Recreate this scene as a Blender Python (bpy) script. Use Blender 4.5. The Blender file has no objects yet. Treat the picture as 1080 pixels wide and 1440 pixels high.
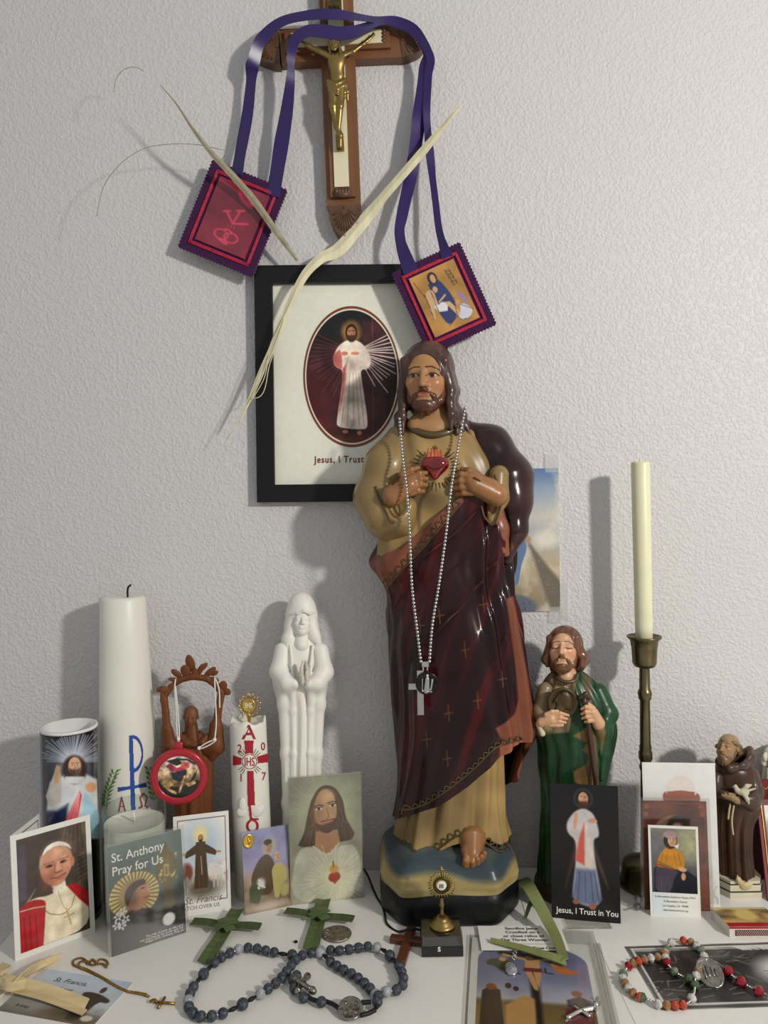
import bpy, math, random
import numpy as np
from mathutils import Matrix
random.seed(7); RS = np.random.RandomState(7)
S = bpy.context.scene; COL = S.collection
PI = math.pi
# ---------------------------------------------------------------- camera (table top is z = 0, wall faces -Y)
F = 1081.0; HC = .46; PITCH = math.radians(.95); ROLL = math.radians(.9)
FW = np.array([0, math.cos(PITCH), -math.sin(PITCH)]); _up = np.array([0, math.sin(PITCH), math.cos(PITCH)]); _rt = np.array([1., 0, 0])
RT = _rt*math.cos(ROLL) - _up*math.sin(ROLL); UP = _up*math.cos(ROLL) + _rt*math.sin(ROLL); CP = np.array([0, 0, HC])
cd = bpy.data.cameras.new('camera'); cam = bpy.data.objects.new('camera', cd); COL.objects.link(cam)
cd.sensor_fit = 'VERTICAL'; cd.sensor_height = 36; cd.lens = F/1440*36; cd.clip_start = .01
_m = Matrix.Identity(4)
for i in range(3):
    _m[i][0] = RT[i]; _m[i][1] = UP[i]; _m[i][2] = -FW[i]; _m[i][3] = CP[i]
cam.matrix_world = _m; S.camera = cam
# ---------------------------------------------------------------- light: even room light plus one lamp to the right behind the camera
w = bpy.data.worlds.new('world'); S.world = w; w.use_nodes = True
w.node_tree.nodes['Background'].inputs[0].default_value = (.93, .97, 1, 1); w.node_tree.nodes['Background'].inputs[1].default_value = .445
def area(name, loc, target, size, power, col):
    l = bpy.data.lights.new(name, 'AREA'); l.shape = 'DISK'; l.size = size; l.energy = power; l.color = col
    o = bpy.data.objects.new(name, l); COL.objects.link(o); o.location = loc
    d = np.array(target)-np.array(loc); from mathutils import Vector
    o.rotation_euler = Vector(d).to_track_quat('-Z', 'Y').to_euler(); return o
area('room_lamp', (1.22, -.45, .99), (0, .9, .4), .13, 23.5, (1, .955, .89))
S.view_settings.view_transform = 'Standard'; S.view_settings.look = 'None'; S.view_settings.gamma = 1
S.view_settings.use_curve_mapping = False; S.view_settings.exposure = 0
# ---------------------------------------------------------------- pixel helpers: a pixel is only a direction, the depth comes from table, wall or plane
def ray(x, y): return FW + RT*(x-540)/F - UP*(y-720)/F
def T(x, y, z=0.): d = ray(x, y); return CP + d*((z-HC)/d[2])
def A(x, y, Y): d = ray(x, y); return CP + d*(Y/d[1])
def proj(P):
    d = np.asarray(P, float)-CP; q = d@FW
    return np.stack([540+F*(d@RT)/q, 720-F*(d@UP)/q], -1)
WALL = T(640, 1220)[1]
# ---------------------------------------------------------------- colour and materials
def lin(c):
    c = np.asarray(c, float)/255.; return np.where(c <= .04045, c/12.92, ((c+.055)/1.055)**2.4)
def mat(name, c=(200, 200, 200), rough=.5, metal=0., spec=.5, coat=0., bump=None, var=None, vcol=False, trans=0., alpha=1., sss=0., sheen=0., stretch=None, ior=1.45):
    m = bpy.data.materials.new(name); m.use_nodes = True; nt = m.node_tree; b = nt.nodes['Principled BSDF']
    I = b.inputs; I['Roughness'].default_value = rough; I['Metallic'].default_value = metal; I['Specular IOR Level'].default_value = spec
    I['Coat Weight'].default_value = coat; I['Coat Roughness'].default_value = .12; I['Transmission Weight'].default_value = trans; I['IOR'].default_value = ior
    I['Alpha'].default_value = alpha; I['Sheen Weight'].default_value = sheen
    if sss: I['Subsurface Weight'].default_value = sss; I['Subsurface Radius'].default_value = (.01, .006, .004)
    tc = nt.nodes.new('ShaderNodeTexCoord'); vec = tc.outputs['Object']
    if stretch:
        mp = nt.nodes.new('ShaderNodeMapping'); mp.inputs['Scale'].default_value = stretch; nt.links.new(vec, mp.inputs[0]); vec = mp.outputs[0]
    src = None
    if vcol:
        a = nt.nodes.new('ShaderNodeAttribute'); a.attribute_name = 'Col'; src = a.outputs['Color']
    v = var or (60, .06)
    n = nt.nodes.new('ShaderNodeTexNoise'); n.inputs['Scale'].default_value = v[0]; n.inputs['Detail'].default_value = 5; nt.links.new(vec, n.inputs['Vector'])
    mr = nt.nodes.new('ShaderNodeMapRange'); mr.inputs[1].default_value = .3; mr.inputs[2].default_value = .7; mr.inputs[3].default_value = 1-v[1]; mr.inputs[4].default_value = 1+v[1]
    nt.links.new(n.outputs['Fac'], mr.inputs[0])
    mx = nt.nodes.new('ShaderNodeMix'); mx.data_type = 'RGBA'; mx.blend_type = 'MULTIPLY'; mx.inputs[0].default_value = 1
    if src is None: mx.inputs[6].default_value = (*lin(c), 1)
    else: nt.links.new(src, mx.inputs[6])
    nt.links.new(mr.outputs[0], mx.inputs[7]); nt.links.new(mx.outputs[2], I['Base Color'])
    if bump:
        bn = nt.nodes.new('ShaderNodeTexNoise'); bn.inputs['Scale'].default_value = bump[0]; bn.inputs['Detail'].default_value = bump[2] if len(bump) > 2 else 3
        nt.links.new(vec, bn.inputs['Vector'])
        bp = nt.nodes.new('ShaderNodeBump'); bp.inputs['Strength'].default_value = bump[1]; bp.inputs['Distance'].default_value = .002
        nt.links.new(bn.outputs['Fac'], bp.inputs['Height']); nt.links.new(bp.outputs[0], I['Normal'])
    return m
def clear(name, tint=(250, 250, 250), rough=.05, gloss=.12):
    """thin clear glass or film: see-through with a surface reflection"""
    m = bpy.data.materials.new(name); m.use_nodes = True; nt = m.node_tree; nt.nodes.clear(); N = nt.nodes.new; L = nt.links.new
    o = N('ShaderNodeOutputMaterial'); t = N('ShaderNodeBsdfTransparent'); t.inputs[0].default_value = (*lin(tint), 1); g = N('ShaderNodeBsdfGlossy'); g.inputs['Roughness'].default_value = rough; g.inputs[0].default_value = (.9, .9, .9, 1)
    fz = N('ShaderNodeLayerWeight'); fz.inputs[0].default_value = .5; pw_ = N('ShaderNodeMath'); pw_.operation = 'POWER'; pw_.inputs[1].default_value = 4; L(fz.outputs['Facing'], pw_.inputs[0]); ml = N('ShaderNodeMath'); ml.operation = 'MULTIPLY'; ml.inputs[1].default_value = .5; L(pw_.outputs[0], ml.inputs[0]); tc = N('ShaderNodeTexCoord'); n = N('ShaderNodeTexNoise'); n.inputs['Scale'].default_value = 40; L(tc.outputs['Object'], n.inputs['Vector']); bp = N('ShaderNodeBump'); bp.inputs['Strength'].default_value = .15; bp.inputs['Distance'].default_value = .001; L(n.outputs['Fac'], bp.inputs['Height']); L(bp.outputs[0], g.inputs['Normal'])
    a = N('ShaderNodeMath'); a.operation = 'ADD'; a.use_clamp = True; a.inputs[1].default_value = gloss*.3; L(ml.outputs[0], a.inputs[0]); mx = N('ShaderNodeMixShader'); L(a.outputs[0], mx.inputs[0]); L(t.outputs[0], mx.inputs[1]); L(g.outputs[0], mx.inputs[2]); L(mx.outputs[0], o.inputs[0]); return m
# ---------------------------------------------------------------- mesh helpers: every shape is (verts Nx3, list of face arrays)
def mk(name, VF, m, parent=None, smooth=True, col=None):
    V, Fs = VF; V = np.asarray(V, float)
    if parent is not None: V = V-np.array(parent['o'])
    Fs = [np.asarray(f, np.int64) for f in (Fs if isinstance(Fs, list) else [Fs]) if len(f)]
    me = bpy.data.meshes.new(name); me.vertices.add(len(V)); me.vertices.foreach_set('co', V.astype(np.float32).ravel())
    loops = np.concatenate([f.ravel() for f in Fs]); tot = np.concatenate([np.full(len(f), f.shape[1]) for f in Fs])
    me.loops.add(len(loops)); me.loops.foreach_set('vertex_index', loops.astype(np.int32))
    me.polygons.add(len(tot)); st = np.concatenate([[0], np.cumsum(tot)[:-1]])
    me.polygons.foreach_set('loop_start', st.astype(np.int32)); me.polygons.foreach_set('loop_total', tot.astype(np.int32))
    me.polygons.foreach_set('use_smooth', np.full(len(tot), bool(smooth)))
    if col is not None:
        a = me.color_attributes.new('Col', 'FLOAT_COLOR', 'POINT'); c = np.ones((len(V), 4)); c[:, :3] = lin(np.clip(col, 0, 255))
        a.data.foreach_set('color', c.astype(np.float32).ravel())
    me.update(calc_edges=True); me.validate()
    me.materials.append(m); o = bpy.data.objects.new(name, me); COL.objects.link(o)
    if parent is not None:
        o.parent = parent; o['o'] = list(parent['o'])
    else: o['o'] = [0, 0, 0]
    return o
def thing(name, label, cat, at, group=None):
    o = bpy.data.objects.new(name, None); COL.objects.link(o); o.location = [float(x) for x in at]; o['o'] = [float(x) for x in at]
    o.empty_display_size = .02; o['label'] = label; o['category'] = cat
    if group: o['group'] = group
    return o
def solo(name, VF, m, label, cat, smooth=True, col=None, group=None, org=None):
    V, Fs = VF; V = np.asarray(V, float); c = np.array([V[:, 0].mean(), V[:, 1].mean(), V[:, 2].min()])
    o = mk(name, (V-c, Fs), m, None, smooth, col); o.location = c; o['o'] = list(c); o['label'] = label; o['category'] = cat
    if group: o['group'] = group
    return o
def struct(o): o['kind'] = 'structure'; return o
def join(*vfs):
    Vs, Fs, n = [], [], 0
    for V, Fl in vfs:
        V = np.asarray(V, float)
        for f in (Fl if isinstance(Fl, list) else [Fl]):
            if len(f): Fs.append(np.asarray(f)+n)
        Vs.append(V); n += len(V)
    g = {}
    for f in Fs: g.setdefault(f.shape[1], []).append(f)
    return np.concatenate(Vs), [np.concatenate(x) for x in g.values()]
def grid(nu, nv, closeu=False):
    i, j = np.meshgrid(np.arange(nu if closeu else nu-1), np.arange(nv-1), indexing='ij'); i2 = (i+1) % nu
    return np.stack([i*nv+j, i2*nv+j, i2*nv+j+1, i*nv+j+1], -1).reshape(-1, 4)
def box(lo, hi):
    l, h = np.array(lo, float), np.array(hi, float)
    V = np.array([[(l, h)[a][0], (l, h)[b][1], (l, h)[c][2]] for a in (0, 1) for b in (0, 1) for c in (0, 1)])
    return V, np.array([[0, 1, 3, 2], [4, 6, 7, 5], [0, 4, 5, 1], [2, 3, 7, 6], [0, 2, 6, 4], [1, 5, 7, 3]])
def bbox(lo, hi, b):
    """box with chamfered edges"""
    l, h = np.array(lo, float), np.array(hi, float); c = (l+h)/2; e = (h-l)/2; b = min(b, e.min()*.95); V = []
    for sx in (-1, 1):
        for sy in (-1, 1):
            for sz in (-1, 1):
                s = np.array([sx, sy, sz])
                for k in range(3): q = e-b; q = q.copy(); q[k] = e[k]; V.append(c+s*q)
    idx = lambda sx, sy, sz, k: (((sx > 0)*2+(sy > 0))*2+(sz > 0))*3+k
    Q, Tr = [], []
    for k in range(3):
        a, d = [(1, 2), (0, 2), (0, 1)][k]
        for s in (-1, 1):
            f = []
            for (p, q) in ((-1, -1), (1, -1), (1, 1), (-1, 1)):
                t = [0, 0, 0]; t[k] = s; t[a] = p; t[d] = q; f.append(idx(*t, k))
            if (s > 0) == (k == 1): f = f[::-1]
            Q.append(f)
    for k in range(3):
        a, d = [(1, 2), (0, 2), (0, 1)][k]
        for p in (-1, 1):
            for q in (-1, 1):
                t = [0, 0, 0]; t[a] = p; t[d] = q; t0 = list(t); t0[k] = -1; t1 = list(t); t1[k] = 1
                f = [idx(*t0, a), idx(*t1, a), idx(*t1, d), idx(*t0, d)]
                P = np.array([V[i] for i in f]); nn = np.cross(P[1]-P[0], P[2]-P[0]); o = np.zeros(3); o[a] = p; o[d] = q
                Q.append(f if nn@o > 0 else f[::-1])
    for sx in (-1, 1):
        for sy in (-1, 1):
            for sz in (-1, 1):
                f = [idx(sx, sy, sz, k) for k in range(3)]; Tr.append(f if sx*sy*sz > 0 else f[::-1])
    return np.array(V), [np.array(Q), np.array(Tr)]
def xf(VF, o, ux, uy, uz):
    """place a local shape: o + x*ux + y*uy + z*uz"""
    V, Fs = VF; V = np.asarray(V, float); M = np.array([ux, uy, uz], float)
    if np.linalg.det(M) < 0: Fs = [f[:, ::-1] for f in (Fs if isinstance(Fs, list) else [np.asarray(Fs)])]
    return np.array(o)+V@M, Fs
def prism(poly, z0, z1):
    P = np.array(poly, float); n = len(P)
    ar = np.sum(P[:, 0]*np.roll(P[:, 1], -1)-np.roll(P[:, 0], -1)*P[:, 1])
    if ar < 0: P = P[::-1]
    V = np.concatenate([np.c_[P, np.full(n, z0)], np.c_[P, np.full(n, z1)]]); i = np.arange(n); j = (i+1) % n
    fs = [np.stack([i, j, j+n, i+n], -1)]
    caps = np.array([i[::-1], i+n])
    return (V, [fs[0], caps]) if n != 4 else (V, [np.concatenate([fs[0], caps])])
def lathe(prof, n=48, c=(0, 0, 0)):
    """profile of (r, z) bottom to top"""
    P = np.array(prof, float); t = np.arange(n)*2*PI/n; m = len(P)
    V = np.stack([np.outer(np.cos(t), P[:, 0]), np.outer(np.sin(t), P[:, 0]), np.tile(P[:, 1], (n, 1))], -1).reshape(-1, 3)
    return V+np.array(c), [grid(n, m, True)]
def nrm(v): v = np.asarray(v, float); return v/(np.linalg.norm(v, axis=-1, keepdims=True)+1e-12)
def tube(path, r, n=8, flat=None, caps=True, closed=False):
    """tube along a path; r scalar or per point; flat=(direction, factor) squashes it"""
    P = np.array(path, float); m = len(P); r = np.broadcast_to(np.asarray(r, float), (m,))
    t = nrm(np.roll(P, -1, 0)-np.roll(P, 1, 0)) if closed else nrm(np.gradient(P, axis=0))
    a = np.zeros((m, 3)); u = np.array([0, 0, 1.]) if abs(t[0][2]) < .9 else np.array([1., 0, 0])
    for i in range(m):
        u = nrm(u-t[i]*(u@t[i])); a[i] = u
    b = np.cross(t, a); th = np.arange(n)*2*PI/n
    V = P[:, None]+r[:, None, None]*(np.cos(th)[None, :, None]*a[:, None]+np.sin(th)[None, :, None]*b[:, None])
    i, j = np.meshgrid(np.arange(m if closed else m-1), np.arange(n), indexing='ij'); k = (j+1) % n; i2 = (i+1) % m
    Fq = np.stack([i*n+j, i*n+k, i2*n+k, i2*n+j], -1).reshape(-1, 4)[:, ::-1]
    Fs = [Fq]
    if caps and not closed: Fs.append(np.array([np.arange(n)[::-1], (m-1)*n+np.arange(n)][::1])[:, ::-1])
    return V.reshape(-1, 3), Fs
def sphere(c, r, nu=12, nv=8, R=None):
    v = np.linspace(-PI/2, PI/2, nv+1); P = [(max(math.cos(x), 1e-4), math.sin(x)) for x in v]
    V, Fs = lathe(P, nu); r = np.broadcast_to(np.asarray(r, float), (3,)); V = V*r
    if R is not None: V = V@np.array(R, float)
    return V+np.array(c), Fs
def ribbon(path, wid, thick, side):
    """flat band: path points, width per point, side = width direction per point"""
    P = np.array(path, float); m = len(P); wv = nrm(np.broadcast_to(np.asarray(side, float), (m, 3))); ww = np.broadcast_to(np.asarray(wid, float), (m,))[:, None]/2
    n = nrm(np.cross(nrm(np.gradient(P, axis=0)), wv))*thick/2
    a, b, c, d = P-wv*ww-n, P+wv*ww-n, P+wv*ww+n, P-wv*ww+n
    V = np.stack([a, b, b, c, c, d, d, a], 1).reshape(-1, 3)
    i, j = np.meshgrid(np.arange(m-1), np.arange(0, 8, 2), indexing='ij'); e = m*8-8
    return V, [np.concatenate([np.stack([i*8+j, i*8+j+1, i*8+9+j, i*8+8+j], -1).reshape(-1, 4), [[6, 4, 2, 0], [e, e+2, e+4, e+6]]])]
def sm(xs, ys, x):
    """smooth (Catmull-Rom) interpolation"""
    xs = np.asarray(xs, float); ys = np.asarray(ys, float); x = np.clip(x, xs[0], xs[-1]); d = np.gradient(ys, xs, axis=0)
    i = np.clip(np.searchsorted(xs, x, side='right')-1, 0, len(xs)-2); h = xs[i+1]-xs[i]; t = (x-xs[i])/h
    if ys.ndim > 1: t = t[..., None]; h = h[..., None]
    return (2*t**3-3*t**2+1)*ys[i]+(t**3-2*t**2+t)*h*d[i]+(-2*t**3+3*t**2)*ys[i+1]+(t**3-t**2)*h*d[i+1]
def curve(pts, n):
    """smooth curve through points"""
    P = np.array(pts, float); s = np.r_[0, np.cumsum(np.linalg.norm(np.diff(P, axis=0), axis=1)+1e-9)]
    return sm(s, P, np.linspace(0, s[-1], n))
def indisc(n): return np.arange(n)
# ---------------------------------------------------------------- implicit modelling: smooth unions of capsules and ellipsoids, meshed by surface nets
def cap(a, b, ra, rb=None, k=.3, op='+'): return dict(t='c', a=np.array(a, float), b=np.array(b, float), ra=ra, rb=ra if rb is None else rb, k=k, op=op)
def ell(c, r, R=None, k=.3, op='+'): return dict(t='e', c=np.array(c, float), r=np.broadcast_to(np.asarray(r, float), (3,)).copy(), R=np.eye(3) if R is None else np.array(R, float), k=k, op=op)
def chain(pts, rs, k=.3, op='+'):
    rs = np.broadcast_to(np.asarray(rs, float), (len(pts),)); return [cap(pts[i], pts[i+1], rs[i], rs[i+1], k, op) for i in range(len(pts)-1)]
def pbb(p):
    if p['t'] == 'c':
        m = max(p['ra'], p['rb']); return np.minimum(p['a'], p['b'])-m, np.maximum(p['a'], p['b'])+m
    e = np.sqrt(((p['R']*p['r'][:, None])**2).sum(0)); return p['c']-e, p['c']+e
def sdf(prims, h):
    """prims in any unit; k (blend radius) in the same unit; returns mesh"""
    pr = []
    for p in prims: pr += p if isinstance(p, list) else [p]
    bb = [pbb(p) for p in pr if p['op'] == '+']; lo = np.min([b[0] for b in bb], 0)-3*h; hi = np.max([b[1] for b in bb], 0)+3*h
    n = np.ceil((hi-lo)/h).astype(int)+1; D = np.full(n, 1e3, np.float32); ax = [(lo[i]+np.arange(n[i])*h) for i in range(3)]
    for p in pr:
        a, b = pbb(p); k = max(p['k'], h*.2); pad = k+3*h
        i0 = np.clip(((a-pad-lo)/h).astype(int), 0, n-1); i1 = np.clip(((b+pad-lo)/h).astype(int)+2, 1, n)
        sl = tuple(slice(i0[q], i1[q]) for q in range(3)); X, Y, Z = np.meshgrid(*[ax[q][sl[q]].astype(np.float32) for q in range(3)], indexing='ij', sparse=True)
        if p['t'] == 'c':
            ab = p['b']-p['a']; L = max(ab@ab, 1e-12); x, y, z = X-p['a'][0], Y-p['a'][1], Z-p['a'][2]
            t = np.clip((x*ab[0]+y*ab[1]+z*ab[2])/L, 0, 1)
            d = np.sqrt((x-t*ab[0])**2+(y-t*ab[1])**2+(z-t*ab[2])**2)-(p['ra']+(p['rb']-p['ra'])*t)
        else:
            x, y, z = X-p['c'][0], Y-p['c'][1], Z-p['c'][2]; k0 = k1 = 0
            for q in range(3):
                u = x*p['R'][q, 0]+y*p['R'][q, 1]+z*p['R'][q, 2]; k0 = k0+(u/p['r'][q])**2; k1 = k1+(u/p['r'][q]**2)**2
            k0 = np.sqrt(k0); d = k0*(k0-1)/np.sqrt(k1+1e-12)
        C = D[sl]
        if p['op'] == '+':
            hh = np.clip(.5+.5*(C-d)/k, 0, 1); D[sl] = C*(1-hh)+d*hh-k*hh*(1-hh)
        else:
            hh = np.clip(.5-.5*(C+d)/k, 0, 1); D[sl] = C*(1-hh)-d*hh+k*hh*(1-hh)
    return nets(D, lo, h)
def nets(D, lo, h):
    s = D < 0; c8 = [(i, j, k) for i in (0, 1) for j in (0, 1) for k in (0, 1)]; sh = np.array(D.shape)
    cnt = np.zeros(sh-1, np.int8)
    for (i, j, k) in c8: cnt += s[i:sh[0]-1+i, j:sh[1]-1+j, k:sh[2]-1+k]
    idx = np.argwhere((cnt > 0) & (cnt < 8)); val = {c: D[idx[:, 0]+c[0], idx[:, 1]+c[1], idx[:, 2]+c[2]] for c in c8}
    acc = np.zeros((len(idx), 3)); num = np.zeros(len(idx))
    for a in c8:
        for q in range(3):
            if a[q] == 0:
                b = list(a); b[q] = 1; b = tuple(b); d0, d1 = val[a], val[b]; x = (d0 < 0) != (d1 < 0)
                t = np.where(x, d0/np.where(x, d0-d1, 1), 0); P = np.tile(np.array(a, float), (len(idx), 1)); P[:, q] = t
                acc += P*x[:, None]; num += x
    V = (idx+acc/num[:, None])*h+lo; vid = np.full(sh-1, -1, np.int64); vid[tuple(idx.T)] = np.arange(len(idx)); Q = []
    for q in range(3):
        r = [a for a in range(3) if a != q]; sa = [slice(None)]*3; sb = [slice(None)]*3; sa[q] = slice(0, -1); sb[q] = slice(1, None)
        s0 = s[tuple(sa)]; s1 = s[tuple(sb)]; e = np.argwhere(s0 != s1); e = e[(e[:, r[0]] > 0) & (e[:, r[1]] > 0) & (e[:, r[0]] < sh[r[0]]-1) & (e[:, r[1]] < sh[r[1]]-1)]
        f = []
        for (da, db) in ((-1, -1), (0, -1), (0, 0), (-1, 0)):
            g = e.copy(); g[:, r[0]] += da; g[:, r[1]] += db; f.append(vid[tuple(g.T)])
        f = np.stack(f, -1); inside = s0[tuple(e.T)]; fl = inside ^ (q == 1); f[~fl] = f[~fl][:, ::-1]; Q.append(f)
    Q = np.concatenate(Q); return V, [Q[(Q >= 0).all(1)]]
def frame_px(Y0):
    """figure space: photo pixels at depth Y0, third coordinate towards the viewer, all in pixels"""
    s = Y0/F
    def Q(V):
        V = np.atleast_2d(np.asarray(V, float)); d = FW+np.outer((V[:, 0]-540)/F, RT)-np.outer((V[:, 1]-720)/F, UP)
        return CP+d*((Y0-V[:, 2]*s)/d[:, 1])[:, None]
    return Q
def figmesh(prims, h, Q, post=None):
    """mesh prims given in (px, -py, d) figure space"""
    V, Fs = sdf(prims, h); V[:, 1] *= -1
    if post is not None: V = post(V)
    return Q(V), Fs, V
def px(x, y, d=0): return np.array([x, -y, d], float)
# ---------------------------------------------------------------- painting by region (colour of the thing itself)
def inpoly(X, Y, poly):
    P = np.array(poly, float); n = len(P); ins = np.zeros(X.shape, bool); dist = np.full(X.shape, 1e9)
    for i in range(n):
        x0, y0 = P[i]; x1, y1 = P[(i+1) % n]
        if y0 != y1: ins ^= ((y0 > Y) != (y1 > Y)) & (X < (x1-x0)*(Y-y0)/(y1-y0)+x0)
        dx, dy = x1-x0, y1-y0; t = np.clip(((X-x0)*dx+(Y-y0)*dy)/(dx*dx+dy*dy+1e-12), 0, 1)
        dist = np.minimum(dist, (X-x0-t*dx)**2+(Y-y0-t*dy)**2)
    return np.where(ins, -1, 1)*np.sqrt(dist)
def linedist(X, Y, pts, closed=False):
    P = np.array(pts, float); dist = np.full(X.shape, 1e9)
    for i in range(len(P)-(0 if closed else 1)):
        x0, y0 = P[i]; dx, dy = P[(i+1) % len(P)]-P[i]; t = np.clip(((X-x0)*dx+(Y-y0)*dy)/(dx*dx+dy*dy+1e-12), 0, 1)
        dist = np.minimum(dist, (X-x0-t*dx)**2+(Y-y0-t*dy)**2)
    return np.sqrt(dist)
def vnoise(X, Y, seed=0, oct=3):
    r = np.random.RandomState(seed); o = 0
    for q in range(oct):
        g = r.rand(64, 64); x, y = X*2**q, Y*2**q; i, j = np.floor(x).astype(int), np.floor(y).astype(int); u, v = x-i, y-j; u = u*u*(3-2*u); v = v*v*(3-2*v)
        G = lambda a, b: g[a % 64, b % 64]
        o = o+((G(i, j)*(1-u)+G(i+1, j)*u)*(1-v)+(G(i, j+1)*(1-u)+G(i+1, j+1)*u)*v-.5)/2**q
    return o
class Paint:
    """colour field over coordinates X (right), Y (down)"""
    def __init__(s, X, Y, c=(255, 255, 255)): s.X, s.Y = X, Y; s.C = np.tile(np.array(c, float), X.shape+(1,))
    def mix(s, c, a): a = np.clip(a, 0, 1)[..., None]; s.C = s.C*(1-a)+np.array(c, float)*a; return s
    def poly(s, pts, c, soft=.01, a=1):
        if len(pts) >= 7:
            for _ in range(2): P = np.array(pts, float); N_ = np.roll(P, -1, 0); pts = np.stack([P*.78+N_*.22, P*.22+N_*.78], 1).reshape(-1, 2)
        return s.mix(c, a*(.5-inpoly(s.X, s.Y, pts)/(soft*.5)))
    def ell(s, cx, cy, rx, ry, c, soft=.1, ang=0, a=1):
        x, y = s.X-cx, s.Y-cy; k, q = math.cos(ang), math.sin(ang); x, y = x*k+y*q, -x*q+y*k
        d = np.sqrt((x/rx)**2+(y/ry)**2); return s.mix(c, a*((1-d)/soft+.5))
    def glow(s, cx, cy, rx, ry, c, a=1, p=1):
        d = np.sqrt(((s.X-cx)/rx)**2+((s.Y-cy)/ry)**2); return s.mix(c, a*np.clip(1-d, 0, 1)**p)
    def line(s, pts, w, c, a=1, soft=None, closed=False): d = linedist(s.X, s.Y, pts, closed); soft = soft or w*.5; return s.mix(c, a*((w/2-d)/soft+.5))
    def rect(s, x0, y0, x1, y1, c, soft=.01, a=1): return s.poly([(x0, y0), (x1, y0), (x1, y1), (x0, y1)], c, soft, a)
    def grad(s, stops):
        ys = [q[0] for q in stops]; s.C = np.stack([np.interp(s.Y, ys, [q[1][k] for q in stops]) for k in range(3)], -1); return s
    def rays(s, cx, cy, r0, r1, n, wd, c, a=1, a0=0, a1=2*PI, seed=1):
        r = np.random.RandomState(seed)
        for i in range(n):
            t = a0+(a1-a0)*(i+.5)/n+r.uniform(-.3, .3)*(a1-a0)/n; e = r1*r.uniform(.7, 1)
            s.line([(cx+r0*math.cos(t), cy+r0*math.sin(t)), (cx+e*math.cos(t), cy+e*math.sin(t))], wd, c, a)
        return s
    def noise(s, amp, f, seed=0, oct=4): s.C = s.C*(1+amp*2*vnoise(s.X*f+7, s.Y*f+3, seed, oct)[..., None]); return s
    def face(s, cx, cy, u, skin=(205, 160, 125), hair=(70, 48, 36), beard=None, ang=0, turn=0, old=False):
        """small generic painted face, u = half height"""
        k, q = math.cos(ang), math.sin(ang); P = lambda x, y: (cx+(x*k-y*q)*u, cy+(x*q+y*k)*u); d = tuple(np.array(skin)*.72)
        s.ell(*P(0, 0), .68*u, .95*u, skin, .12, ang); s.ell(*P(.3-turn, .1), .4*u, .8*u, d, .9, ang, .35)
        for e in (-1, 1):
            x = e*.27+turn*.4; s.ell(*P(x, -.1), .15*u, .07*u, (235, 225, 215), .4, ang, .7); s.ell(*P(x, -.1), .07*u, .075*u, (40, 28, 22), .4, ang)
            s.line([P(x-.17, -.27), P(x, -.33), P(x+.17, -.26)], .07*u, tuple(np.array(hair)*.8) if not old else (150, 120, 100), .8)
        s.line([P(turn*.5+.02, -.1), P(turn*.5+.08, .2), P(turn*.5-.05, .23)], .06*u, d, .8)
        if beard is not None:
            s.poly([P(-.62, .1), P(-.4, .38), P(0, .3), P(.4, .38), P(.62, .1), P(.5, .75), P(.2, 1.1), P(-.2, 1.1), P(-.5, .75)], beard, .2*u, .85)
        s.line([P(-.2+turn*.4, .45), P(turn*.4, .42), P(.2+turn*.4, .45)], .1*u, (150, 75, 65), .9)
        return s
# ---------------------------------------------------------------- flat cards and lettering
class Card:
    """rectangle in space: o = top-left corner, u = right, v = down (unit vectors), W x H metres, n = towards the viewer"""
    def __init__(s, o, u, v, W, H): s.o, s.u, s.v, s.W, s.H = np.array(o), nrm(u), nrm(v), W, H; s.n = nrm(np.cross(s.v, s.u)); 
    def at(s, x, y, off=0): return s.o+s.u*x*s.W+s.v*y*s.H+s.n*off
    def slab(s, t, grow=0, x0=0, y0=0, x1=1, y1=1, z=0):
        b = box((x0*s.W-grow, y0*s.H-grow, z-t), (x1*s.W+grow, y1*s.H+grow, z)); return xf(b, s.o, s.u, s.v, s.n)
    def sheet(s, res, x0=0, y0=0, x1=1, y1=1, off=.0002, mask=None):
        """fine sheet for a print; returns VF, X, Y in 0..1 x 0..1 of the given window"""
        nx = max(2, int((x1-x0)*s.W/res)); ny = max(2, int((y1-y0)*s.H/res)); a, b = np.meshgrid(np.linspace(0, 1, nx), np.linspace(0, 1, ny), indexing='ij'); a, b = a.ravel(), b.ravel()
        V = s.o+np.outer((x0+a*(x1-x0))*s.W, s.u)+np.outer((y0+b*(y1-y0))*s.H, s.v)+s.n*off
        return (V, [grid(nx, ny)[:, ::-1]]), a, b
def upright(bl, br, ytop, lean=10, side='l'):
    """card standing on the table: bottom pixels left and right, pixel row of its top edge, lean angle"""
    a, b = T(*bl), T(*br); u = nrm(b-a); back = nrm(np.array([-u[1], u[0], 0])); l = math.radians(lean); vu = np.array([0, 0, 1])*math.cos(l)+back*math.sin(l)
    p = a if side == 'l' else b; lo, hi = 0., 1.
    for _ in range(40):
        m = (lo+hi)/2
        if proj(p+vu*m)[1] > ytop: lo = m
        else: hi = m
    return Card(a+vu*lo, u, -vu, np.linalg.norm(b-a), lo)
def flatcard(tl, tr, bl, z=.0006):
    """card lying on the table from three pixel corners, squared up"""
    a, b, c = T(*tl, z), T(*tr, z), T(*bl, z); u = nrm(b-a); v = np.array([u[1], -u[0], 0]); return Card(a, u, v, np.linalg.norm(b-a), abs((c-a)@v))
def onwall(cx, cy, W, H, ang, off): 
    """card on the wall centred at a pixel, angle clockwise in degrees, off from wall"""
    c = A(cx, cy, WALL-off); t = math.radians(ang); u = np.array([math.cos(t), 0, -math.sin(t)]); v = np.array([-math.sin(t), 0, -math.cos(t)]); return Card(c-u*W/2-v*H/2, u, v, W, H)
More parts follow.
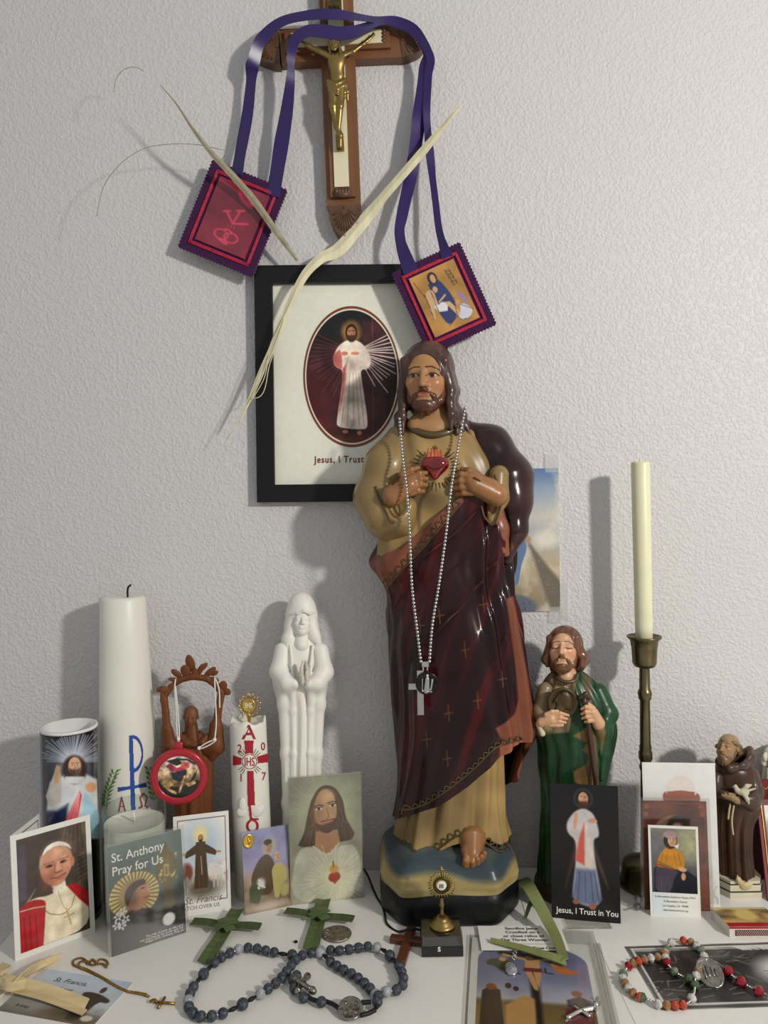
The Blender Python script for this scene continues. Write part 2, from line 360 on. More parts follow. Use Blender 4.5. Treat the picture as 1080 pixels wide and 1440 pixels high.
def text(parent, s, card, x, y, size, m, align='LEFT', shear=0, weight=0, off=.0004, name='lettering', xs=1., spacing=1.):
    """flat printed lettering, size in metres"""
    cu = bpy.data.curves.new('t', 'FONT'); cu.body = s; cu.size = size; cu.align_x = align; cu.shear = shear; cu.offset = weight*size; cu.resolution_u = 3; cu.space_character = spacing
    o = bpy.data.objects.new('t', cu); COL.objects.link(o); dg = bpy.context.evaluated_depsgraph_get(); me = bpy.data.meshes.new_from_object(o.evaluated_get(dg)); bpy.data.objects.remove(o); bpy.data.curves.remove(cu)
    V = np.array([q.co[:] for q in me.vertices]); p = card.at(x, y, off); V = p+np.outer(V[:, 0]*xs, card.u)-np.outer(V[:, 1], card.v)-np.array(parent['o'])
    me.vertices.foreach_set('co', V.astype(np.float32).ravel()); me.materials.clear(); me.materials.append(m); me.name = name
    o = bpy.data.objects.new(name, me); COL.objects.link(o); o.parent = parent; o['o'] = list(parent['o']); return o
# ================================================================ setting
def wall_mat():
    m = bpy.data.materials.new('wall_paint'); m.use_nodes = True; nt = m.node_tree; b = nt.nodes['Principled BSDF']; N = nt.nodes.new; L = nt.links.new
    b.inputs['Roughness'].default_value = .5; b.inputs['Specular IOR Level'].default_value = .35
    tc = N('ShaderNodeTexCoord'); n1 = N('ShaderNodeTexNoise'); n1.inputs['Scale'].default_value = 290; n1.inputs['Detail'].default_value = 2; n1.inputs['Roughness'].default_value = .5; n1.inputs['Distortion'].default_value = .15
    L(tc.outputs['Object'], n1.inputs['Vector']); r = N('ShaderNodeMapRange'); r.interpolation_type = 'SMOOTHSTEP'; r.inputs[1].default_value = .38; r.inputs[2].default_value = .74; L(n1.outputs['Fac'], r.inputs[0])
    n2 = N('ShaderNodeTexNoise'); n2.inputs['Scale'].default_value = 480; n2.inputs['Detail'].default_value = 2; L(tc.outputs['Object'], n2.inputs['Vector'])
    ad = N('ShaderNodeMath'); ad.operation = 'MULTIPLY_ADD'; ad.inputs[1].default_value = .22; L(n2.outputs['Fac'], ad.inputs[0]); L(r.outputs[0], ad.inputs[2])
    bp = N('ShaderNodeBump'); bp.inputs['Strength'].default_value = .36; bp.inputs['Distance'].default_value = .0022; L(ad.outputs[0], bp.inputs['Height']); L(bp.outputs[0], b.inputs['Normal'])
    n3 = N('ShaderNodeTexNoise'); n3.inputs['Scale'].default_value = 3; L(tc.outputs['Object'], n3.inputs['Vector'])
    mx = N('ShaderNodeMix'); mx.data_type = 'RGBA'; mx.inputs[6].default_value = (*lin((203, 200, 200)), 1); mx.inputs[7].default_value = (*lin((210, 206, 204)), 1); L(n3.outputs['Fac'], mx.inputs[0]); L(mx.outputs[2], b.inputs['Base Color'])
    return m
FLOOR = -.74; TL = T(0, 1326)[0]
struct(mk('wall_back', box((-2.2, WALL, FLOOR), (2.4, WALL+.1, 1.75)), wall_mat(), None, False))
struct(mk('floor', box((-2.2, -2.2, FLOOR-.05), (2.4, WALL+.1, FLOOR)), mat('floor_carpet', (150, 138, 122), .95, bump=(300, .5), var=(40, .1)), None, False))
M_TABLE = mat('white_laminate', (224, 221, 213), .3, spec=.45, var=(6, .025), bump=(35, .02))
tb = thing('table', 'white glossy table carrying all the devotional things against the wall', 'table', (TL+.6, .6, FLOOR))
mk('table_top', bbox((TL, .28, -.028), (TL+1.35, WALL-.0005, 0), .003), M_TABLE, tb, False)
for x in (TL+.03, TL+1.26):
    for y in (.31, WALL-.09): mk('leg', bbox((x, y, FLOOR), (x+.055, y+.055, -.028), .003), M_TABLE, tb, False)
for lo, hi in (((TL+.05, .325, -.1), (TL+1.3, .345, -.028)), ((TL+.05, WALL-.06, -.1), (TL+1.3, WALL-.04, -.028))): mk('apron', box(lo, hi), M_TABLE, tb, False)
# ================================================================ figures: shared heads, hands, robes
class Robe:
    """closed robe from traced rows (py, px left, px right, depth front px, depth back px) around depth Y0"""
    def __init__(s, Y0, rows, ex=2.0):
        s.Y0, s.k, s.ex = Y0, Y0/F, ex; R = sorted(rows, key=lambda r: -r[0]); c = np.array([A((r[1]+r[2])/2, r[0], Y0) for r in R])
        s.z = c[:, 2]; s.cx = c[:, 0]; s.rx = np.array([(r[2]-r[1])/2 for r in R])*s.k; s.f = np.array([r[3] for r in R])*s.k; s.b = np.array([r[4] for r in R])*s.k
    def P(s, th, z, off=0):
        cx, rx, f, b = (sm(s.z, q, z) for q in (s.cx, s.rx, s.f, s.b)); e = 2/s.ex
        sn, cs = np.sin(th), np.cos(th); sx = np.sign(sn)*np.abs(sn)**e; cy = np.sign(cs)*np.abs(cs)**e
        return np.stack([cx+(rx+off)*sx, s.Y0-(np.where(cs > 0, f, b)+off)*cy, z+0*th], -1)
    def hit(s, x, y, off=0):
        """surface point under a pixel"""
        Y = s.Y0-.8*s.f.mean()
        for _ in range(12):
            p = A(x, y, Y); cx, rx, f = (float(sm(s.z, q, np.array(p[2]))) for q in (s.cx, s.rx, s.f)); q = np.clip((p[0]-cx)/(rx+off), -.999, .999)
            Y = s.Y0-(f+off)*(1-abs(q)**s.ex)**(1/s.ex)
        return A(x, y, Y)
    def theta(s, x, z):
        cx, rx = float(sm(s.z, s.cx, np.array(z))), float(sm(s.z, s.rx, np.array(z))); q = np.clip((x-cx)/rx, -1, 1); return math.copysign(math.asin(min(1, abs(q)**(s.ex/2))), q)
    def mesh(s, nth, nt, ztop, zbot, fold=None, off=0, a0=-PI, a1=PI):
        full = a1-a0 > 6.28; th = a0+np.arange(nth)*(a1-a0)/(nth if full else nth-1); t = np.linspace(0, 1, nt); TH = np.repeat(th[:, None], nt, 1)
        zt = ztop(th) if callable(ztop) else np.full(nth, ztop); zb = zbot(th) if callable(zbot) else np.full(nth, zbot)
        Z = zb[:, None]+(zt-zb)[:, None]*t; o = off+(fold(TH, Z) if fold else 0); return s.P(TH, Z, o).reshape(-1, 3), [grid(nth, nt, full)]
def front(V, Y0): return (V[:, 1] < Y0)
def bendy(*terms):
    """fold relief: (amplitude m, count around, twist per m, phase, sharpness)"""
    def f(th, z):
        o = 0
        for a, n, tw, ph, shp in terms:
            w_ = np.sin(n*th+tw*z+ph); o = o+a*np.sign(w_)*np.abs(w_)**shp
        return o
    return f
def rotm(yaw, pitch, roll):
    """yaw: turn to image right, pitch: nod down, roll: tilt to image right (degrees); rows = head axes right, up, forward"""
    a, b, c = map(math.radians, (yaw, pitch, roll)); R = np.eye(3)
    R = np.array([[math.cos(c), -math.sin(c), 0], [math.sin(c), math.cos(c), 0], [0, 0, 1]])@R
    X = np.array([[1, 0, 0], [0, math.cos(b), -math.sin(b)], [0, math.sin(b), math.cos(b)]]); Yw = np.array([[math.cos(a), 0, -math.sin(a)], [0, 1, 0], [math.sin(a), 0, math.cos(a)]])
    return R@X@Yw
def head(root, Q, cx, cy, u, d, rot, colors, h, mats, hair=None, beard=True, lids=False, ears=False, extra=None, name='face', wide=1.):
    """head of height u px centred on the eyes at pixel cx, cy and depth d"""
    R = rotm(*rot); o = px(cx, cy, d); skin, hc, bc = colors
    L = lambda a, b, c: o+(np.array([a*wide, b, c])*u)@R
    E_ = lambda c, r, k=.05, op='+': ell(L(*c), np.array(r)*u*np.array([wide, 1, 1]), R, k*u, op); C_ = lambda a, b, ra, rb=None, k=.05, op='+': cap(L(*a), L(*b), ra*u, None if rb is None else rb*u, k*u, op)
    P = [E_((0, .14, -.05), (.335, .36, .42)), E_((0, -.12, .09), (.285, .35, .29), .1), E_((0, -.38, .2), (.13, .1, .12), .1)]
    for s_ in (-1, 1): P += [E_((s_*.17, -.1, .24), (.1, .09, .09), .08)]
    P += [C_((-.17, .085, .3), (.17, .085, .3), .055, k=.07)]
    for s_ in (-1, 1): P += [E_((s_*.14, -.005, .425), (.09, .055, .075), .05, '-'), E_((s_*.14, -.005, .31), (.078, .055, .06), .015)]
    P += [C_((0, .08, .36), (0, -.13, .455), .032, .05, .04)]
    for s_ in (-1, 1): P += [E_((s_*.05, -.145, .4), (.04, .032, .05), .03)]
    P += [C_((-.075, -.235, .355), (.075, -.235, .355), .024, k=.02), C_((-.06, -.28, .345), (.06, -.28, .345), .028, k=.02), E_((0, -.257, .4), (.1, .006, .03), .012, '-')]
    if ears:
        for s_ in (-1, 1): P += [E_((s_*.335, -.02, -.02), (.035, .1, .065), .02)]
    if extra: P += extra(L, u, R)
    W_, Fs, V = figmesh(P, h, Q); l = ((V*np.array([1, -1, 1])-o)@R.T)/u/np.array([wide, 1, 1])
    p = Paint(l[:, 0], -l[:, 1], skin); fr = l[:, 2] > .05
    if lids is not None:
        dk = tuple(np.array(hc)*.75)
        for s_ in (-1, 1):
            x = s_*.14
            if lids: p.line([(x-.08, .02), (x, .035), (x+.08, .02)], .02, dk, .8)
            else: p.ell(x, .01, .066, .026, (176, 156, 126), .3); p.ell(x-.004, .006, .034, .03, (38, 32, 28), .3); p.line([(x-.085, .01), (x-.03, -.026), (x+.04, -.026), (x+.085, .01)], .02, dk, .9)
            p.line([(s_*.045, -.115), (s_*.13, -.12), (s_*.235, -.07)], .022, dk, .8)
        p.ell(0, .255, .085, .035, (150, 80, 62), .5, 0, .75 if u > 80 else .45)
        for s_ in (-1, 1): p.ell(s_*.17, .13, .11, .1, (200, 110, 85), 1, 0, .22)
    c = np.where(fr[:, None], p.C, np.array(skin, float)); mk(name, (W_, Fs), mats[0], root, True, c)
    if beard:
        B = [E_((0, -.43, .19), (.19, .13, .15), .06), E_((0, -.39, .235), (.12, .075, .115), .05)]
        for s_ in (-1, 1):
            B += [C_((s_*.275, -.05, .06), (s_*.2, -.34, .14), .06, .085, .06), C_((s_*.012, -.198, .392), (s_*.14, -.3, .28), .034, .034, .03), C_((s_*.14, -.3, .29), (s_*.15, -.42, .2), .034, .05, .04), C_((s_*.05, -.47, .22), (s_*.05, -.56, .24), .06, .02, .04)]
        B += [E_((0, -.262, .42), (.07, .022, .1), .015, '-')]
        W_, Fs, V = figmesh(B, h, Q); mk('beard', (W_, Fs), mats[1], root, True, np.tile(np.array(bc, float), (len(V), 1))*(1+.25*vnoise(V[:, :1]*.5, V[:, 1:2]*.12, 3)))
    if hair: 
        W_, Fs, V = figmesh(hair(L, u, R, E_, C_), h, Q); mk('hair', (W_, Fs), mats[1], root, True, np.tile(np.array(hc, float), (len(V), 1))*(1+.3*vnoise(V[:, :1]*.45, V[:, 1:2]*.08, 5)))
    return L
def hairlong(drops, thick=.06, back=-.5):
    """long parted hair; drops = polyline of (side, (u, v, w, r)...)"""
    def f(L, u, R, E_, C_):
        H = [E_((0, .12, -.07), (.335+thick, .36+thick, .42+thick*.6)), E_((0, -.2, -.2), (.36, .45, .26), .1)]
        H += [E_((0, -.07, .5), (.255, .395, .42), .04, '-'), E_((0, .1, .5), (.265, .215, .4), .03, '-'), E_((0, -.5, .25), (.22, .25, .3), .04, '-')]
        for s_ in (-1, 1): H += [C_((s_*.02, .44, .18), (s_*.29, .22, .2), .045, .07, .04), C_((s_*.29, .22, .2), (s_*.325, -.1, .1), .07, .07, .04)]
        for dr in drops:
            for a, b in zip(dr[:-1], dr[1:]): H += [C_(a[:3], b[:3], a[3], b[3], .05)]
        return H
    return f
def lockset(side, spread, n, seed, v1=-.75, w1=0.):
    r = random.Random(seed); out = []
    for i in range(n):
        a = side*(.33+.03*i/n); w_ = .12-.3*i/n; e = side*(.33+spread*(i+.5)/n)
        out.append([(a, 0, w_, .06), (a+side*.03, -.2, w_-.02, .07), (a+side*.0+r.uniform(-.02, .02), -.38, w_, .065), ((a+e)/2+side*.02, -.55, w_+w1*.5, .062), (e, v1+r.uniform(-.04, .04), w_+w1, .025)])
    return out
def hand(pts, wrist, r, thumb=None):
    """fingers as polylines in figure space, wrist-to-knuckle palm"""
    P = [wrist] if isinstance(wrist, dict) else list(wrist)
    for f in pts: P += chain(f, [r*1.05]+[r]*(len(f)-2)+[r*.72], k=r*.35)
    if thumb is not None: P += chain(thumb, [r*1.25]+[r*1.1]*(len(thumb)-2)+[r*.8], k=r*.5)
    return P
def scallops(hitf, pts, n, amp, r, m, root, name='lace_trim', side=1):
    """painted scalloped border standing slightly proud, along a pixel polyline"""
    C = curve([(a, b, 0) for a, b in pts], n*10+1)[:, :2]; t = np.gradient(C, axis=0); t /= np.linalg.norm(t, axis=1)[:, None]; nn = np.stack([t[:, 1], -t[:, 0]], 1)*side
    ph = np.arange(len(C)) % 10/10.; D = C+nn*(amp*np.abs(np.sin(PI*ph)))[:, None]
    mk(name, join(tube([hitf(*q) for q in D], r, 5), tube([hitf(*q) for q in C[::3]], r*1.3, 5)), m, root)
M_PAINT = mat('glazed_paint', vcol=True, rough=.32, spec=.4, coat=.0, var=(25, .1), bump=(60, .08))
M_GLOSS = mat('varnished_paint', vcol=True, rough=.2, spec=.4, coat=.0, var=(14, .22), bump=(45, .1))
M_HAIRP = mat('painted_hair', vcol=True, rough=.35, spec=.45, coat=.25, var=(90, .25), bump=(160, .25), stretch=(1, 1, .25))
M_LACE = mat('lace_paint', (78, 62, 30), .5, var=(80, .2))
# ---------------------------------------------------------------- the large painted statue with the heart
Y0 = .892; Q = frame_px(Y0)
st = thing('sacred_heart_statue', 'large painted plaster statue of a bearded robed man with a red heart on his chest', 'statue', (T(633, 1302)[0], .88, 0))
hx = T(636, 1270)[0]
def superring(cx, cy, rx, ry, z, n, ex):
    t = np.arange(n)*2*PI/n; c, s_ = np.cos(t), np.sin(t); return np.stack([cx+rx*np.sign(c)*np.abs(c)**(2/ex), cy+ry*np.sign(s_)*np.abs(s_)**(2/ex), np.full(n, z)], -1)
def stack(rings):
    n = len(rings[0]); V = np.stack(rings, 1).reshape(-1, 3); return V, [grid(n, len(rings), True), np.array([[i*len(rings) for i in range(n)][::-1], [(i+1)*len(rings)-1 for i in range(n)]])]
BX, BY = T(637, 1302)[0], .8835
oc = lambda s_: [(BX+x*s_, BY+y*s_) for x, y in ((-.078, .05), (-.078, -.028), (-.056, -.067), (.05, -.068), (.079, -.026), (.079, .05), (.06, .062), (-.06, .062))]
def octring(s_, z, n=96):
    P = np.array(oc(s_)+oc(s_)[:1]); s2 = np.r_[0, np.cumsum(np.linalg.norm(np.diff(P, axis=0), axis=1))]; t = np.arange(n)/n*s2[-1]; C = np.stack([np.interp(t, s2, P[:, k]) for k in (0, 1)], -1)
    for _ in range(3): C = (np.roll(C, 1, 0)+C*2+np.roll(C, -1, 0))/4
    return np.c_[C, np.full(n, z)]
def wav(R, a): t = np.linspace(0, 2*PI, len(R), endpoint=False); R = R.copy(); R[:, 2] += a*np.sin(3*t+1)+a*.6*np.sin(7*t); return R
mk('plinth', stack([octring(.965, 0), octring(1., .004), octring(1.005, .022), wav(octring(.985, .031), .0015), wav(octring(.93, .034), .0015)]), mat('black_plinth', (12, 13, 14), .42, spec=.3, var=(60, .5), bump=(90, .3)), st)
rg = [wav(octring(s_, z, 160), a) for s_, z, a in ((.90, .028, 0), (.985, .0335, .0014), (1.0, .041, .001), (.975, .049, .0), (.92, .057, 0), (.83, .064, 0), (.71, .07, 0), (.6, .074, 0), (.3, .077, 0))]
rg2 = []
for a, b in zip(rg[:-1], rg[1:]): rg2 += [a+(b-a)*t for t in np.linspace(0, 1, 8, endpoint=False)]
VF = stack(rg2+[rg[-1]]); V = VF[0]; p = Paint(V[:, 0]*12, V[:, 2]*30, (62, 70, 74)); zz = V[:, 2]+.010*vnoise(V[:, 0]*22+5, V[:, 1]*22+9, 2)
p.mix((150, 132, 84), np.clip((.057-zz)/.007, 0, 1)); p.mix((172, 158, 112), np.clip((.046-zz)/.007, 0, 1)*.6); p.mix((52, 64, 70), np.clip((zz-.055)/.006, 0, 1)*.8); p.mix((104, 100, 84), np.clip((zz-.067)/.006, 0, 1)*.5); p.noise(.12, 2)
mk('mound', VF, M_PAINT, st, True, p.C)
# inner gown
GOLD = (144, 118, 74)
tun = Robe(Y0, [(588, 582, 640, 18, 22), (598, 572, 650, 26, 28), (610, 556, 668, 34, 34), (640, 545, 690, 46, 40), (680, 543, 700, 52, 42), (720, 545, 704, 52, 44), (750, 535, 705, 52, 46), (790, 531, 706, 52, 48), (830, 550, 706, 50, 47), (900, 562, 705, 50, 48), (1040, 574, 706, 52, 50), (1100, 567, 707, 58, 52), (1150, 557, 711, 64, 54), (1185, 552, 719, 68, 56), (1215, 556, 719, 70, 56), (1240, 560, 716, 66, 56)], 2.3)
zt, zb = A(600, 590, Y0)[2], A(640, 1216, Y0)[2]
def skirtfold(th, z):
    k = np.clip((A(0, 1000, Y0)[2]-z)/.12, 0, 1); k2 = np.clip((z-A(0, 850, Y0)[2])/.1, 0, 1)
    return k*(.0032*np.sin(9*th+14*z)+.002*np.sin(17*th-20*z+1)-.002*np.abs(np.sin(6*th+.6)))+k2*.0012*np.sin(11*th+60*z)
def hemz(th):
    """scalloped hem, lifted over the foot"""
    x = np.sin(th)*77+635; zz = np.interp(x, [553, 575, 595, 620, 645, 668, 690, 705, 722], [1185, 1203, 1212, 1195, 1179, 1177, 1194, 1202, 1192]); z = np.array([A(640, q, Y0-.05)[2] for q in zz])
    return np.where(np.cos(th) > -.05, z, A(640, 1190, Y0)[2])
VF = tun.mesh(420, 420, zt, hemz, skirtfold); q = proj(VF[0]); p = Paint(q[:, 0], q[:, 1], GOLD); p.noise(.22, .02, 4, 2)
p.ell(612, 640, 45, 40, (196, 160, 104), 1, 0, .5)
mk('gown', VF, M_PAINT, st, True, p.C)
# mantle wrapped round the body
man = Robe(Y0, [(690, 548, 714, 58, 46), (760, 538, 716, 60, 52), (793, 525, 717, 60, 54), (812, 536, 717, 60, 54), (830, 545, 718, 60, 54), (860, 547, 724, 62, 55), (900, 548, 732, 64, 56), (950, 552, 740, 66, 57), (1000, 558, 746, 68, 58), (1022, 560, 749, 68, 58), (1045, 561, 745, 68, 58), (1080, 562, 735, 68, 58), (1110, 560, 728, 68, 58), (1160, 552, 722, 70, 58)], 2.15)
tp = [(-PI, 640), (-2.2, 690), (-1.75, 745), (-1.45, 772), (-1.2, 782), (-.85, 772), (-.5, 752), (-.15, 722), (.1, 700), (.35, 690), (.7, 690), (PI, 640)]
bt = [(-PI, 1120), (-1.9, 1150), (-1.45, 1150), (-1.1, 1146), (-.75, 1140), (-.35, 1128), (0, 1105), (.2, 1085), (.45, 1060), (.7, 1048), (.95, 1043), (1.2, 1040), (1.45, 1028), (1.65, 1090), (2.0, 1112), (PI, 1120)]
yz = lambda tb_, dy: (lambda th: np.array([A(640, y, Y0-dy*max(0, math.cos(t)))[2] for t, y in zip(th, sm([a for a, _ in tb_], [b for _, b in tb_], th))]))
def manfold(th, z):
    zz = (z-.25); rt_ = np.clip((th-.1)/.6, 0, 1)*np.clip((2.2-th)/.5, 0, 1); lf = np.clip((.3-th)/.8, 0, 1)
    o = .0030*rt_*np.sin(15*th+10*zz)+.0022*rt_*np.sin(26*th+6*zz+1)+.0016*np.sin(7*th+18*zz)
    o += lf*(.0016*np.sin(8*th-26*zz)+.001*np.sin(19*th-48*zz+2))
    dg = np.sin(34*zz*2.2-5.5*th); o += .0022*np.clip((z-.26)/.08, 0, 1)*np.sign(dg)*np.abs(dg)**.7
    return o+.002
VF = man.mesh(560, 380, yz(tp, .05), yz(bt, .05), manfold); q = proj(VF[0]); fr = VF[0][:, 1] < Y0+.02
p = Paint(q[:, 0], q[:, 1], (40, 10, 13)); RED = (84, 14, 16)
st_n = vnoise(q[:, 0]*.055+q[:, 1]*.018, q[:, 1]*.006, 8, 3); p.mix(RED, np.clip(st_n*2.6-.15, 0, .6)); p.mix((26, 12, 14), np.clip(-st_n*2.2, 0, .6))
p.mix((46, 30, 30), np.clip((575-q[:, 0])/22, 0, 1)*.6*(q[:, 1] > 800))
LIN = (124, 70, 50)
def pf(p, poly, c, soft=2.5): p.mix(c, np.clip(.5-inpoly(p.X, p.Y, poly)/soft, 0, 1)*fr)
pf(p, [(517, 795), (560, 740), (650, 688), (652, 706), (620, 742), (590, 776), (566, 801), (543, 830)], LIN)
pf(p, [(712, 842), (722, 838), (754, 1020), (752, 1050), (720, 1056), (704, 1038), (697, 1024), (711, 1016), (724, 1004), (729, 985), (724, 930), (717, 880)], LIN)
pf(p, [(703, 1044), (735, 1040), (735, 1120), (703, 1120)], (150, 86, 62))
for cx, cy in ((618, 866), (654, 914), (631, 1003), (629, 1067), (707, 955), (590, 880), (600, 1040), (680, 850), (672, 985)):
    p.line([(cx-6, cy+1), (cx+6, cy-1)], 1.5, (112, 74, 40), .7); p.line([(cx-1, cy-12), (cx+1, cy+11)], 1.5, (112, 74, 40), .7)
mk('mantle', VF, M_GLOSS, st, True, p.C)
def onfold(robe, fold, off):
    def f(x, y):
        p = robe.hit(x, y, .003); t = robe.theta(p[0], p[2])
        for _ in range(3):
            q = robe.P(np.array(t), np.array(p[2]), fold(np.array(t), np.array(p[2]))+off); e = proj(q)-np.array([x, y]); p[2] += e[1]*Y0/F; t = t-e[0]*Y0/F/max(.02, abs(robe.P(np.array(t+.01), np.array(p[2]))[0]-robe.P(np.array(t), np.array(p[2]))[0])/.01)
        return q
    return f
mh = onfold(man, manfold, .0008)
scallops(mh, [(545, 826), (566, 801), (590, 776), (620, 741), (648, 708)], 13, 9, .0008, M_LACE, st, side=1)
scallops(mh, [(560, 1144), (600, 1130), (640, 1103), (670, 1078), (700, 1050), (735, 1040)], 20, 6, .0008, M_LACE, st, side=1)
scallops(onfold(tun, skirtfold, .0008), [(560, 1184), (576, 1199), (595, 1208), (620, 1191), (645, 1175), (668, 1173), (690, 1190), (704, 1198), (716, 1190)], 17, 8, .0009, M_LACE, st, side=1)
# mantle over shoulder and hanging sleeve
VF = figmesh([chain([px(654, 606, -8), px(688, 628, -2), px(716, 672, 8), px(722, 705, 16)], [16, 30, 33, 27], k=12), chain([px(640, 612, -22), px(690, 660, -16), px(700, 760, -12)], [22, 34, 20], k=14), chain([px(724, 700, 20), px(725, 745, 26), px(712, 788, 26)], [23, 16, 7], k=12), chain([px(690, 668, 28), px(716, 690, 28), px(730, 700, 14)], [7, 9, 12], k=10), ell(px(703, 738, 40), (13, 52, 26), rotm(0, 0, -8), 4, '-')], 1.15, Q)
p = Paint(VF[2][:, 0], VF[2][:, 1], (52, 31, 31)); p.noise(.25, .03, 6); fr = VF[2][:, 2] > 5
pf(p, [(650, 602), (664, 604), (668, 660), (656, 668), (648, 640)], LIN); pf(p, [(682, 690), (704, 680), (722, 770), (712, 785), (694, 760)], LIN)
mk('mantle_sleeve', VF[:2], M_GLOSS, st, True, p.C)
mk('sleeve_lining', figmesh([chain([px(694, 712, 40), px(703, 745, 36), px(711, 778, 33)], [13, 13, 6], k=8), chain([px(688, 728, 40), px(697, 752, 44), px(708, 776, 42)], [4, 5, 3], k=4)], 1.1, Q)[:2], mat('salmon_lining', (136, 80, 58), .3, coat=.4, var=(30, .15)), st)
M_GOLDP = mat('ochre_gown_paint', GOLD, .33, spec=.4, coat=.3, var=(26, .16), bump=(50, .1))
cuff = figmesh([chain([px(702, 668, 40), px(700, 700, 46), px(692, 730, 50)], [14, 15, 8], k=8), ell(px(686, 700, 56), (12, 24, 12), rotm(0, 0, -15), 4, '-')], 1.0, Q); mk('cuff', cuff[:2], M_GOLDP, st)
mk('cuff_edge', tube([Q(px(*a)*[1, -1, 1])[0] for a in curve([(695, 668, 57), (704, 690, 61), (702, 720, 61), (692, 738, 60), (682, 728, 60), (676, 706, 58)], 40)], .0012, 6), M_LACE, st)
# gown sleeve of the other arm
slv = figmesh([chain([px(566, 622, 0), px(545, 655, 10), px(532, 700, 18), px(540, 728, 30)], [26, 31, 33, 29], k=12), chain([px(540, 722, 36), px(562, 726, 48), px(572, 712, 52)], [26, 22, 14], k=10), chain([px(545, 742, 30), px(570, 742, 46)], [18, 10], k=10), chain([px(552, 630, 24), px(540, 672, 36), px(537, 705, 44)], [3, 4, 2.5], k=5), chain([px(562, 640, 26), px(555, 670, 38)], [3, 2.5], k=5), ell(px(558, 704, 74), (20, 26, 16), rotm(0, 0, 25), 4, '-')], 1.15, Q)
mk('sleeve', slv[:2], M_GOLDP, st)
mk('cuff_edge', tube([Q(px(*a)*[1, -1, 1])[0] for a in curve([(528, 684, 52), (533, 700, 58), (543, 720, 67), (552, 735, 70), (560, 730, 68), (563, 718, 68), (560, 708, 66)], 40)], .0012, 6), M_LACE, st)
# neck, collar, head
SK = (168, 124, 82); NK = [cap(px(608, 560, 2), px(608, 606, 6), 24, 31, 6), cap(px(586, 598, 20), px(634, 596, 20), 14, 14, 8)]
VF = figmesh(NK, 1.0, Q); mk('neck', VF[:2], M_PAINT, st, True, np.tile(np.array(SK, float), (len(VF[2]), 1)))
mk('collar', tube([Q(px(*a)*[1, -1, 1])[0] for a in curve([(571, 590, 2), (576, 600, 21), (590, 608, 33), (610, 612, 37), (632, 607, 33), (646, 597, 20), (650, 586, 2)], 40)], np.r_[np.linspace(.003, .0045, 8), np.full(24, .0045), np.linspace(.0045, .003, 8)], 10), mat('olive_collar', (80, 64, 32), .4, coat=.3), st)
hl = hairlong(lockset(-1, .2, 4, 1, -.84, .02)+lockset(1, .3, 4, 2, -.8, .02))
head(st, Q, 601, 531, 98, 13, (-10, 6, -2), (SK, (70, 46, 38), (84, 46, 32)), .85, (M_PAINT, M_HAIRP), hl, wide=.98)
# hands
M_SKIN = mat('painted_skin', (148, 102, 62), .33, spec=.4, coat=.25, var=(40, .15))
wl = [cap(px(552, 698, 62), px(576, 682, 64), 15, 13.5, 8), cap(px(553, 692, 62), px(582, 674, 62), 10, 8, 6)]
mk('hand', figmesh(hand([[px(578, 672, 66), px(590, 666, 66), px(599, 665, 61)], [px(580, 679, 68), px(591, 673, 68), px(600, 673, 62)], [px(580, 687, 68), px(591, 681, 68), px(599, 682, 62)], [px(578, 694, 66), px(588, 690, 66), px(595, 691, 61)]], wl, 4.4, [px(566, 668, 62), px(578, 661, 62), px(588, 658, 58)]), .8, Q)[:2], M_SKIN, st)
wr = [cap(px(698, 696, 60), px(668, 681, 66), 17, 15, 8), cap(px(690, 684, 62), px(662, 674, 66), 11, 10, 6)]
mk('hand', figmesh(hand([[px(662, 670, 69), px(649, 667, 68), px(639, 669, 61)], [px(661, 678, 70), px(648, 676, 69), px(637, 678, 62)], [px(662, 686, 70), px(649, 685, 69), px(638, 687, 62)], [px(664, 693, 68), px(652, 693, 67), px(643, 695, 61)]], wr, 4.6, [px(672, 668, 64), px(660, 662, 64), px(650, 660, 58)]), .8, Q)[:2], M_SKIN, st)
M_WOUND = mat('wound_paint', (92, 34, 22), .4)
for a, b in (((552, 681, 79), (561, 675, 79.5)), ((667, 672, 80.5), (675, 676, 81))): mk('wound', figmesh([cap(px(*a)-[0, 0, 1], px(*b)-[0, 0, 1], 1.6, 1.2)], .6, Q)[:2], M_WOUND, st)
# heart with flame, cross and painted rays
hd = 54
HT = [cap(px(603, 652, hd), px(612, 668, hd+1), 10, 5, 6), cap(px(621, 652, hd), px(612, 668, hd+1), 10, 5, 6), ell(px(612, 654, hd), (17, 13, 11), None, 6)]
mk('heart', figmesh(HT, .7, Q)[:2], mat('heart_paint', (128, 20, 26), .16, coat=.8, var=(60, .5)), st)
mk('flame', figmesh([chain([px(602+5*i, 643, hd+3), px(603+4.6*i+random.uniform(-2, 2), 632+random.uniform(-2, 3), hd+2)], [3, 1], k=2) for i in range(5)], .7, Q)[:2], mat('flame_paint', (176, 84, 40), .3, coat=.4), st)
th = lambda x, y: tun.hit(x, y, .0012)
mk('heart_cross', join(tube([th(612, 626), th(612, 638)], .0007, 5), tube([th(608, 630), th(616, 630)], .0007, 5)), M_LACE, st)
rays_ = []
for i in range(34):
    t = i/34*2*PI+.05
    if -2.2 < (t if t < PI else t-2*PI) < -.95: continue
    r0, r1 = 23+random.uniform(0, 2), 31+random.uniform(0, 7); mk('ray', tube([th(612+r0*math.cos(t), 657+r0*.95*math.sin(t)), th(612+r1*math.cos(t), 657+r1*.95*math.sin(t))], [.0007, .0004], 4), M_LACE, st)
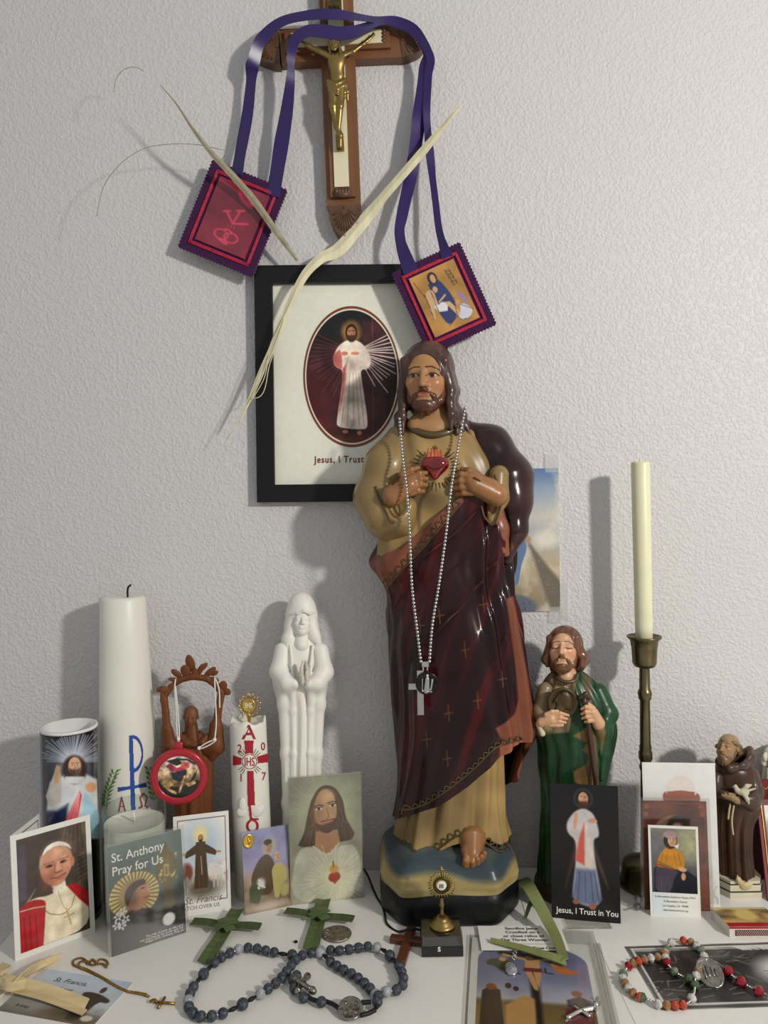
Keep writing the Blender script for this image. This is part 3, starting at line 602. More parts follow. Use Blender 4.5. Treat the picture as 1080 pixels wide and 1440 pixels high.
# bare foot under the hem
fo = [cap(px(664, 1181, 58), px(665, 1204, 74), 20, 12, 5), cap(px(656, 1196, 72), px(657, 1206, 77), 8, 6, 4)]
for x0, x, y, r in ((656, 655, 1217, 5.6), (664.5, 664.5, 1218, 4.3), (671.5, 671.5, 1215, 3.9), (677, 677, 1211, 3.5), (681.5, 681, 1206, 3.2)): fo += chain([px(x0, 1203-(x0-651)*.15, 78), px((x0+x)/2, y-6, 84), px(x, y-1, 80)], [r*.9, r*.95, r], k=1.5)
mk('foot', figmesh(fo, .9, Q)[:2], M_SKIN, st)
# ball chain with medal and cross
nk = thing('ball_chain_necklace', 'silver ball-chain necklace with medal and cross hung on the large heart statue', 'necklace', A(600, 960, .80))
def chain_pt(x, y):
    if y < 815: return None
bl = curve([(562, 589, 41), (566, 640, 62), (572, 690, 86), (576, 745, 82), (580, 830, 80), (586, 880, 80), (592, 930, 80)], 80); br = curve([(654, 574, 36), (644, 630, 60), (634, 690, 90), (628, 745, 86), (616, 830, 82), (608, 880, 82), (604, 930, 80)], 80)
M_STEEL = mat('bright_steel', (205, 203, 198), .22, 1.)
bm_ = []; sp = sphere((0, 0, 0), .0019, 8, 6)
for c in (bl, br):
    s_ = np.r_[0, np.cumsum(np.linalg.norm(np.diff(c, axis=0), axis=1))]; n = int(s_[-1]/5.1); w_ = Q(np.stack([np.interp(np.linspace(0, s_[-1], n), s_, c[:, k]) for k in range(3)], -1)); bm_ += [(sp[0]+x, sp[1]) for x in w_]; bm_.append(tube(w_, .0005, 4))
o = mk('ball_chain', join(*bm_), M_STEEL, nk); o['kind'] = 'stuff'
nq = lambda x, y, d: Q(np.array([[x, y, d]]))[0]; ux, uz, un = np.array([1., 0, 0]), np.array([0, 0, 1.]), np.array([0, -1., 0]); k = Y0/F*.91
mk('clasp', join(xf(bbox((-5*k, -4*k, 0), (5*k, 4*k, .002), .0005), nq(598, 934, 80), ux, uz, un), xf(box((-4*k, -8*k, 0), (-2*k, 8*k, .0015)), nq(598, 940, 80), ux, uz, un), xf(box((2*k, -8*k, 0), (4*k, 8*k, .0015)), nq(598, 940, 80), ux, uz, un)), M_STEEL, nk, False)
md = lathe([(0.0001, -.001), (15.5*k, -.001), (16.5*k, 0), (16.5*k, .0008), (15.5*k, .0014), (14*k, .0008), (0.0001, .0008)], 40); mk('medal', xf(md, nq(600.5, 961, 86), ux, uz, un), mat('dark_medal', (58, 54, 52), .25, 1., var=(300, .3)), nk)
fg = [chain([px(601, 955, 88), px(600, 972, 88)], [3.2, 4.5], k=1), cap(px(601, 950, 88), px(601, 951, 88), 2.2), chain([px(594, 955, 88), px(594, 972, 88)], [1, 1], k=1), chain([px(608, 956, 88), px(606, 970, 88)], [1.6, 1.2], k=1), cap(px(594, 972, 88), px(607, 973, 88), 1.2)]
mk('medal_relief', figmesh(fg, .6, Q)[:2], M_STEEL, nk)
mk('cross_pendant', join(xf(bbox((-4.5*k, -36*k, 0), (4.5*k, 28*k, .0022), .0004), nq(591, 970, 82), ux, uz, un), xf(bbox((-20*k, -4.5*k, 0), (18*k, 4.5*k, .0022), .0004), nq(594, 965, 82), ux, uz, un)), M_STEEL, nk, False)
# ================================================================ things on the wall
WS = WALL/F
def slabpx(pts, o0, o1, bev=0):
    """block whose front outline is traced in pixels at distance o1 from the wall, reaching back to o0"""
    Fp = np.array([A(x, y, WALL-o1) for x, y in pts]); return slab3(Fp, o0, o1)
def slab3(Fp, o0, o1):
    ar = np.sum(Fp[:, 0]*np.roll(Fp[:, 2], -1)-np.roll(Fp[:, 0], -1)*Fp[:, 2])
    if ar < 0: Fp = Fp[::-1]
    Bp = Fp.copy(); Bp[:, 1] = WALL-o0; n = len(Fp); i = np.arange(n); j = (i+1) % n
    return np.concatenate([Fp, Bp]), [np.stack([j, i, i+n, j+n], -1)] + [np.array([i, (i+n)[::-1]])]
M_WOOD = mat('walnut_wood', (114, 76, 48), .45, spec=.4, coat=.15, var=(16, .3), bump=(60, .15), stretch=(1, 1, .15))
M_WOODH = mat('walnut_wood_across', (108, 70, 44), .45, spec=.4, coat=.15, var=(16, .3), bump=(60, .15), stretch=(.15, 1, 1))
M_CARVE = mat('carved_dark_wood', (88, 60, 38), .45, var=(60, .3), coat=.1)
M_IVORY = mat('ivory_inlay', (222, 214, 182), .3, var=(20, .05), coat=.2)
M_BRASS = mat('worn_brass', (150, 126, 76), .36, .95, var=(70, .2), bump=(90, .1))
cx = thing('wall_crucifix', 'wooden wall crucifix with cream inlay, carved ends and brass figure', 'crucifix', A(480, 90, WALL))
O1, O2, O3 = .0165, .0215, .0235
mk('upright_beam', slabpx([(446, -64), (494, -66), (507.5, 289), (459.5, 290)], .0005, O1), M_WOOD, cx, False)
mk('cross_beam', slabpx([(392, 41), (560, 32.5), (566, 80), (396, 88)], .0005, O1+.0003), M_WOODH, cx, False)
mk('raised_panel', slabpx([(452, -50), (488, -51), (500, 276), (465, 277)], O1-.001, O2), M_WOOD, cx, False)
mk('raised_panel', slabpx([(400, 43.5), (547, 36.5), (549, 66.5), (401, 74)], O1-.001, O2+.0003), M_WOODH, cx, False)
mk('inlay', slabpx([(459, -30), (481, -31), (491, 262), (470.5, 263)], O2-.001, O3), M_IVORY, cx, False)
mk('inlay', slabpx([(409, 46.5), (537, 40.5), (538.5, 59.5), (410, 66)], O2-.001, O3+.0003), M_IVORY, cx, False)
def endcap(tip, base0, base1, name='end_cap'):
    """carved pointed end with a shell of grooves"""
    t, a, b = (np.array(q, float) for q in (tip, base0, base1)); L = curve([a, a+(t-a)*.35+(a-b)*.10, a+(t-a)*.75+(a-b)*.13, t], 9); R = curve([t, b+(t-b)*.75+(b-a)*.13, b+(t-b)*.35+(b-a)*.10, b], 9)
    o = mk(name, slabpx([tuple(q) for q in np.concatenate([L, R[1:]])], .0005, O1+.0014), M_CARVE, cx, False); m_ = (a+b)/2; parts = []
    ax_ = t-m_; ln = np.linalg.norm(ax_); ax_ = ax_/ln; sd = (b-a)/2
    for i in range(11):
        g = (i-5)/5*1.25; d = ax_*math.cos(g)*ln*.84+sd*math.sin(g)*.9; parts.append(tube([A(*(m_+ax_*3+d*.25), WALL-O1-.0014), A(*(m_+ax_*3+d*.8), WALL-O1-.0018)], [.0005, .0011], 6))
    for i in range(13):
        g = (i-6)/6*1.45; d = ax_*math.cos(g)*ln*.9+sd*math.sin(g)*.97; parts.append(sphere(A(*(m_+ax_*2+d*.92), WALL-O1-.0014), .0011, 8, 6))
    parts.append(sphere(A(*(m_+ax_*3), WALL-O1-.0014), .0016, 8, 6)); mk('carving', join(*parts), M_CARVE, o)
endcap((485, 338), (460, 289), (508, 288)); endcap((351, 69), (394, 90), (391, 41)); endcap((600, 57), (560, 32), (566, 80)); endcap((468, -112), (494, -64), (446, -64))
mk('scallop_ornament', join(*[sphere(A(473+4.2*i+(3 if 0 else 0), 268, WALL-O3), (.0022, .0012, .004), 8, 6) for i in range(5)], slabpx([(469, 268), (493, 267), (494, 276), (470, 277)], O2-.001, O3+.0006)), M_CARVE, cx)
for x, y in ((407, 58), (541, 50)): mk('scallop_ornament', join(*[sphere(A(x+(2 if x < 450 else -2), y-8+5*i, WALL-O3), (.003, .0012, .0022), 8, 6) for i in range(4)]), M_CARVE, cx)
pl = mk('title_plate', slabpx([(460, 0), (480, -1), (480.6, 15), (460.6, 16)], O3-.0005, O3+.001), mat('bronze_plate', (92, 78, 48), .4, .8, var=(200, .4)), cx, False)
cd_ = Card(A(461, 0, WALL-O3-.001), (1, 0, 0), (0, 0, -1), .017, .014); M_PLATEL = mat('dark_bronze_letters', (40, 32, 18), .5, .6)
for s_, y in (('INRI', .93),): text(pl, s_, cd_, .02, y, .0085, M_PLATEL, xs=.8, weight=.02, off=.0006)
# brass figure
Qc = frame_px(WALL-O3-.004)
def body():
    P = []
    P += [ell(px(473, 85, 6), (13, 17, 8), rotm(0, 0, 4), 4), ell(px(474, 104, 5), (10.5, 14, 7), None, 5), ell(px(473, 118, 5), (11, 9, 7), None, 4)]
    P += chain([px(462, 78, 5), px(447, 71, 4), px(434, 64, 3), px(423, 57, 2)], [4.6, 4, 3.2, 2.3], k=2.5) + chain([px(483, 77, 5), px(497, 71, 4), px(511, 61, 3), px(522, 52, 2)], [4.6, 4, 3.2, 2.3], k=2.5)
    for sx, (hx_, hy_) in ((-1, (421, 56)), (1, (523.5, 50.5))): P += [cap(px(hx_, hy_, 2), px(hx_+sx*2, hy_-3, 2), 2.6, 1.8, 1)]+[cap(px(hx_, hy_, 2.5), px(hx_+sx*(1+i), hy_-5+1.4*i, 2.5), 1, .7, .5) for i in range(4)]
    P += chain([px(468, 124, 6), px(468, 148, 9), px(473, 180, 5)], [7, 5.4, 3.4], k=2.5) + chain([px(479, 124, 6), px(478, 148, 10), px(476, 180, 6)], [7, 5.4, 3.4], k=2.5)
    P += chain([px(475, 180, 5), px(478, 190, 6), px(478, 205, 3)], [3.6, 4.6, 4], k=2)
    P += [ell(px(476, 70, 6), (4, 8, 4), None, 3)]; return P
mk('body', figmesh(body(), .75, Qc)[:2], M_BRASS, cx)
LC = [chain([px(461, 113, 8), px(472, 118, 12), px(485, 112, 8)], [3, 3.4, 3], k=2), chain([px(462, 119, 8), px(474, 125, 12), px(485, 118, 8)], [3.5, 4, 3.6], k=3), chain([px(464, 126, 8), px(475, 132, 12)], [4, 3], k=3), chain([px(485, 116, 8), px(488, 128, 8), px(489, 141, 7)], [3, 3.6, 1.6], k=2), chain([px(486, 118, 9), px(484, 130, 10), px(485, 138, 8)], [2.4, 2.2, 1.2], k=1.5)]
mk('loincloth', figmesh(LC, .7, Qc)[:2], M_BRASS, cx)
head(cx, Qc, 470, 62, 21, 7, (-18, 18, -14), ((158, 128, 66), (150, 120, 60), (150, 120, 60)), .5, (M_BRASS, M_BRASS), hairlong([[(-.3, 0, .1, .09), (-.34, -.3, .1, .09), (-.3, -.6, .12, .05)], [(.3, 0, .1, .09), (.36, -.3, .1, .09), (.34, -.7, .12, .05)]], .08), lids=None)
mk('foot_rest', slabpx([(472, 190), (483, 189), (484, 211), (473, 212)], O3-.0005, O3+.004), M_BRASS, cx, False)
mk('nail', sphere(A(478, 202, WALL-O3-.009), (.0016, .001, .0016), 8, 6), M_PLATEL, cx)
# framed picture
fr_ = thing('framed_picture', 'black-framed picture with an oval print on a cream mat', 'picture frame', A(495, 703, WALL))
fw, fh = 270*WS*.985, 332*WS*.985; c = onwall(494.5, 539, fw, fh, .35, .0135); m_ = 24.5*WS/fw; n_ = 24.5*WS/fh; M_BLACK = mat('black_frame', (16, 16, 17), .45, spec=.35, var=(80, .2))
def bar(x0, y0, x1, y1): return c.slab(.013, 0, x0, y0, x1, y1)
for q in ((0, 0, 1, n_), (0, 1-n_, 1, 1), (0, n_, m_, 1-n_), (1-m_, n_, 1, 1-n_)): mk('frame_bar', bar(*q), M_BLACK, fr_, False)
mk('backing', c.slab(.003, 0, m_, n_, 1-m_, 1-n_, -.010), M_BLACK, fr_, False)
M_PRINT = mat('printed_paper', vcol=True, rough=.42, spec=.35, var=(150, .03))
VF, X, Y = c.sheet(.0011, m_*.9, n_*.9, 1-m_*.9, 1-n_*.9, -.008); mk('mat_board', VF, M_PRINT, fr_, False, Paint(X, Y, (232, 230, 214)).noise(.015, 5).C)
def ovalsheet(c, cx_, cy_, rx, ry, res, off):
    nr, nt = int(max(rx, ry)/res), int(2*PI*max(rx, ry)*.8/res); r_, t_ = np.meshgrid(np.linspace(.001, 1, nr), np.arange(nt)*2*PI/nt, indexing='ij'); a, b = (r_*np.cos(t_)).ravel(), (r_*np.sin(t_)).ravel()
    V = c.at(cx_, cy_, off)+np.outer(a*rx, c.u)+np.outer(b*ry, c.v); i, j = np.meshgrid(np.arange(nr-1), np.arange(nt), indexing='ij'); k = (j+1) % nt
    return (V, [np.stack([i*nt+j, i*nt+k, i*nt+nt+k, i*nt+nt+j], -1).reshape(-1, 4)]), a, b
VF, X, Y = ovalsheet(c, .5, .468, 67.5*WS, 98*WS, .0009, -.0074); p = Paint(X*.69, Y, (52, 32, 32)); rr = np.sqrt(X*X+Y*Y)
p.mix((98, 30, 36), np.clip((-X-.05)*1.6, 0, 1)*np.clip((Y+.35)*2, 0, 1)*.8); p.mix((24, 26, 28), np.clip((-.35-Y)*3, 0, 1)*.85); p.mix((104, 48, 34), np.clip((Y-.78)*10, 0, 1)); p.rect(.14, -.8, .5, .8, (70, 38, 36), .05, .5); p.line([(.3, -.85), (.3, .8)], .012, (120, 70, 60), .7)
p.rays(.02, -.36, .05, .75, 16, .012, (140, 58, 62), .5, PI*.62, PI*1.15, 3); p.rays(.06, -.36, .06, .75, 15, .014, (226, 214, 208), .75, -.5, 1.1, 5)
p.glow(0, -.64, .17, .2, (240, 170, 80), 1.4); p.poly([(-.07, -.52), (-.19, -.44), (-.27, -.28), (-.24, -.14), (-.12, -.1), (-.15, .2), (-.22, .6), (-.22, .72), (.18, .76), (.23, .68), (.15, .1), (.12, -.1), (.24, -.1), (.29, -.25), (.17, -.46), (.06, -.52)], (222, 204, 188), .03)
p.poly([(-.14, -.42), (-.28, -.3), (-.24, -.14), (-.12, -.1), (-.02, -.34), (-.07, -.2), (-.12, .3), (-.2, .6), (-.13, 0)], (176, 92, 84), .04, .8)
for x0, x1 in ((-.08, -.15), (-.03, -.07), (.02, .02), (.06, .1), (.1, .17)): p.line([(x0, -.05), (x1, .7)], .018, (176, 152, 136), .6)
p.ell(-.1, -.33, .05, .03, (190, 120, 95)); p.ell(.05, -.33, .06, .025, (190, 120, 95)); p.ell(0, -.62, .085, .13, (44, 26, 22), .2); p.face(0, -.62, .09, (196, 130, 96), (44, 26, 22), (70, 36, 28)); p.ell(-.1, .78, .04, .025, (190, 120, 95)); p.ell(.1, .8, .035, .03, (190, 120, 95))
p.noise(.2, 6); p.mix((236, 224, 200), (rr > .945)*1.); p.mix((124, 66, 46), (rr > .962)*1.)
mk('oval_print', VF, M_PRINT, fr_, False, p.C)
M_REDINK = mat('red_ink', (112, 36, 34), .6); text(fr_, 'Jesus, I Trust in You', c, .5, .833, .0118, M_REDINK, 'CENTER', weight=.012, off=-.0072, xs=.82, spacing=1.15)
# scapular: two cloth panels joined by ribbons draped over the crucifix
sc = thing('scapular', 'large purple felt scapular with two picture panels on ribbons draped over the crucifix', 'scapular', A(480, 30, WALL-.02))
M_FELT = mat('purple_felt', (62, 26, 66), .95, spec=.1, sheen=.3, var=(400, .25), bump=(500, .4)); M_CORD = mat('crimson_braid', (176, 34, 62), .6, var=(300, .25), bump=(600, .5)); M_RIB = mat('purple_satin', (40, 22, 86), .32, spec=.5, sheen=.2, var=(12, .2), stretch=(1, 1, .3)); M_FILM = mat('glossy_print', vcol=True, rough=.18, spec=.5, coat=.6, var=(40, .06))
def panel(cxp, cyp, Wp, Hp, ang, off, paint, tilt=0):
    k = (WALL-off)/F; c = onwall(cxp, cyp, Wp*k, Hp*k, ang, off); 
    if tilt: c = Card(c.o, c.u+np.array([0, tilt, 0]), c.v, c.W, c.H)
    z = []; nx, ny = 22, 26; e = .0016
    for i in range(nx*2): z.append((c.W*i/(nx*2), -e*(i % 2)))
    for i in range(ny*2): z.append((c.W+e*(i % 2), c.H*i/(ny*2)))
    for i in range(nx*2): z.append((c.W-c.W*i/(nx*2), c.H+e*(i % 2)))
    for i in range(ny*2): z.append((-e*(i % 2), c.H-c.H*i/(ny*2)))
    o = mk('cloth_panel', xf(prism(z, -.003, 0), c.o, c.u, c.v, c.n), M_FELT, sc, False)
    q = [c.at(x, y, .0008) for x, y in ((.1, .085), (.9, .085), (.9, .915), (.1, .915))]; P = []
    for i in range(4): P += [q[i]+(q[(i+1) % 4]-q[i])*t for t in np.linspace(0, 1, 12, endpoint=False)]
    q2 = [P[i]*.96+np.mean(P, 0)*.04 for i in range(len(P))]
    mk('braid', join(tube(P, .0012, 6, closed=True), tube(q2, .0012, 6, closed=True)), M_CORD, o)
    VF, X, Y = c.sheet(.0009, .17, .14, .83, .86, .0022); a = .66*Wp/(.72*Hp); mk('picture_patch', VF, M_FILM, o, False, paint(X, Y/a if 0 else Y, a).C); mk('patch_back', c.slab(.002, 0, .165, .137, .835, .863, .0021), M_CORD, o, False)
    return c
def paint_red(X, Y, a):
    p = Paint(X, Y/a, (128, 40, 56)); p.noise(.12, 3); pk = (208, 66, 92)
    p.ell(.62, .17/a, .2, .07/a, pk, .3, .5); p.ell(.56, .12/a, .16, .05, (160, 40, 60), .4, .5, .7)
    for x0, y0 in ((.36, .44), (.6, .36), (.76, .52)): p.line([(x0, y0/a), (.55, .58/a)], .035, pk); p.line([(x0-.06, y0/a+.02), (x0+.06, y0/a-.02)], .035, pk)
    for i in range(3): p.ell(.48+.06*i, .63/a, .012, .018, pk)
    for cx_ in (.42, .62):
        for g in range(26): t = g/26*2*PI; p.line([(cx_+.12*math.cos(t), .79/a+.085*math.sin(t)), (cx_+.145*math.cos(t+.3), .79/a+.1*math.sin(t+.3))], .018, pk, .9)
    p.ell(.53, .71/a, .09, .04, pk, .3, .2); p.ell(.5, .88/a, .12, .035, pk, .3, .2); p.ell(.52, .72/a, .04, .015, (128, 40, 56)); return p
def paint_gold(X, Y, a):
    p = Paint(X, Y/a, (178, 132, 66)); p.noise(.1, 3); h = 1/a; k = (38, 32, 46); bl = (50, 58, 104)
    p.line([(.05, .08*h), (.17, .42*h)], .014, (90, 56, 30))
    for s_ in (0, .09): p.line([(.74+s_, .1*h), (.79+s_, .38*h)], .013, k)
    for i in range(9): p.line([(.745+.006*i, (.12+.03*i)*h), (.83+.006*i, (.115+.03*i)*h)], .01, k)
    p.poly([(.32, .2*h), (.42, .16*h), (.56, .2*h), (.64, .4*h), (.68, .56*h), (.6, .84*h), (.36, .93*h), (.28, .7*h), (.3, .4*h)], bl, .02); p.ell(.44, .14*h, .1, .1*h, k, .1); p.ell(.45, .15*h, .055, .07*h, (205, 160, 110), .15)
    p.poly([(.16, .32*h), (.3, .28*h), (.36, .34*h), (.35, .56*h), (.22, .58*h), (.18, .74*h), (.13, .74*h), (.16, .5*h)], (206, 168, 126), .02); p.ell(.4, .32*h, .05, .05*h, (205, 165, 120), .2); p.poly([(.24, .55*h), (.44, .54*h), (.52, .6*h), (.46, .7*h), (.28, .66*h)], (226, 222, 220), .02); p.poly([(.46, .55*h), (.58, .58*h), (.7, .82*h), (.62, .86*h), (.52, .66*h)], (206, 168, 126), .02); p.line([(.38, .52*h), (.54, .46*h)], .04, (206, 168, 126))
    p.poly([(.76, .46*h), (.9, .56*h), (.93, .76*h), (.82, .64*h)], (150, 130, 160), .02); p.ell(.72, .64*h, .045, .05*h, (196, 150, 110), .2); p.poly([(.74, .68*h), (.84, .7*h), (.96, .84*h), (.82, .94*h), (.66, .92*h), (.6, .86*h), (.7, .8*h)], (205, 202, 214), .02)
    for q in ([(.32, .2*h), (.3, .4*h), (.28, .7*h)], [(.36, .93*h), (.6, .84*h), (.68, .56*h)], [(.16, .32*h), (.16, .5*h), (.13, .74*h)], [(.35, .56*h), (.36, .34*h)], [(.82, .94*h), (.66, .92*h), (.6, .86*h)], [(.52, .66*h), (.62, .86*h)], [(.74, .68*h), (.96, .84*h)]): p.line(q, .012, k, .8)
    return p
panel(327, 307, 111, 129, 23, .020, paint_red); panel(624.5, 420, 103, 124, -23.5, .034, paint_gold)
def rib(pts, wid, name='ribbon'):
    C = curve([(x, y, o*1e4) for x, y, o in pts], 240); w_ = np.interp(np.linspace(0, 1, 240), np.linspace(0, 1, len(wid)), wid); P = np.array([A(x, y, WALL-o/1e4) for x, y, o in C]); t = nrm(np.gradient(P, axis=0)); sd = nrm(np.cross(t, [0, 1., 0]))
    s_ = np.linspace(0, 1, 240); tw = .35*np.sin(s_*19)+.2*np.sin(s_*43+1); sd = sd*np.cos(tw)[:, None]+np.array([0, 1., 0])*np.sin(tw)[:, None]
    mk(name, ribbon(P, w_*1.15*WS, .0005, sd), M_RIB, sc)
rib([(333, 246, .022), (338, 215, .020), (348, 160, .018), (353, 115, .020), (357, 85, .027), (368, 55, .030), (390, 34, .030), (430, 22, .032), (470, 20, .034), (503, 24, .034), (530, 28, .032), (560, 30, .030), (583, 42, .029), (597, 64, .029), (596, 100, .022), (590, 160, .020), (580, 235, .022), (566, 300, .026), (562, 330, .032), (568, 356, .036), (578, 382, .0362)], [15, 15, 14, 13, 16, 14, 12, 12, 14, 12, 10, 11, 12, 13, 17, 17, 15, 14, 12, 13, 18])
rib([(383, 276, .022), (388, 250, .022), (396, 200, .024), (404, 150, .028), (409, 105, .031), (410, 75, .034), (415, 56, .035), (432, 44, .036), (455, 44, .037), (480, 47, .038), (495, 45, .038), (515, 38, .036), (535, 30, .034), (560, 32, .031), (586, 48, .030), (601, 70, .030), (602, 110, .024), (600, 160, .022), (605, 220, .022), (612, 280, .026), (619, 330, .032), (629, 362, .0362)], [19, 18, 18, 17, 12, 9, 12, 16, 17, 16, 12, 10, 9, 10, 9, 9, 12, 8, 8, 8, 9, 14])
# palm leaves tucked behind the crucifix
def leaf(pts, wid, name, label, m, strands=0, twist=.35):
    C = curve([(x, y, o*1e4) for x, y, o in pts], 90); P = np.array([A(x, y, WALL-o/1e4) for x, y, o in C]); w_ = np.interp(np.linspace(0, 1, 90), np.linspace(0, 1, len(wid)), wid)*WS; t = nrm(np.gradient(P, axis=0)); sd = nrm(np.cross(t, [0, 1., 0]))
    rt_ = thing(name, label, 'palm leaf', P[len(P)//2])
    for i, (dy, k) in enumerate(((-1, .5), (1, .5))):
        s2 = nrm(sd+np.array([0, twist*dy, 0])); mk('leaf_blade', ribbon(P+sd*(w_*.24*dy)[:, None], w_*.52, .0006, s2), m, rt_)
    return rt_, P
M_PALM = mat('dried_palm', (214, 206, 172), .55, var=(90, .15), bump=(120, .3), stretch=(1, 1, .2)); M_PALM2 = mat('grey_green_palm', (150, 142, 116), .55, var=(90, .2), bump=(120, .3))
r_, P = leaf([(650, 146, .05), (622, 180, .045), (590, 218, .038), (545, 270, .028), (505, 318, .0185), (480, 347, .0195), (450, 364, .026), (425, 392, .031), (402, 440, .031), (378, 500, .029), (356, 552, .03), (336, 595, .032)], [2, 9, 12, 12, 12, 17, 19, 14, 11, 9, 6, 2], 'palm_leaf', 'pale dried palm leaf slanting across the black picture frame', M_PALM)
for q in ([(420, 400, .032), (395, 455, .033), (365, 520, .033), (345, 570, .034), (320, 616, .036)], [(402, 440, .032), (380, 510, .034), (360, 560, .034), (352, 560, .034)], [(378, 500, .031), (372, 530, .036), (352, 566, .036)]): mk('fibre', tube([A(x, y, WALL-o) for x, y, o in curve(q, 24)], .0005, 5), M_PALM, r_)
r_, P = leaf([(226, 120, .066), (248, 146, .063), (265, 172, .06), (295, 212, .052), (330, 250, .041), (362, 288, .033), (390, 328, .029), (418, 366, .024)], [.6, 3, 6, 8, 9, 10, 9, 4], 'palm_leaf', 'thin grey-green palm leaf passing in front of the red scapular panel', M_PALM2)
for q in ([(136, 304, .06), (146, 262, .06), (170, 230, .06), (205, 208, .06), (235, 203, .058), (300, 208, .05), (318, 214, .05), (312, 224, .048)], [(160, 130, .06), (164, 110, .06), (176, 97, .06), (192, 95, .06), (202, 100, .06)]): mk('fibre', tube([A(x, y, WALL-o) for x, y, o in curve(q, 40)], .0004, 5), M_PALM2, r_)
# print taped to the wall
wc = thing('wall_print', 'sky-blue print of a blue-mantled figure with glittering rays taped to the wall', 'print', A(730, 860, WALL)); c = onwall(719.5, 760, 134*WS, 201*WS, 0, .002); mk('paper', c.slab(.0015), mat('white_card', (225, 224, 218), .6), wc, False)
VF, X, Y = c.sheet(.0009); p = Paint(X, Y*1.5); p.grad([(0, (104, 130, 164)), (.25, (156, 170, 186)), (.5, (206, 200, 190)), (.7, (172, 176, 182)), (1, (190, 172, 140)), (1.5, (140, 126, 104))])
n = vnoise(X*4+3, Y*5, 4, 4); p.mix((224, 214, 198), np.clip(n*2.4, 0, .8)); p.ell(.86, .74, .16, .1, (226, 218, 204), .7, 0, .8); p.mix((70, 112, 170), np.clip((.12-Y)*6, 0, 1)*np.clip((X-.6)*3, 0, 1)); p.poly([(.66, .74), (1.02, 1.2), (1.02, 1.5), (.9, 1.5)], (116, 106, 90), .06, .8)
p.poly([(.2, .5), (.5, .4), (.6, .62), (.63, .9), (.57, 1.22), (.5, 1.1), (.46, 1.3), (.2, 1.32)], (230, 226, 218), .03); p.poly([(.56, .5), (.64, .72), (.66, .85), (.6, 1.0), (.57, 1.2), (.52, 1.25), (.54, .8)], (104, 128, 164), .02); p.ell(.66, .73, .05, .03, (190, 140, 110), .3, .6); p.ell(.5, 1.46, .26, .14, (104, 112, 122), .2); p.ell(.47, 1.33, .06, .02, (80, 62, 44), .3, .5)
mk('print', VF, M_PRINT, wc, False, p.C); gl = []
for i in range(260):
    t = random.random()**.7; x = .68+t*.22+random.uniform(-.02, .02+.14*t); y = .53+t*.46
    if i > 190: x, y = random.uniform(.35, .7), random.uniform(.92, .995)
    if x < .995 and y < .995: gl.append(sphere(c.at(x, y, .0004), random.uniform(.0003, .0007), 5, 3))
o = mk('glitter', join(*gl), mat('silver_glitter', (235, 235, 235), .15, 1.), wc, False); o['kind'] = 'stuff'
M_TAPE = mat('clear_tape', (225, 224, 220), .35, alpha=.22, var=(30, .05))
for q in ((1.0, .8, 1.1, 1.06), (.42, -.22, .6, .05), (.86, -.1, 1.02, .03), (.88, .97, 1.02, 1.08)): mk('tape', c.slab(.0002, 0, q[0], q[1], q[2], q[3], .0006), M_TAPE, wc, False)
# ================================================================ candles, figures and standing things
def base_at(x, Y): return np.array([A(x, 1200, Y)[0], Y, 0.])
def zof(x, y, Y): return A(x, y, Y)[2]
def conehit(c, prof, off=0, lean=lambda z: 0.):
    """pixel -> point on a lathed body standing at c with profile (r, z)"""
    P = np.array(prof)
    def f(x, y):
        Y = c[1]-P[:, 0].mean()
        for _ in range(10):
            q = A(x, y, Y); r = np.interp(q[2]-c[2], P[:, 1], P[:, 0])+off; Y = c[1]-math.sqrt(max(r*r-(q[0]-c[0]-lean(q[2]))**2, 1e-8))
        return A(x, y, Y)
    return f
def decal(name, hit, dist, bb, res, m, parent):
    """flat printed or applied mark on a curved surface: the part of a fine patch where dist(X, Y) < 0 (pixels)"""
    xs, ys = np.arange(bb[0], bb[2], res), np.arange(bb[1], bb[3], res); X, Y = np.meshgrid(xs, ys, indexing='ij'); D = dist(X, Y) < 0; g = grid(len(xs), len(ys))[:, ::-1]; f = g[D.ravel()[g].sum(1) >= 3]
    u, inv = np.unique(f, return_inverse=True); V = np.array([hit(x, y) for x, y in zip(X.ravel()[u], Y.ravel()[u])]); return mk(name, (V, [inv.reshape(-1, 4)]), m, parent)
def dl(pts, w_, closed=False): return lambda X, Y: linedist(X, Y, pts, closed)-w_/2
def dp(pts): return lambda X, Y: inpoly(X, Y, pts)
def un(*fs): return lambda X, Y: np.min([f(X, Y) for f in fs], 0)
def textpx(parent, s, hit, x, y, size, m, name='lettering', xs=1., weight=0.):
    """lettering wrapped on a surface: size, x, y in pixels"""
    c = Card((0, 0, 0), (1, 0, 0), (0, -1, 0), 1, 1); o = text(parent, s, c, 0, 0, size, m, 'CENTER', 0, weight, 0, name); me = o.data; pr = np.array(parent['o'])
    V = np.array([q.co[:] for q in me.vertices])+pr; W_ = np.array([hit(x+a*xs, y-b) for a, b in V[:, :2]])-pr; me.vertices.foreach_set('co', W_.astype(np.float32).ravel()); return o
M_WAX = mat('white_wax', (226, 222, 210), .38, spec=.4, sss=.12, var=(20, .03), bump=(60, .04)); M_BLUE = mat('blue_wax', (34, 70, 150), .45); M_REDW = mat('red_wax', (158, 26, 40), .45, var=(60, .1)); M_LEAFG = mat('green_wax', (92, 140, 62), .5, var=(60, .15)); M_WICK = mat('charred_wick', (18, 17, 16), .9)
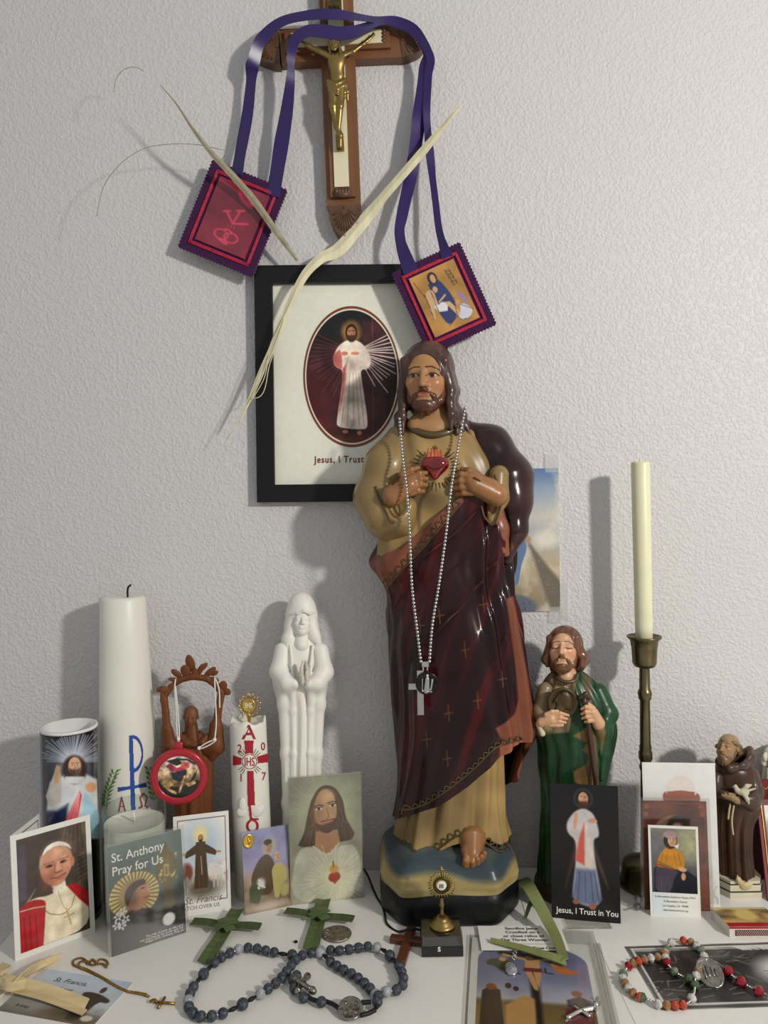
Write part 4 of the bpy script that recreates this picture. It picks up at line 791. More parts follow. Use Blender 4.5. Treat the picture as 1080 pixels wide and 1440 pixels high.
# tall white candle with monogram
Yp = .905; c0 = base_at(184, Yp); s_ = Yp/F; ztop = zof(180, 838, Yp)
prof = [(44*s_, 0), (43.5*s_, .02), (42*s_, zof(184, 1150, Yp)), (33*s_, zof(181, 900, Yp)), (31*s_, ztop-.004), (29*s_, ztop-.0008), (25*s_, ztop), (.0001, ztop-.002)]
ca = thing('tall_candle', 'tall tapering white candle with a blue monogram and green branches', 'candle', c0); V, Fs = lathe([(.0001, 0)]+prof, 72, c0); V[:, 0] += (V[:, 2]-ztop*.3)*-.012; mk('wax', (V, Fs), M_WAX, ca)
wx = A(179.5, 833, Yp); mk('wick', tube(curve([wx+[0, 0, -.006], wx+[0, 0, .002], wx+[.0008, 0, .006], wx+[.004, 0, .0088]], 12), .0012, 6), M_WICK, ca)
hp = conehit(c0, prof[:6], .0005, lambda z, zt=ztop: (z-zt*.3)*-.012)
decal('monogram', hp, un(dp([(181, 1034), (187, 1034), (191, 1140), (184, 1140)]), lambda X, Y: np.maximum(np.abs(np.sqrt(((X-187)/15)**2+((Y-1060)/27)**2)-.88)-.1, 186-X)*12, dp([(165, 1107), (165, 1114), (188, 1109), (207, 1107), (206, 1100), (188, 1105)])), (160, 1028, 212, 1142), .7, M_BLUE, ca)
lv = []
for i in range(9):
    t = i/8; x, y = 149+12*t**1.5-1, 1135-46*t
    for sd in (-1, 1): lv.append(dp([(x, y), (x+sd*4-1+2*t, y-3), (x+sd*8+1+3*t, y-8), (x+sd*3+2, y-7)]))
lv.append(dl([(150, 1137), (153, 1110), (165, 1088)], 1.6))
decal('branch', hp, un(*lv), (143, 1078, 178, 1140), .7, M_LEAFG, ca)
lv = [dl([(209, 1085), (213, 1100), (216, 1125)], 1.6)]
for i in range(7):
    x, y = 209+i*1.1, 1084+i*7
    for sd in (-1, 1): lv.append(dp([(x, y), (x+sd*4, y-3), (x+sd*7, y-7), (x+sd*2, y-6)]))
decal('branch', hp, un(*lv), (198, 1072, 224, 1132), .7, M_LEAFG, ca)
decal('greek_letters', hp, un(dl([(167, 1141), (171, 1121), (176, 1141)], 2.4), dl([(168.5, 1134), (175, 1134)], 2), dl([(196, 1136), (200, 1134), (197, 1122), (202, 1116), (207, 1121), (204, 1133), (208, 1135)], 2.6)), (164, 1112, 212, 1143), .6, M_REDW, ca)
# candle of the year 2017
Yq = .895; c1 = base_at(354, Yq); s_ = Yq/F; zt = zof(352, 1012, Yq); prof = [(26.5*s_, 0), (26.5*s_, zof(354, 1150, Yq)), (25.5*s_, zt-.006), (25*s_, zt)]
ye = thing('dated_candle', 'slim white candle marked A and Ω around a red cross and the year', 'candle', c1); n = 72; V, Fs = lathe([(.0001, 0)]+prof+[(23*s_, zt+.0006), (20*s_, zt-.003), (.0001, zt-.006)], n, c1); V[:, 0] += (V[:, 2]-zt*.6)*-.02
a = np.arctan2(V[:, 1]-c1[1], V[:, 0]-c1[0]); V[:, 2] += np.where(V[:, 2] > zt-.002, .0022*np.sin(3*a+.5)+.0012*np.sin(7*a), 0); mk('wax', (V, Fs), M_WAX, ye); hq = conehit(c1, prof, .0005, lambda z, zt=zt: (z-zt*.6)*-.02)
textpx(ye, 'A', hq, 350, 1039, 28, M_REDW, weight=.02); textpx(ye, 'Ω', hq, 355, 1172, 26, M_REDW, weight=.02)
for ch, x, y in (('2', 337, 1058), ('0', 370, 1055), ('1', 339, 1099), ('7', 371, 1097)): textpx(ye, ch, hq, x, y, 16, M_REDW, weight=.01, xs=.8)
decal('cross', hq, lambda X, Y: np.maximum(un(dp([(343, 1041), (357, 1041), (356, 1062), (345, 1062)]), dp([(327, 1062), (341, 1066), (341, 1075), (327, 1077)]), dp([(378, 1059), (361, 1064), (361, 1074), (378, 1072)]), dp([(347, 1084), (357, 1084), (359, 1133), (348, 1133)]), dl([(351, 1133), (353, 1152), (362, 1152)], 4))(X, Y), 11.5-np.hypot(X-351, Y-1071)), (326, 1040, 380, 1156), .7, M_REDW, ye)
decal('host_ring', hq, lambda X, Y: np.abs(np.hypot(X-351, Y-1071)-10.2)-.6, (338, 1058, 364, 1084), .5, M_REDW, ye); textpx(ye, 'IHS', hq, 351, 1077, 17, M_REDW, xs=.62, weight=.01)
decal('thorn_rays', hq, un(*[dl([(351+12*math.cos(t), 1071+12*math.sin(t)), (351+20*math.cos(t), 1071+20*math.sin(t))], 1) for t in (.6, .8, 1.0, 2.1, 2.3, 2.5, 3.8, 4.0, 4.2, 5.2, 5.4, 5.6)]), (330, 1050, 372, 1094), .6, M_LACE, ye)
dr = conehit(c1, prof, .0006, lambda z, zt=zt: (z-zt*.6)*-.02); mk('wax_drip', join(*[sphere(dr(x, y), (rx*s_, .0016, ry*s_), 14, 8) for x, y, rx, ry in ((341, 1132, 5, 10), (340, 1142, 7, 7), (360, 1141, 9, 8), (366, 1138, 6, 7))]), M_WAX, ye)
# gold sunburst pin standing on it
M_GOLD = mat('bright_gold', (226, 184, 84), .28, 1., var=(80, .15)); Qp = frame_px(Yq-.004); g = lambda x, y, d=0: Qp([[x, y, d]])[0]
pn = thing('sunburst_pin', 'gold sunburst pin with letters stuck in the wax of the dated candle', 'pin', g(350, 1016)); pr_ = [tube([g(350+12*math.cos(t), 992+12*math.sin(t)), g(350+(15+3*(i % 2))*math.cos(t), 992+(15+3*(i % 2))*math.sin(t))], [.0009, .0004], 5) for i, t in enumerate(np.arange(26)*2*PI/26)]
mk('rays', join(*pr_), M_GOLD, pn); mk('hub', xf(lathe([(.0001, -.001), (9*s_, -.001), (9.6*s_, .0004), (8.4*s_, .0012), (7.6*s_, .0006), (.0001, .0006)], 32), g(350, 992), (1, 0, 0), (0, 0, 1), (0, -1, 0)), M_GOLD, pn)
text(pn, 'IHS', Card(g(350, 992), (1, 0, 0), (0, 0, -1), .01, .01), 0, .25, .0085, mat('white_enamel', (235, 230, 215), .4), 'CENTER', xs=.7, weight=.015, off=.0009)
mk('stem', figmesh([chain([px(350, 1002, 0), px(350, 1006, 1), px(350.5, 1019, 0)], [2, 3.4, 1.6], k=1)], .5, Qp)[:2], M_GOLD, pn); mk('finial', join(tube([g(350, 982), g(350, 973)], .0006, 5), tube([g(347, 977), g(353, 977)], .0006, 5)), M_GOLD, pn)
# black printed cylinder candle
Yc = .853; c2 = base_at(101, Yc); s_ = Yc/F; r_ = 38*s_; zt = zof(100, 1020, Yc); cy = thing('printed_cylinder_candle', 'black cylinder candle holder printed with a white-robed figure and coloured rays', 'candle', c2)
mk('body', lathe([(.0001, 0), (r_*1.02, 0), (r_*1.02, .008), (r_*.985, .01), (r_*.985, zt-.001), (r_*.93, zt-.001)], 64, c2), mat('black_gloss', (14, 14, 17), .25, coat=.3), cy); mk('rim', lathe([(r_*.93, zt-.03), (r_*.95, zt-.003), (r_*1.01, zt-.003), (r_*1.01, zt), (r_*.9, zt), (r_*.88, zt-.02), (.0001, zt-.022)], 64, c2), mat('white_rim', (226, 224, 220), .35), cy)
nth, nz = 190, 200; TH, ZZ = np.meshgrid(np.linspace(-1.75, 1.75, nth), np.linspace(.012, zt-.004, nz), indexing='ij'); V = np.stack([c2[0]+r_*1.002*np.sin(TH), c2[1]-r_*1.002*np.cos(TH), ZZ], -1).reshape(-1, 3); q = proj(V); p = Paint(q[:, 0], q[:, 1], (16, 16, 22))
p.rays(103, 1072, 8, 52, 34, 2.2, (190, 196, 210), .5, -PI, 0, 2); p.glow(103, 1075, 42, 42, (205, 210, 222), .9, 1.2); p.poly([(70, 1100), (90, 1090), (120, 1088), (137, 1096), (140, 1180), (60, 1180)], (210, 210, 212), 8); p.poly([(58, 1140), (80, 1140), (96, 1130), (92, 1180), (58, 1180)], (30, 38, 72), 10, .9); p.poly([(72, 1098), (80, 1075), (86, 1090), (86, 1128), (70, 1135), (64, 1120)], (196, 188, 174), 4); p.line([(82, 1080), (80, 1098)], 7, (206, 160, 124), 1)
p.poly([(112, 1112), (115, 1118), (105, 1175), (82, 1175)], (206, 50, 66), 4); p.poly([(117, 1112), (122, 1115), (142, 1150), (142, 1178), (116, 1175)], (168, 206, 222), 6, .85); p.rays(113, 1110, 5, 70, 8, 1.2, (240, 150, 150), .6, 1.65, 2.0, 4); p.ell(128, 1107, 8, 7, (214, 160, 112), .5); p.ell(105, 1082, 17, 20, (48, 28, 22), .25); p.face(105, 1077, 13, (214, 160, 122), (48, 28, 22), (66, 38, 26)); p.poly([(92, 1092), (118, 1092), (122, 1102), (90, 1102)], (214, 212, 212), 4); p.noise(.06, .08)
mk('printed_wrap', (V, [grid(nth, nz)]), M_FILM, cy, True, p.C)
# glass jar with candle wax
Yj = .842; c3 = base_at(190, Yj); s_ = Yj/F; r_ = 43.5*s_; zr = zof(190, 1133, Yj); zw = zof(190, 1153, Yj); jr = thing('jar_candle', 'clear glass jar filled with pale wax, behind the saint prayer card', 'candle', c3); M_GLASS = clear('clear_glass', (246, 249, 248))
mk('glass', lathe([(.0001, 0), (r_*.9, 0), (r_*.98, .003), (r_, .008), (r_, zr-.001), (r_*.985, zr), (r_*.965, zr-.001), (r_*.96, .009), (.0001, .007)], 72, c3), M_GLASS, jr); mk('wax', lathe([(.0001, .0075), (r_*.945, .0095), (r_*.948, zw-.001), (r_*.93, zw-.0015), (.0001, zw-.0025)], 64, c3), mat('pale_wax', (224, 220, 202), .4, sss=.1), jr)
w0 = c3+[0, 0, zw-.003]; mk('wick', tube([w0, w0+[0, 0, .006], w0+[-.001, 0, .012]], .0012, 6), M_WAX, jr)
# brass candlestick and taper
Yb = .9; c4 = base_at(907.5, Yb); c4[0] = A(908, 1100, Yb)[0]; s_ = Yb/F; Z = lambda y: zof(908, y, Yb); M_ABR = mat('antique_brass', (118, 108, 80), .32, 1., var=(40, .2), bump=(200, .08))
ck = thing('candlestick', 'antique brass candlestick holding the ivory taper candle', 'candlestick', c4); mk('foot', lathe([(.0001, 0), (.032, 0), (.033, .002), (.032, .006), (.029, .009), (.028, .022), (.026, .027), (.018, .031), (.009, .034), (8*s_, .038)], 56, c4), M_ABR, ck)
mk('stem', lathe([(8*s_, .034), (7*s_, Z(1085)), (9*s_, Z(1078)), (7*s_, Z(1072)), (9.5*s_, Z(1066)), (9.5*s_, Z(1058)), (8*s_, Z(1054)), (8.5*s_, Z(1050)), (7.5*s_, Z(1046)), (7*s_, Z(985)), (9*s_, Z(982)), (9*s_, Z(979)), (10*s_, Z(975)), (9*s_, Z(971)), (7.5*s_, Z(968)), (7*s_, Z(934))], 40, c4), M_ABR, ck)
mk('cup', lathe([(.0001, Z(938)), (14*s_, Z(937)), (16.5*s_, Z(932)), (17.5*s_, Z(912)), (19.5*s_, Z(900)), (24*s_, Z(896)), (23.5*s_, Z(894)), (18*s_, Z(898)), (12.6*s_, Z(902)), (12.6*s_, Z(920)), (.0001, Z(920))], 48, c4), M_ABR, ck)
c5 = c4+[0, 0, Z(918)]; tp_ = thing('taper_candle', 'ivory taper candle standing in the brass candlestick', 'candle', c5); h_ = Z(649)-Z(918); V, Fs = lathe([(.0001, 0), (11.3*s_, 0), (12*s_, h_*.15), (13*s_, h_-.003), (12*s_, h_-.0005), (7*s_, h_), (.0001, h_+.0004)], 40); V[:, 0] -= V[:, 2]*.011; mk('wax', (V+c5, Fs), mat('ivory_wax', (226, 222, 186), .4, sss=.15, var=(30, .03), bump=(70, .1)), tp_); mk('wick', tube([c5+[-h_*.011, 0, h_-.002], c5+[-h_*.011, 0, h_+.003]], .0011, 6), M_WAX, tp_)
# white praying statue
Ym = .917; Qm = frame_px(Ym); M_BISQ = mat('white_bisque', (232, 228, 218), .45, spec=.35, var=(40, .02), sss=.05); my = thing('praying_statue', 'white bisque statue of a veiled woman with folded hands', 'statue', base_at(424, Ym))
rb = Robe(Ym, [(886, 408, 440, 12, 12), (898, 399, 446, 19, 18), (912, 392, 454, 25, 22), (928, 386, 459, 28, 25), (945, 382, 462, 29, 27), (962, 384, 461, 29, 28), (985, 390, 458, 28, 28), (1020, 394, 455, 27, 28), (1080, 397, 449, 26, 29), (1150, 398, 448, 26, 29), (1220, 394, 452, 28, 30), (1262, 392, 456, 30, 31)])
def mfold(th, z): k = np.clip((zof(424, 950, Ym)-z)/.03, 0, 1); return k*(.0011*np.sin(13*th)+.0013*np.sin(7*th+.5))*np.clip(np.cos(th)+.6, 0, 1)
VF = rb.mesh(240, 260, zof(424, 887, Ym), .0, mfold); mk('robe', VF, M_BISQ, my); mk('base', lathe([(.0001, 0), (.027, 0), (.028, .004), (.026, .008), (.0001, .009)], 48, base_at(424, Ym)), M_BISQ, my)
head(my, Qm, 424.5, 876, 43, 12, (4, 16, 3), ((232, 228, 218),)*3, .6, (M_BISQ, M_BISQ), None, False, None, wide=.98)
VE = [ell(px(424, 862, 2), (21.5, 30, 21), None, 4), ell(px(424, 884, -6), (25, 32, 18), None, 6), chain([px(411, 866, 8), px(410, 884, 10), px(406, 900, 12), px(405, 914, 18)], [8, 8, 9, 5], k=8), chain([px(437, 866, 8), px(438, 884, 10), px(443, 896, 12), px(448, 904, 14)], [8, 8, 7, 4], k=8), ell(px(424.5, 880, 34), (13, 18, 24), None, 2, '-'), cap(px(424, 894, 28), px(424, 906, 28), 13, 11, 3, '-'), chain([px(410, 864, 20), px(418, 862, 24), px(427, 859, 26), px(436, 863, 24), px(442, 861, 18)], [1.4, 1.8, 2, 2.2, 1.4], k=1.5)]
mk('veil', figmesh(VE, .7, Qm)[:2], M_BISQ, my); mk('neck', figmesh([cap(px(424, 884, 6), px(424, 908, 18), 9, 10, 3)], .8, Qm)[:2], M_BISQ, my)
SL = []
for sx in (-1, 1): SL += chain([px(424+sx*26, 915, 12), px(424+sx*31, 945, 20), px(424+sx*20, 961, 33), px(424+sx*10, 962, 39)], [12, 13, 11, 7], k=7)+chain([px(424+sx*25, 955, 26), px(424+sx*24, 990, 20), px(424+sx*21, 1060, 13), px(424+sx*20, 1130, 10), px(424+sx*20, 1240, 8)], [10, 9, 8, 7, 7], k=8)+chain([px(424+sx*13, 966, 34), px(424+sx*12, 1000, 25), px(424+sx*11, 1060, 22), px(424+sx*10, 1130, 20), px(424+sx*10, 1240, 21)], [5, 4, 3.5, 3.5, 3.5], k=6)+chain([px(424+sx*16, 908, 22), px(424+sx*13, 935, 30), px(424+sx*12, 952, 34)], [2, 2.4, 2], k=3)
mk('sleeves', figmesh(SL, .9, Qm)[:2], M_BISQ, my)
HD = []
for sx in (-1, 1):
    HD += [ell(px(428+sx*3.6, 952, 45), (4.2, 12, 5), rotm(0, 0, sx*4), 1)]
    for i in range(4): HD += chain([px(428+sx*(3+i*.6), 950, 44+i*1.6), px(428+sx*(2.6+i*.5), 940, 45+i*1.5), px(428+sx*(1.9+i*.4), 930+i*1.8, 45+i*1.2)], [2.6, 2.4, 1.6], k=.8)
    HD += chain([px(428+sx*3.4, 955, 49), px(428+sx*2.4, 945, 51)], [2, 1.4], k=.8)
mk('praying_hands', figmesh(HD, .55, Qm)[:2], mat('bisque_hands', (206, 200, 186), .5, var=(40, .03)), my)
# carved wooden figure raising a garland
Yw = .905; Qw = frame_px(Yw); M_CW = mat('carved_wood', (112, 64, 34), .5, spec=.35, var=(14, .22), bump=(80, .15), stretch=(1, 1, .2)); wf = thing('carved_figure', 'brown carved wooden friar raising a leafy garland over his head', 'figurine', base_at(270, Yw))
rb = Robe(Yw, [(1028, 260, 279, 9, 9), (1040, 250, 292, 15, 14), (1060, 246, 298, 19, 17), (1090, 246, 300, 20, 18), (1130, 246, 299, 21, 19), (1200, 243, 302, 23, 21), (1266, 240, 305, 25, 23)]); mk('robe', rb.mesh(140, 160, zof(270, 1030, Yw), 0., bendy((.0009, 11, 8, 0, 1), (.0008, 6, -6, 1, 1))), M_CW, wf); mk('base', lathe([(.0001, 0), (.027, 0), (.027, .006), (.025, .007), (.0001, .007)], 40, base_at(272, Yw)), M_CW, wf)
head(wf, Qw, 268.5, 1008, 31, 6, (-6, -16, 3), ((120, 74, 46),)*3, .6, (mat('carved_wood_face', (122, 78, 50), .55, var=(30, .15)),)*2, None, False, None, True); mk('cowl', figmesh([cap(px(269, 1020, 2), px(270, 1040, 4), 9, 11, 3), chain([px(253, 1036, 6), px(261, 1047, 13), px(272, 1050, 15), px(284, 1045, 13), px(291, 1036, 6)], [5, 3.5, 3, 3.5, 5], k=6)], .8, Qw)[:2], M_CW, wf)
mk('arm', figmesh([chain([px(250, 1052, 6), px(238, 1054, 8), px(235, 1028, 8)], [12, 11, 9], k=5), chain([px(235, 1030, 8), px(233, 1002, 8), px(231, 983, 8)], [7, 5, 5.5], k=3), chain([px(229, 985, 10), px(228, 976, 11)], [4, 3], k=2)], .8, Qw)[:2], M_CW, wf)
mk('arm', figmesh([chain([px(290, 1052, 6), px(303, 1050, 8), px(304, 1022, 8)], [12, 12, 10], k=5), chain([px(298, 1062, 6), px(294, 1074, 4)], [8, 3], k=5), chain([px(304, 1024, 8), px(307, 998, 8), px(311, 977, 8)], [7, 5, 5.5], k=3)], .8, Qw)[:2], M_CW, wf)
ga = mk('garland_stem', figmesh([chain([px(231, 980, 9), px(240, 966, 9), px(253, 956, 9), px(270, 951, 9), px(290, 954, 9), px(303, 963, 9), px(312, 975, 9)], [4.5, 4, 4.5, 5, 4.5, 4.5, 4.5], k=2)], .7, Qw)[:2], M_CW, wf)
for x, y, a, L, W_ in ((236, 970, 184, 12, 5), (228, 970, 170, 6, 3), (251, 949, 215, 9, 4.5), (250, 957, 190, 10, 3.5), (262, 947, 250, 9, 7), (269, 938, 255, 13, 6.5), (274, 951, 270, 9, 5), (280, 945, 300, 10, 4), (284, 940, 315, 8, 3.5), (292, 948, 320, 11, 4.5), (297, 955, 10, 8, 4), (300, 948, 330, 6, 3), (313, 968, 280, 8, 6), (317, 972, 20, 6, 5)):
    t = math.radians(a); dx, dy = math.cos(t), math.sin(t); R = np.array([[dx, -dy, .25], [dy, dx, 0], [-.25*dx, .25*dy, 1]]); mk('leaf', figmesh([ell(px(x+dx*L*.4, y+dy*L*.4, 12), (L, W_, 2.4), nrm(R), 1), cap(px(x-dx*2, y-dy*2, 10), px(x+dx*L, y+dy*L, 13), 1.3, .8, 1)], .6, Qw)[:2], M_CW, wf)
# red ring ornament hanging from the garland
Yo = .868; k = Yo/F; orn = thing('round_ornament', 'red-rimmed round picture ornament hanging by white string from the carved figure', 'ornament', A(252, 1092, Yo)); c = Card(A(252, 1092, Yo), (1, .12, 0), (0, .0, -1), 1, 1); fx = lambda VF: xf(VF, c.o, c.u, -c.v, c.n)
mk('rim', fx(lathe([(30*k, -.002), (39*k, -.003), (40.5*k, 0), (39*k, .0025), (36*k, .0035), (33*k, .0025), (31*k, .003), (29.5*k, .001)], 64)), mat('red_plastic', (168, 32, 46), .3, coat=.2), orn); mk('backing', fx(lathe([(.0001, -.003), (38*k, -.003), (38*k, -.002), (.0001, -.002)], 48)), M_REDW, orn); mk('loop', xf(bbox((-6*k, 38*k, -.0015), (6*k, 49*k, .0015), .001), c.o, c.u, -c.v, c.n), bpy.data.materials['red_plastic'], orn)
VF, X, Y = ovalsheet(c, 0, 0, 31*k, 31*k, .0006, .0004); p = Paint(X, Y, (206, 178, 150)); p.grad([(-1, (196, 186, 178)), (-.2, (214, 180, 140)), (.3, (130, 100, 60)), (1, (20, 18, 18))]); p.poly([(-1, .1), (-.5, .2), (-.3, .5), (.4, .4), (.9, .1), (1, 1), (-1, 1)], (24, 22, 20), .1); p.poly([(-.6, -.75), (-.05, -.85), (.15, -.6), (-.1, -.5)], (26, 24, 26), .06); p.poly([(.5, .2), (.85, -.35), (.7, .1), (.3, .5)], (26, 24, 26), .06); p.poly([(-.6, -.5), (-.4, -.65), (-.1, -.4), (.3, -.5), (.3, -.2), (-.3, -.25)], (150, 40, 70), .08); p.ell(.28, -.5, .2, .17, (196, 90, 80), .3); p.poly([(-.35, -.2), (.35, -.3), (.3, .1), (0, .25), (-.3, .1)], (34, 32, 44), .08); p.line([(.0, -.8), (.4, -.75), (.7, -.55)], .08, (40, 34, 36)); p.line([(.25, .0), (.1, .4), (.0, .7)], .1, (206, 160, 110)); p.poly([(-.9, .15), (-.5, .1), (-.2, .35), (-.5, .5), (-.1, .7), (-.15, .85), (-.6, .55)], (204, 160, 96), .08); p.poly([(.3, .35), (.7, .2), (.75, .35), (.4, .5)], (190, 150, 90), .08); p.noise(.35, 6)
mk('picture', VF, M_FILM, orn, False, p.C); M_STR = mat('white_string', (226, 222, 212), .8, bump=(900, .5)); so = frame_px(.875)
mk('string', join(*[tube(so(curve(q, 30)), .0008, 6) for q in ([(250, 1043, 8), (249, 1030, 6), (248, 1000, 6), (246, 962, 6), (247, 955, 0)], [(252, 1043, 8), (252, 1028, 6), (250, 1000, 6), (247, 965, 6)], [(302, 1040, 8), (304, 1020, 6), (303, 985, 6), (302, 958, 6), (302, 952, 0)], [(309, 995, 4), (307, 965, 6), (303, 954, 4)], [(302, 1040, 8), (292, 1044, 8), (279, 1052, 8)], [(303, 1042, 8), (294, 1048, 8), (283, 1053, 8)])]), M_STR, orn); mk('knot', join(*[sphere(so([[x, y, 8]])[0], .0022, 8, 6) for x, y in ((302, 1040), (280, 1052), (251, 1039))]), M_STR, orn)
# green-robed statue with medallion and staff
Yg = .89; Qg = frame_px(Yg); sj = thing('green_robed_statue', 'painted statue of a bearded man in a green robe holding a medallion and staff', 'statue', base_at(805, Yg)); SKJ = (206, 160, 124)
rb = Robe(Yg, [(940, 784, 812, 10, 12), (950, 772, 826, 18, 18), (964, 762, 840, 26, 24), (985, 753, 853, 32, 27), (1005, 750, 862, 34, 29), (1025, 752, 866, 35, 30), (1045, 757, 864, 35, 30), (1080, 758, 857, 35, 30), (1110, 761, 850, 35, 31), (1160, 760, 848, 37, 33), (1230, 757, 850, 40, 36), (1262, 756, 852, 42, 38)])
VF = rb.mesh(260, 300, zof(798, 942, Yg), .014, lambda th, z: (.0010*np.sin(9*th-50*z)+.0008*np.sin(17*th+30*z))); q = proj(VF[0]); fr = VF[0][:, 1] < Yg+.005; p = Paint(q[:, 0], q[:, 1], (20, 54, 26)); p.mix((34, 74, 44), np.clip(vnoise(q[:, 0]*.06, q[:, 1]*.03, 3)*2, 0, .6))
pf(p, [(740, 930), (811, 930), (812, 958), (808, 985), (800, 1030), (770, 1032), (740, 1040)], (128, 108, 80)); pf(p, [(818, 946), (832, 952), (833, 985), (830, 1000), (820, 1000)], (84, 74, 50)); pf(p, [(806, 1035), (826, 1022), (838, 1030), (842, 1105), (830, 1110), (808, 1100), (806, 1085), (826, 1074), (828, 1062), (818, 1055), (826, 1045)], (112, 84, 48)); p.line([(812, 950), (808, 990), (803, 1025)], 2.5, (36, 60, 34)); p.noise(.12, .06)
mk('robe', VF, M_PAINT, sj, True, p.C); mk('base', lathe([(.0001, 0), (.043, 0), (.044, .004), (.043, .012), (.038, .017), (.0001, .018)], 48, base_at(804, Yg)), mat('brown_green_base', (62, 50, 30), .4, var=(40, .4)), sj)
SG = [chain([px(768, 972, 8), px(761, 1000, 18), px(769, 1020, 32)], [13, 12, 11], k=6)]; VF = figmesh(SG, .9, Qg); mk('sleeve', VF[:2], mat('tan_sleeve', (138, 118, 88), .35, coat=.2, var=(30, .15)), sj); mk('cuff', figmesh([chain([px(759, 1018, 34), px(763, 1032, 36)], [6, 4], k=2)], .7, Qg)[:2], mat('cream_cuff', (206, 196, 156), .5), sj)
SG = [chain([px(842, 975, 6), px(856, 1005, 14), px(848, 1028, 26), px(838, 1016, 34)], [14, 13, 12, 8], k=6), chain([px(850, 1030, 24), px(848, 1060, 26), px(846, 1095, 26)], [11, 8, 4], k=6)]; VF = figmesh(SG, .9, Qg); p = Paint(VF[2][:, 0], VF[2][:, 1], (30, 68, 40)); fr = VF[2][:, 2] > 10; pf(p, [(836, 1010), (846, 1008), (852, 1030), (846, 1060), (838, 1040)], (120, 98, 60)); mk('sleeve', VF[:2], M_PAINT, sj, True, p.C)
mk('neck', figmesh([cap(px(796, 935, 4), px(797, 955, 10), 13, 15, 3)], .8, Qg)[:2], mat('pale_painted_skin', SKJ, .4, var=(50, .06)), sj); mk('collar', tube(Qg(curve([(779, 944, 8), (783, 953, 22), (796, 959, 30), (808, 957, 28), (812, 948, 20)], 24)), .0022, 8), bpy.data.materials['olive_collar'], sj)
head(sj, Qg, 793.5, 914, 66, 8, (-8, 10, 0), (SKJ, (104, 66, 46), (104, 68, 42)), .7, (M_PAINT, M_HAIRP), hairlong([[(-.33, .05, .05, .08), (-.38, -.2, .05, .1), (-.34, -.34, .06, .05)], [(-.33, 0, -.1, .1), (-.38, -.2, -.1, .12)], [(.33, .05, .05, .08), (.42, -.15, .02, .1), (.4, -.34, .04, .08)], [(.33, 0, -.1, .1), (.42, -.2, -.1, .12), (.36, -.38, -.05, .08)]], .06), True, True)
k = Yg/F*.95; mdc = Qg([[791, 988, 40]])[0]; fx = lambda VF: xf(VF, mdc, (1, 0, 0), (0, 0, 1), (0, -1, 0)); mo = mk('medallion', fx(lathe([(.0001, -.002), (21*k, -.002), (22*k, .0005), (21*k, .002), (19*k, .002), (17.5*k, .0006), (.0001, .0006)], 48)), mat('bronze_paint', (76, 60, 34), .4, .3, var=(60, .3)), sj); mk('profile_relief', figmesh([ell(px(790, 985, 41), (9, 11, 3.5), None, 2), cap(px(782, 984, 42), px(779, 988, 42), 1.8, 1.2, 2), ell(px(797, 985, 42), (8, 13, 4), rotm(0, 0, -12), 3), chain([px(792, 975, 43), px(801, 984, 43.5), px(803, 999, 42)], [1.6, 1.6, 1.2], k=1), ell(px(787, 998, 41), (7, 6, 3.4), None, 3)], .6, Qg)[:2], bpy.data.materials['bronze_paint'], mo)
MSJ = bpy.data.materials['pale_painted_skin']; mk('hand', figmesh(hand([[px(776, 1006, 42), px(788, 1003, 45), px(799, 1006, 44)], [px(777, 1011, 43), px(788, 1009, 46), px(797, 1011, 45)], [px(777, 1016, 42), px(787, 1015, 45), px(795, 1016, 44)], [px(774, 1020, 41), px(784, 1020, 43), px(791, 1020, 43)]], [cap(px(762, 1016, 36), px(776, 1012, 40), 8, 8, 4)], 2.9, [px(768, 1005, 42), px(776, 1001, 44), px(784, 1000, 44)]), .6, Qg)[:2], MSJ, sj)
mk('staff', tube(Qg(curve([(821, 979, 44), (826, 1010, 43), (832, 1050, 42), (838, 1100, 42), (843, 1150, 44), (846, 1225, 46)], 24)), .0030, 8), mat('staff_wood', (62, 38, 24), .35, coat=.3, var=(40, .3)), sj); mk('staff_knob', figmesh([chain([px(816, 981, 44), px(824, 977, 45), px(829, 982, 44)], [3.5, 4.5, 3], k=2)], .6, Qg)[:2], bpy.data.materials['staff_wood'], sj)
mk('hand', figmesh(hand([[px(832, 996, 46), px(824, 994, 50), px(818, 997, 47)], [px(832, 1002, 47), px(824, 1001, 51), px(818, 1004, 47)], [px(833, 1008, 47), px(825, 1008, 51), px(819, 1010, 47)], [px(835, 1013, 46), px(828, 1014, 49), px(823, 1015, 46)]], [cap(px(842, 1018, 38), px(834, 1003, 44), 9, 8, 4)], 3, [px(834, 996, 44), px(828, 990, 46)]), .6, Qg)[:2], MSJ, sj)
# brown friar statue with dove
Yf = .892; Qf = frame_px(Yf); fs = thing('friar_statue', 'brown-robed friar statue holding a white dove, on a pale plinth', 'statue', base_at(1033, Yf)); SKF = (150, 122, 86)
rb = Robe(Yf, [(1066, 1016, 1050, 12, 14), (1078, 1007, 1059, 20, 20), (1095, 1004, 1065, 24, 23), (1115, 1005, 1068, 26, 24), (1140, 1007, 1066, 26, 24), (1152, 1008, 1058, 26, 24), (1180, 1009, 1054, 26, 24), (1220, 1010, 1056, 28, 26), (1246, 1009, 1058, 30, 27)])
VF = rb.mesh(200, 220, zof(1033, 1068, Yf), .017, lambda th, z: np.clip((zof(0, 1140, Yf)-z)/.03, 0, 1)*(.0012*np.sin(9*th+6*z)+.0008*np.sin(15*th))); q = proj(VF[0]); p = Paint(q[:, 0], q[:, 1], (66, 45, 32)); p.mix((92, 60, 36), np.clip((1035-q[:, 0])/20, 0, 1)*np.clip((q[:, 1]-1120)/30, 0, 1)*.7); p.noise(.15, .05); mk('robe', VF, M_PAINT, fs, True, p.C)
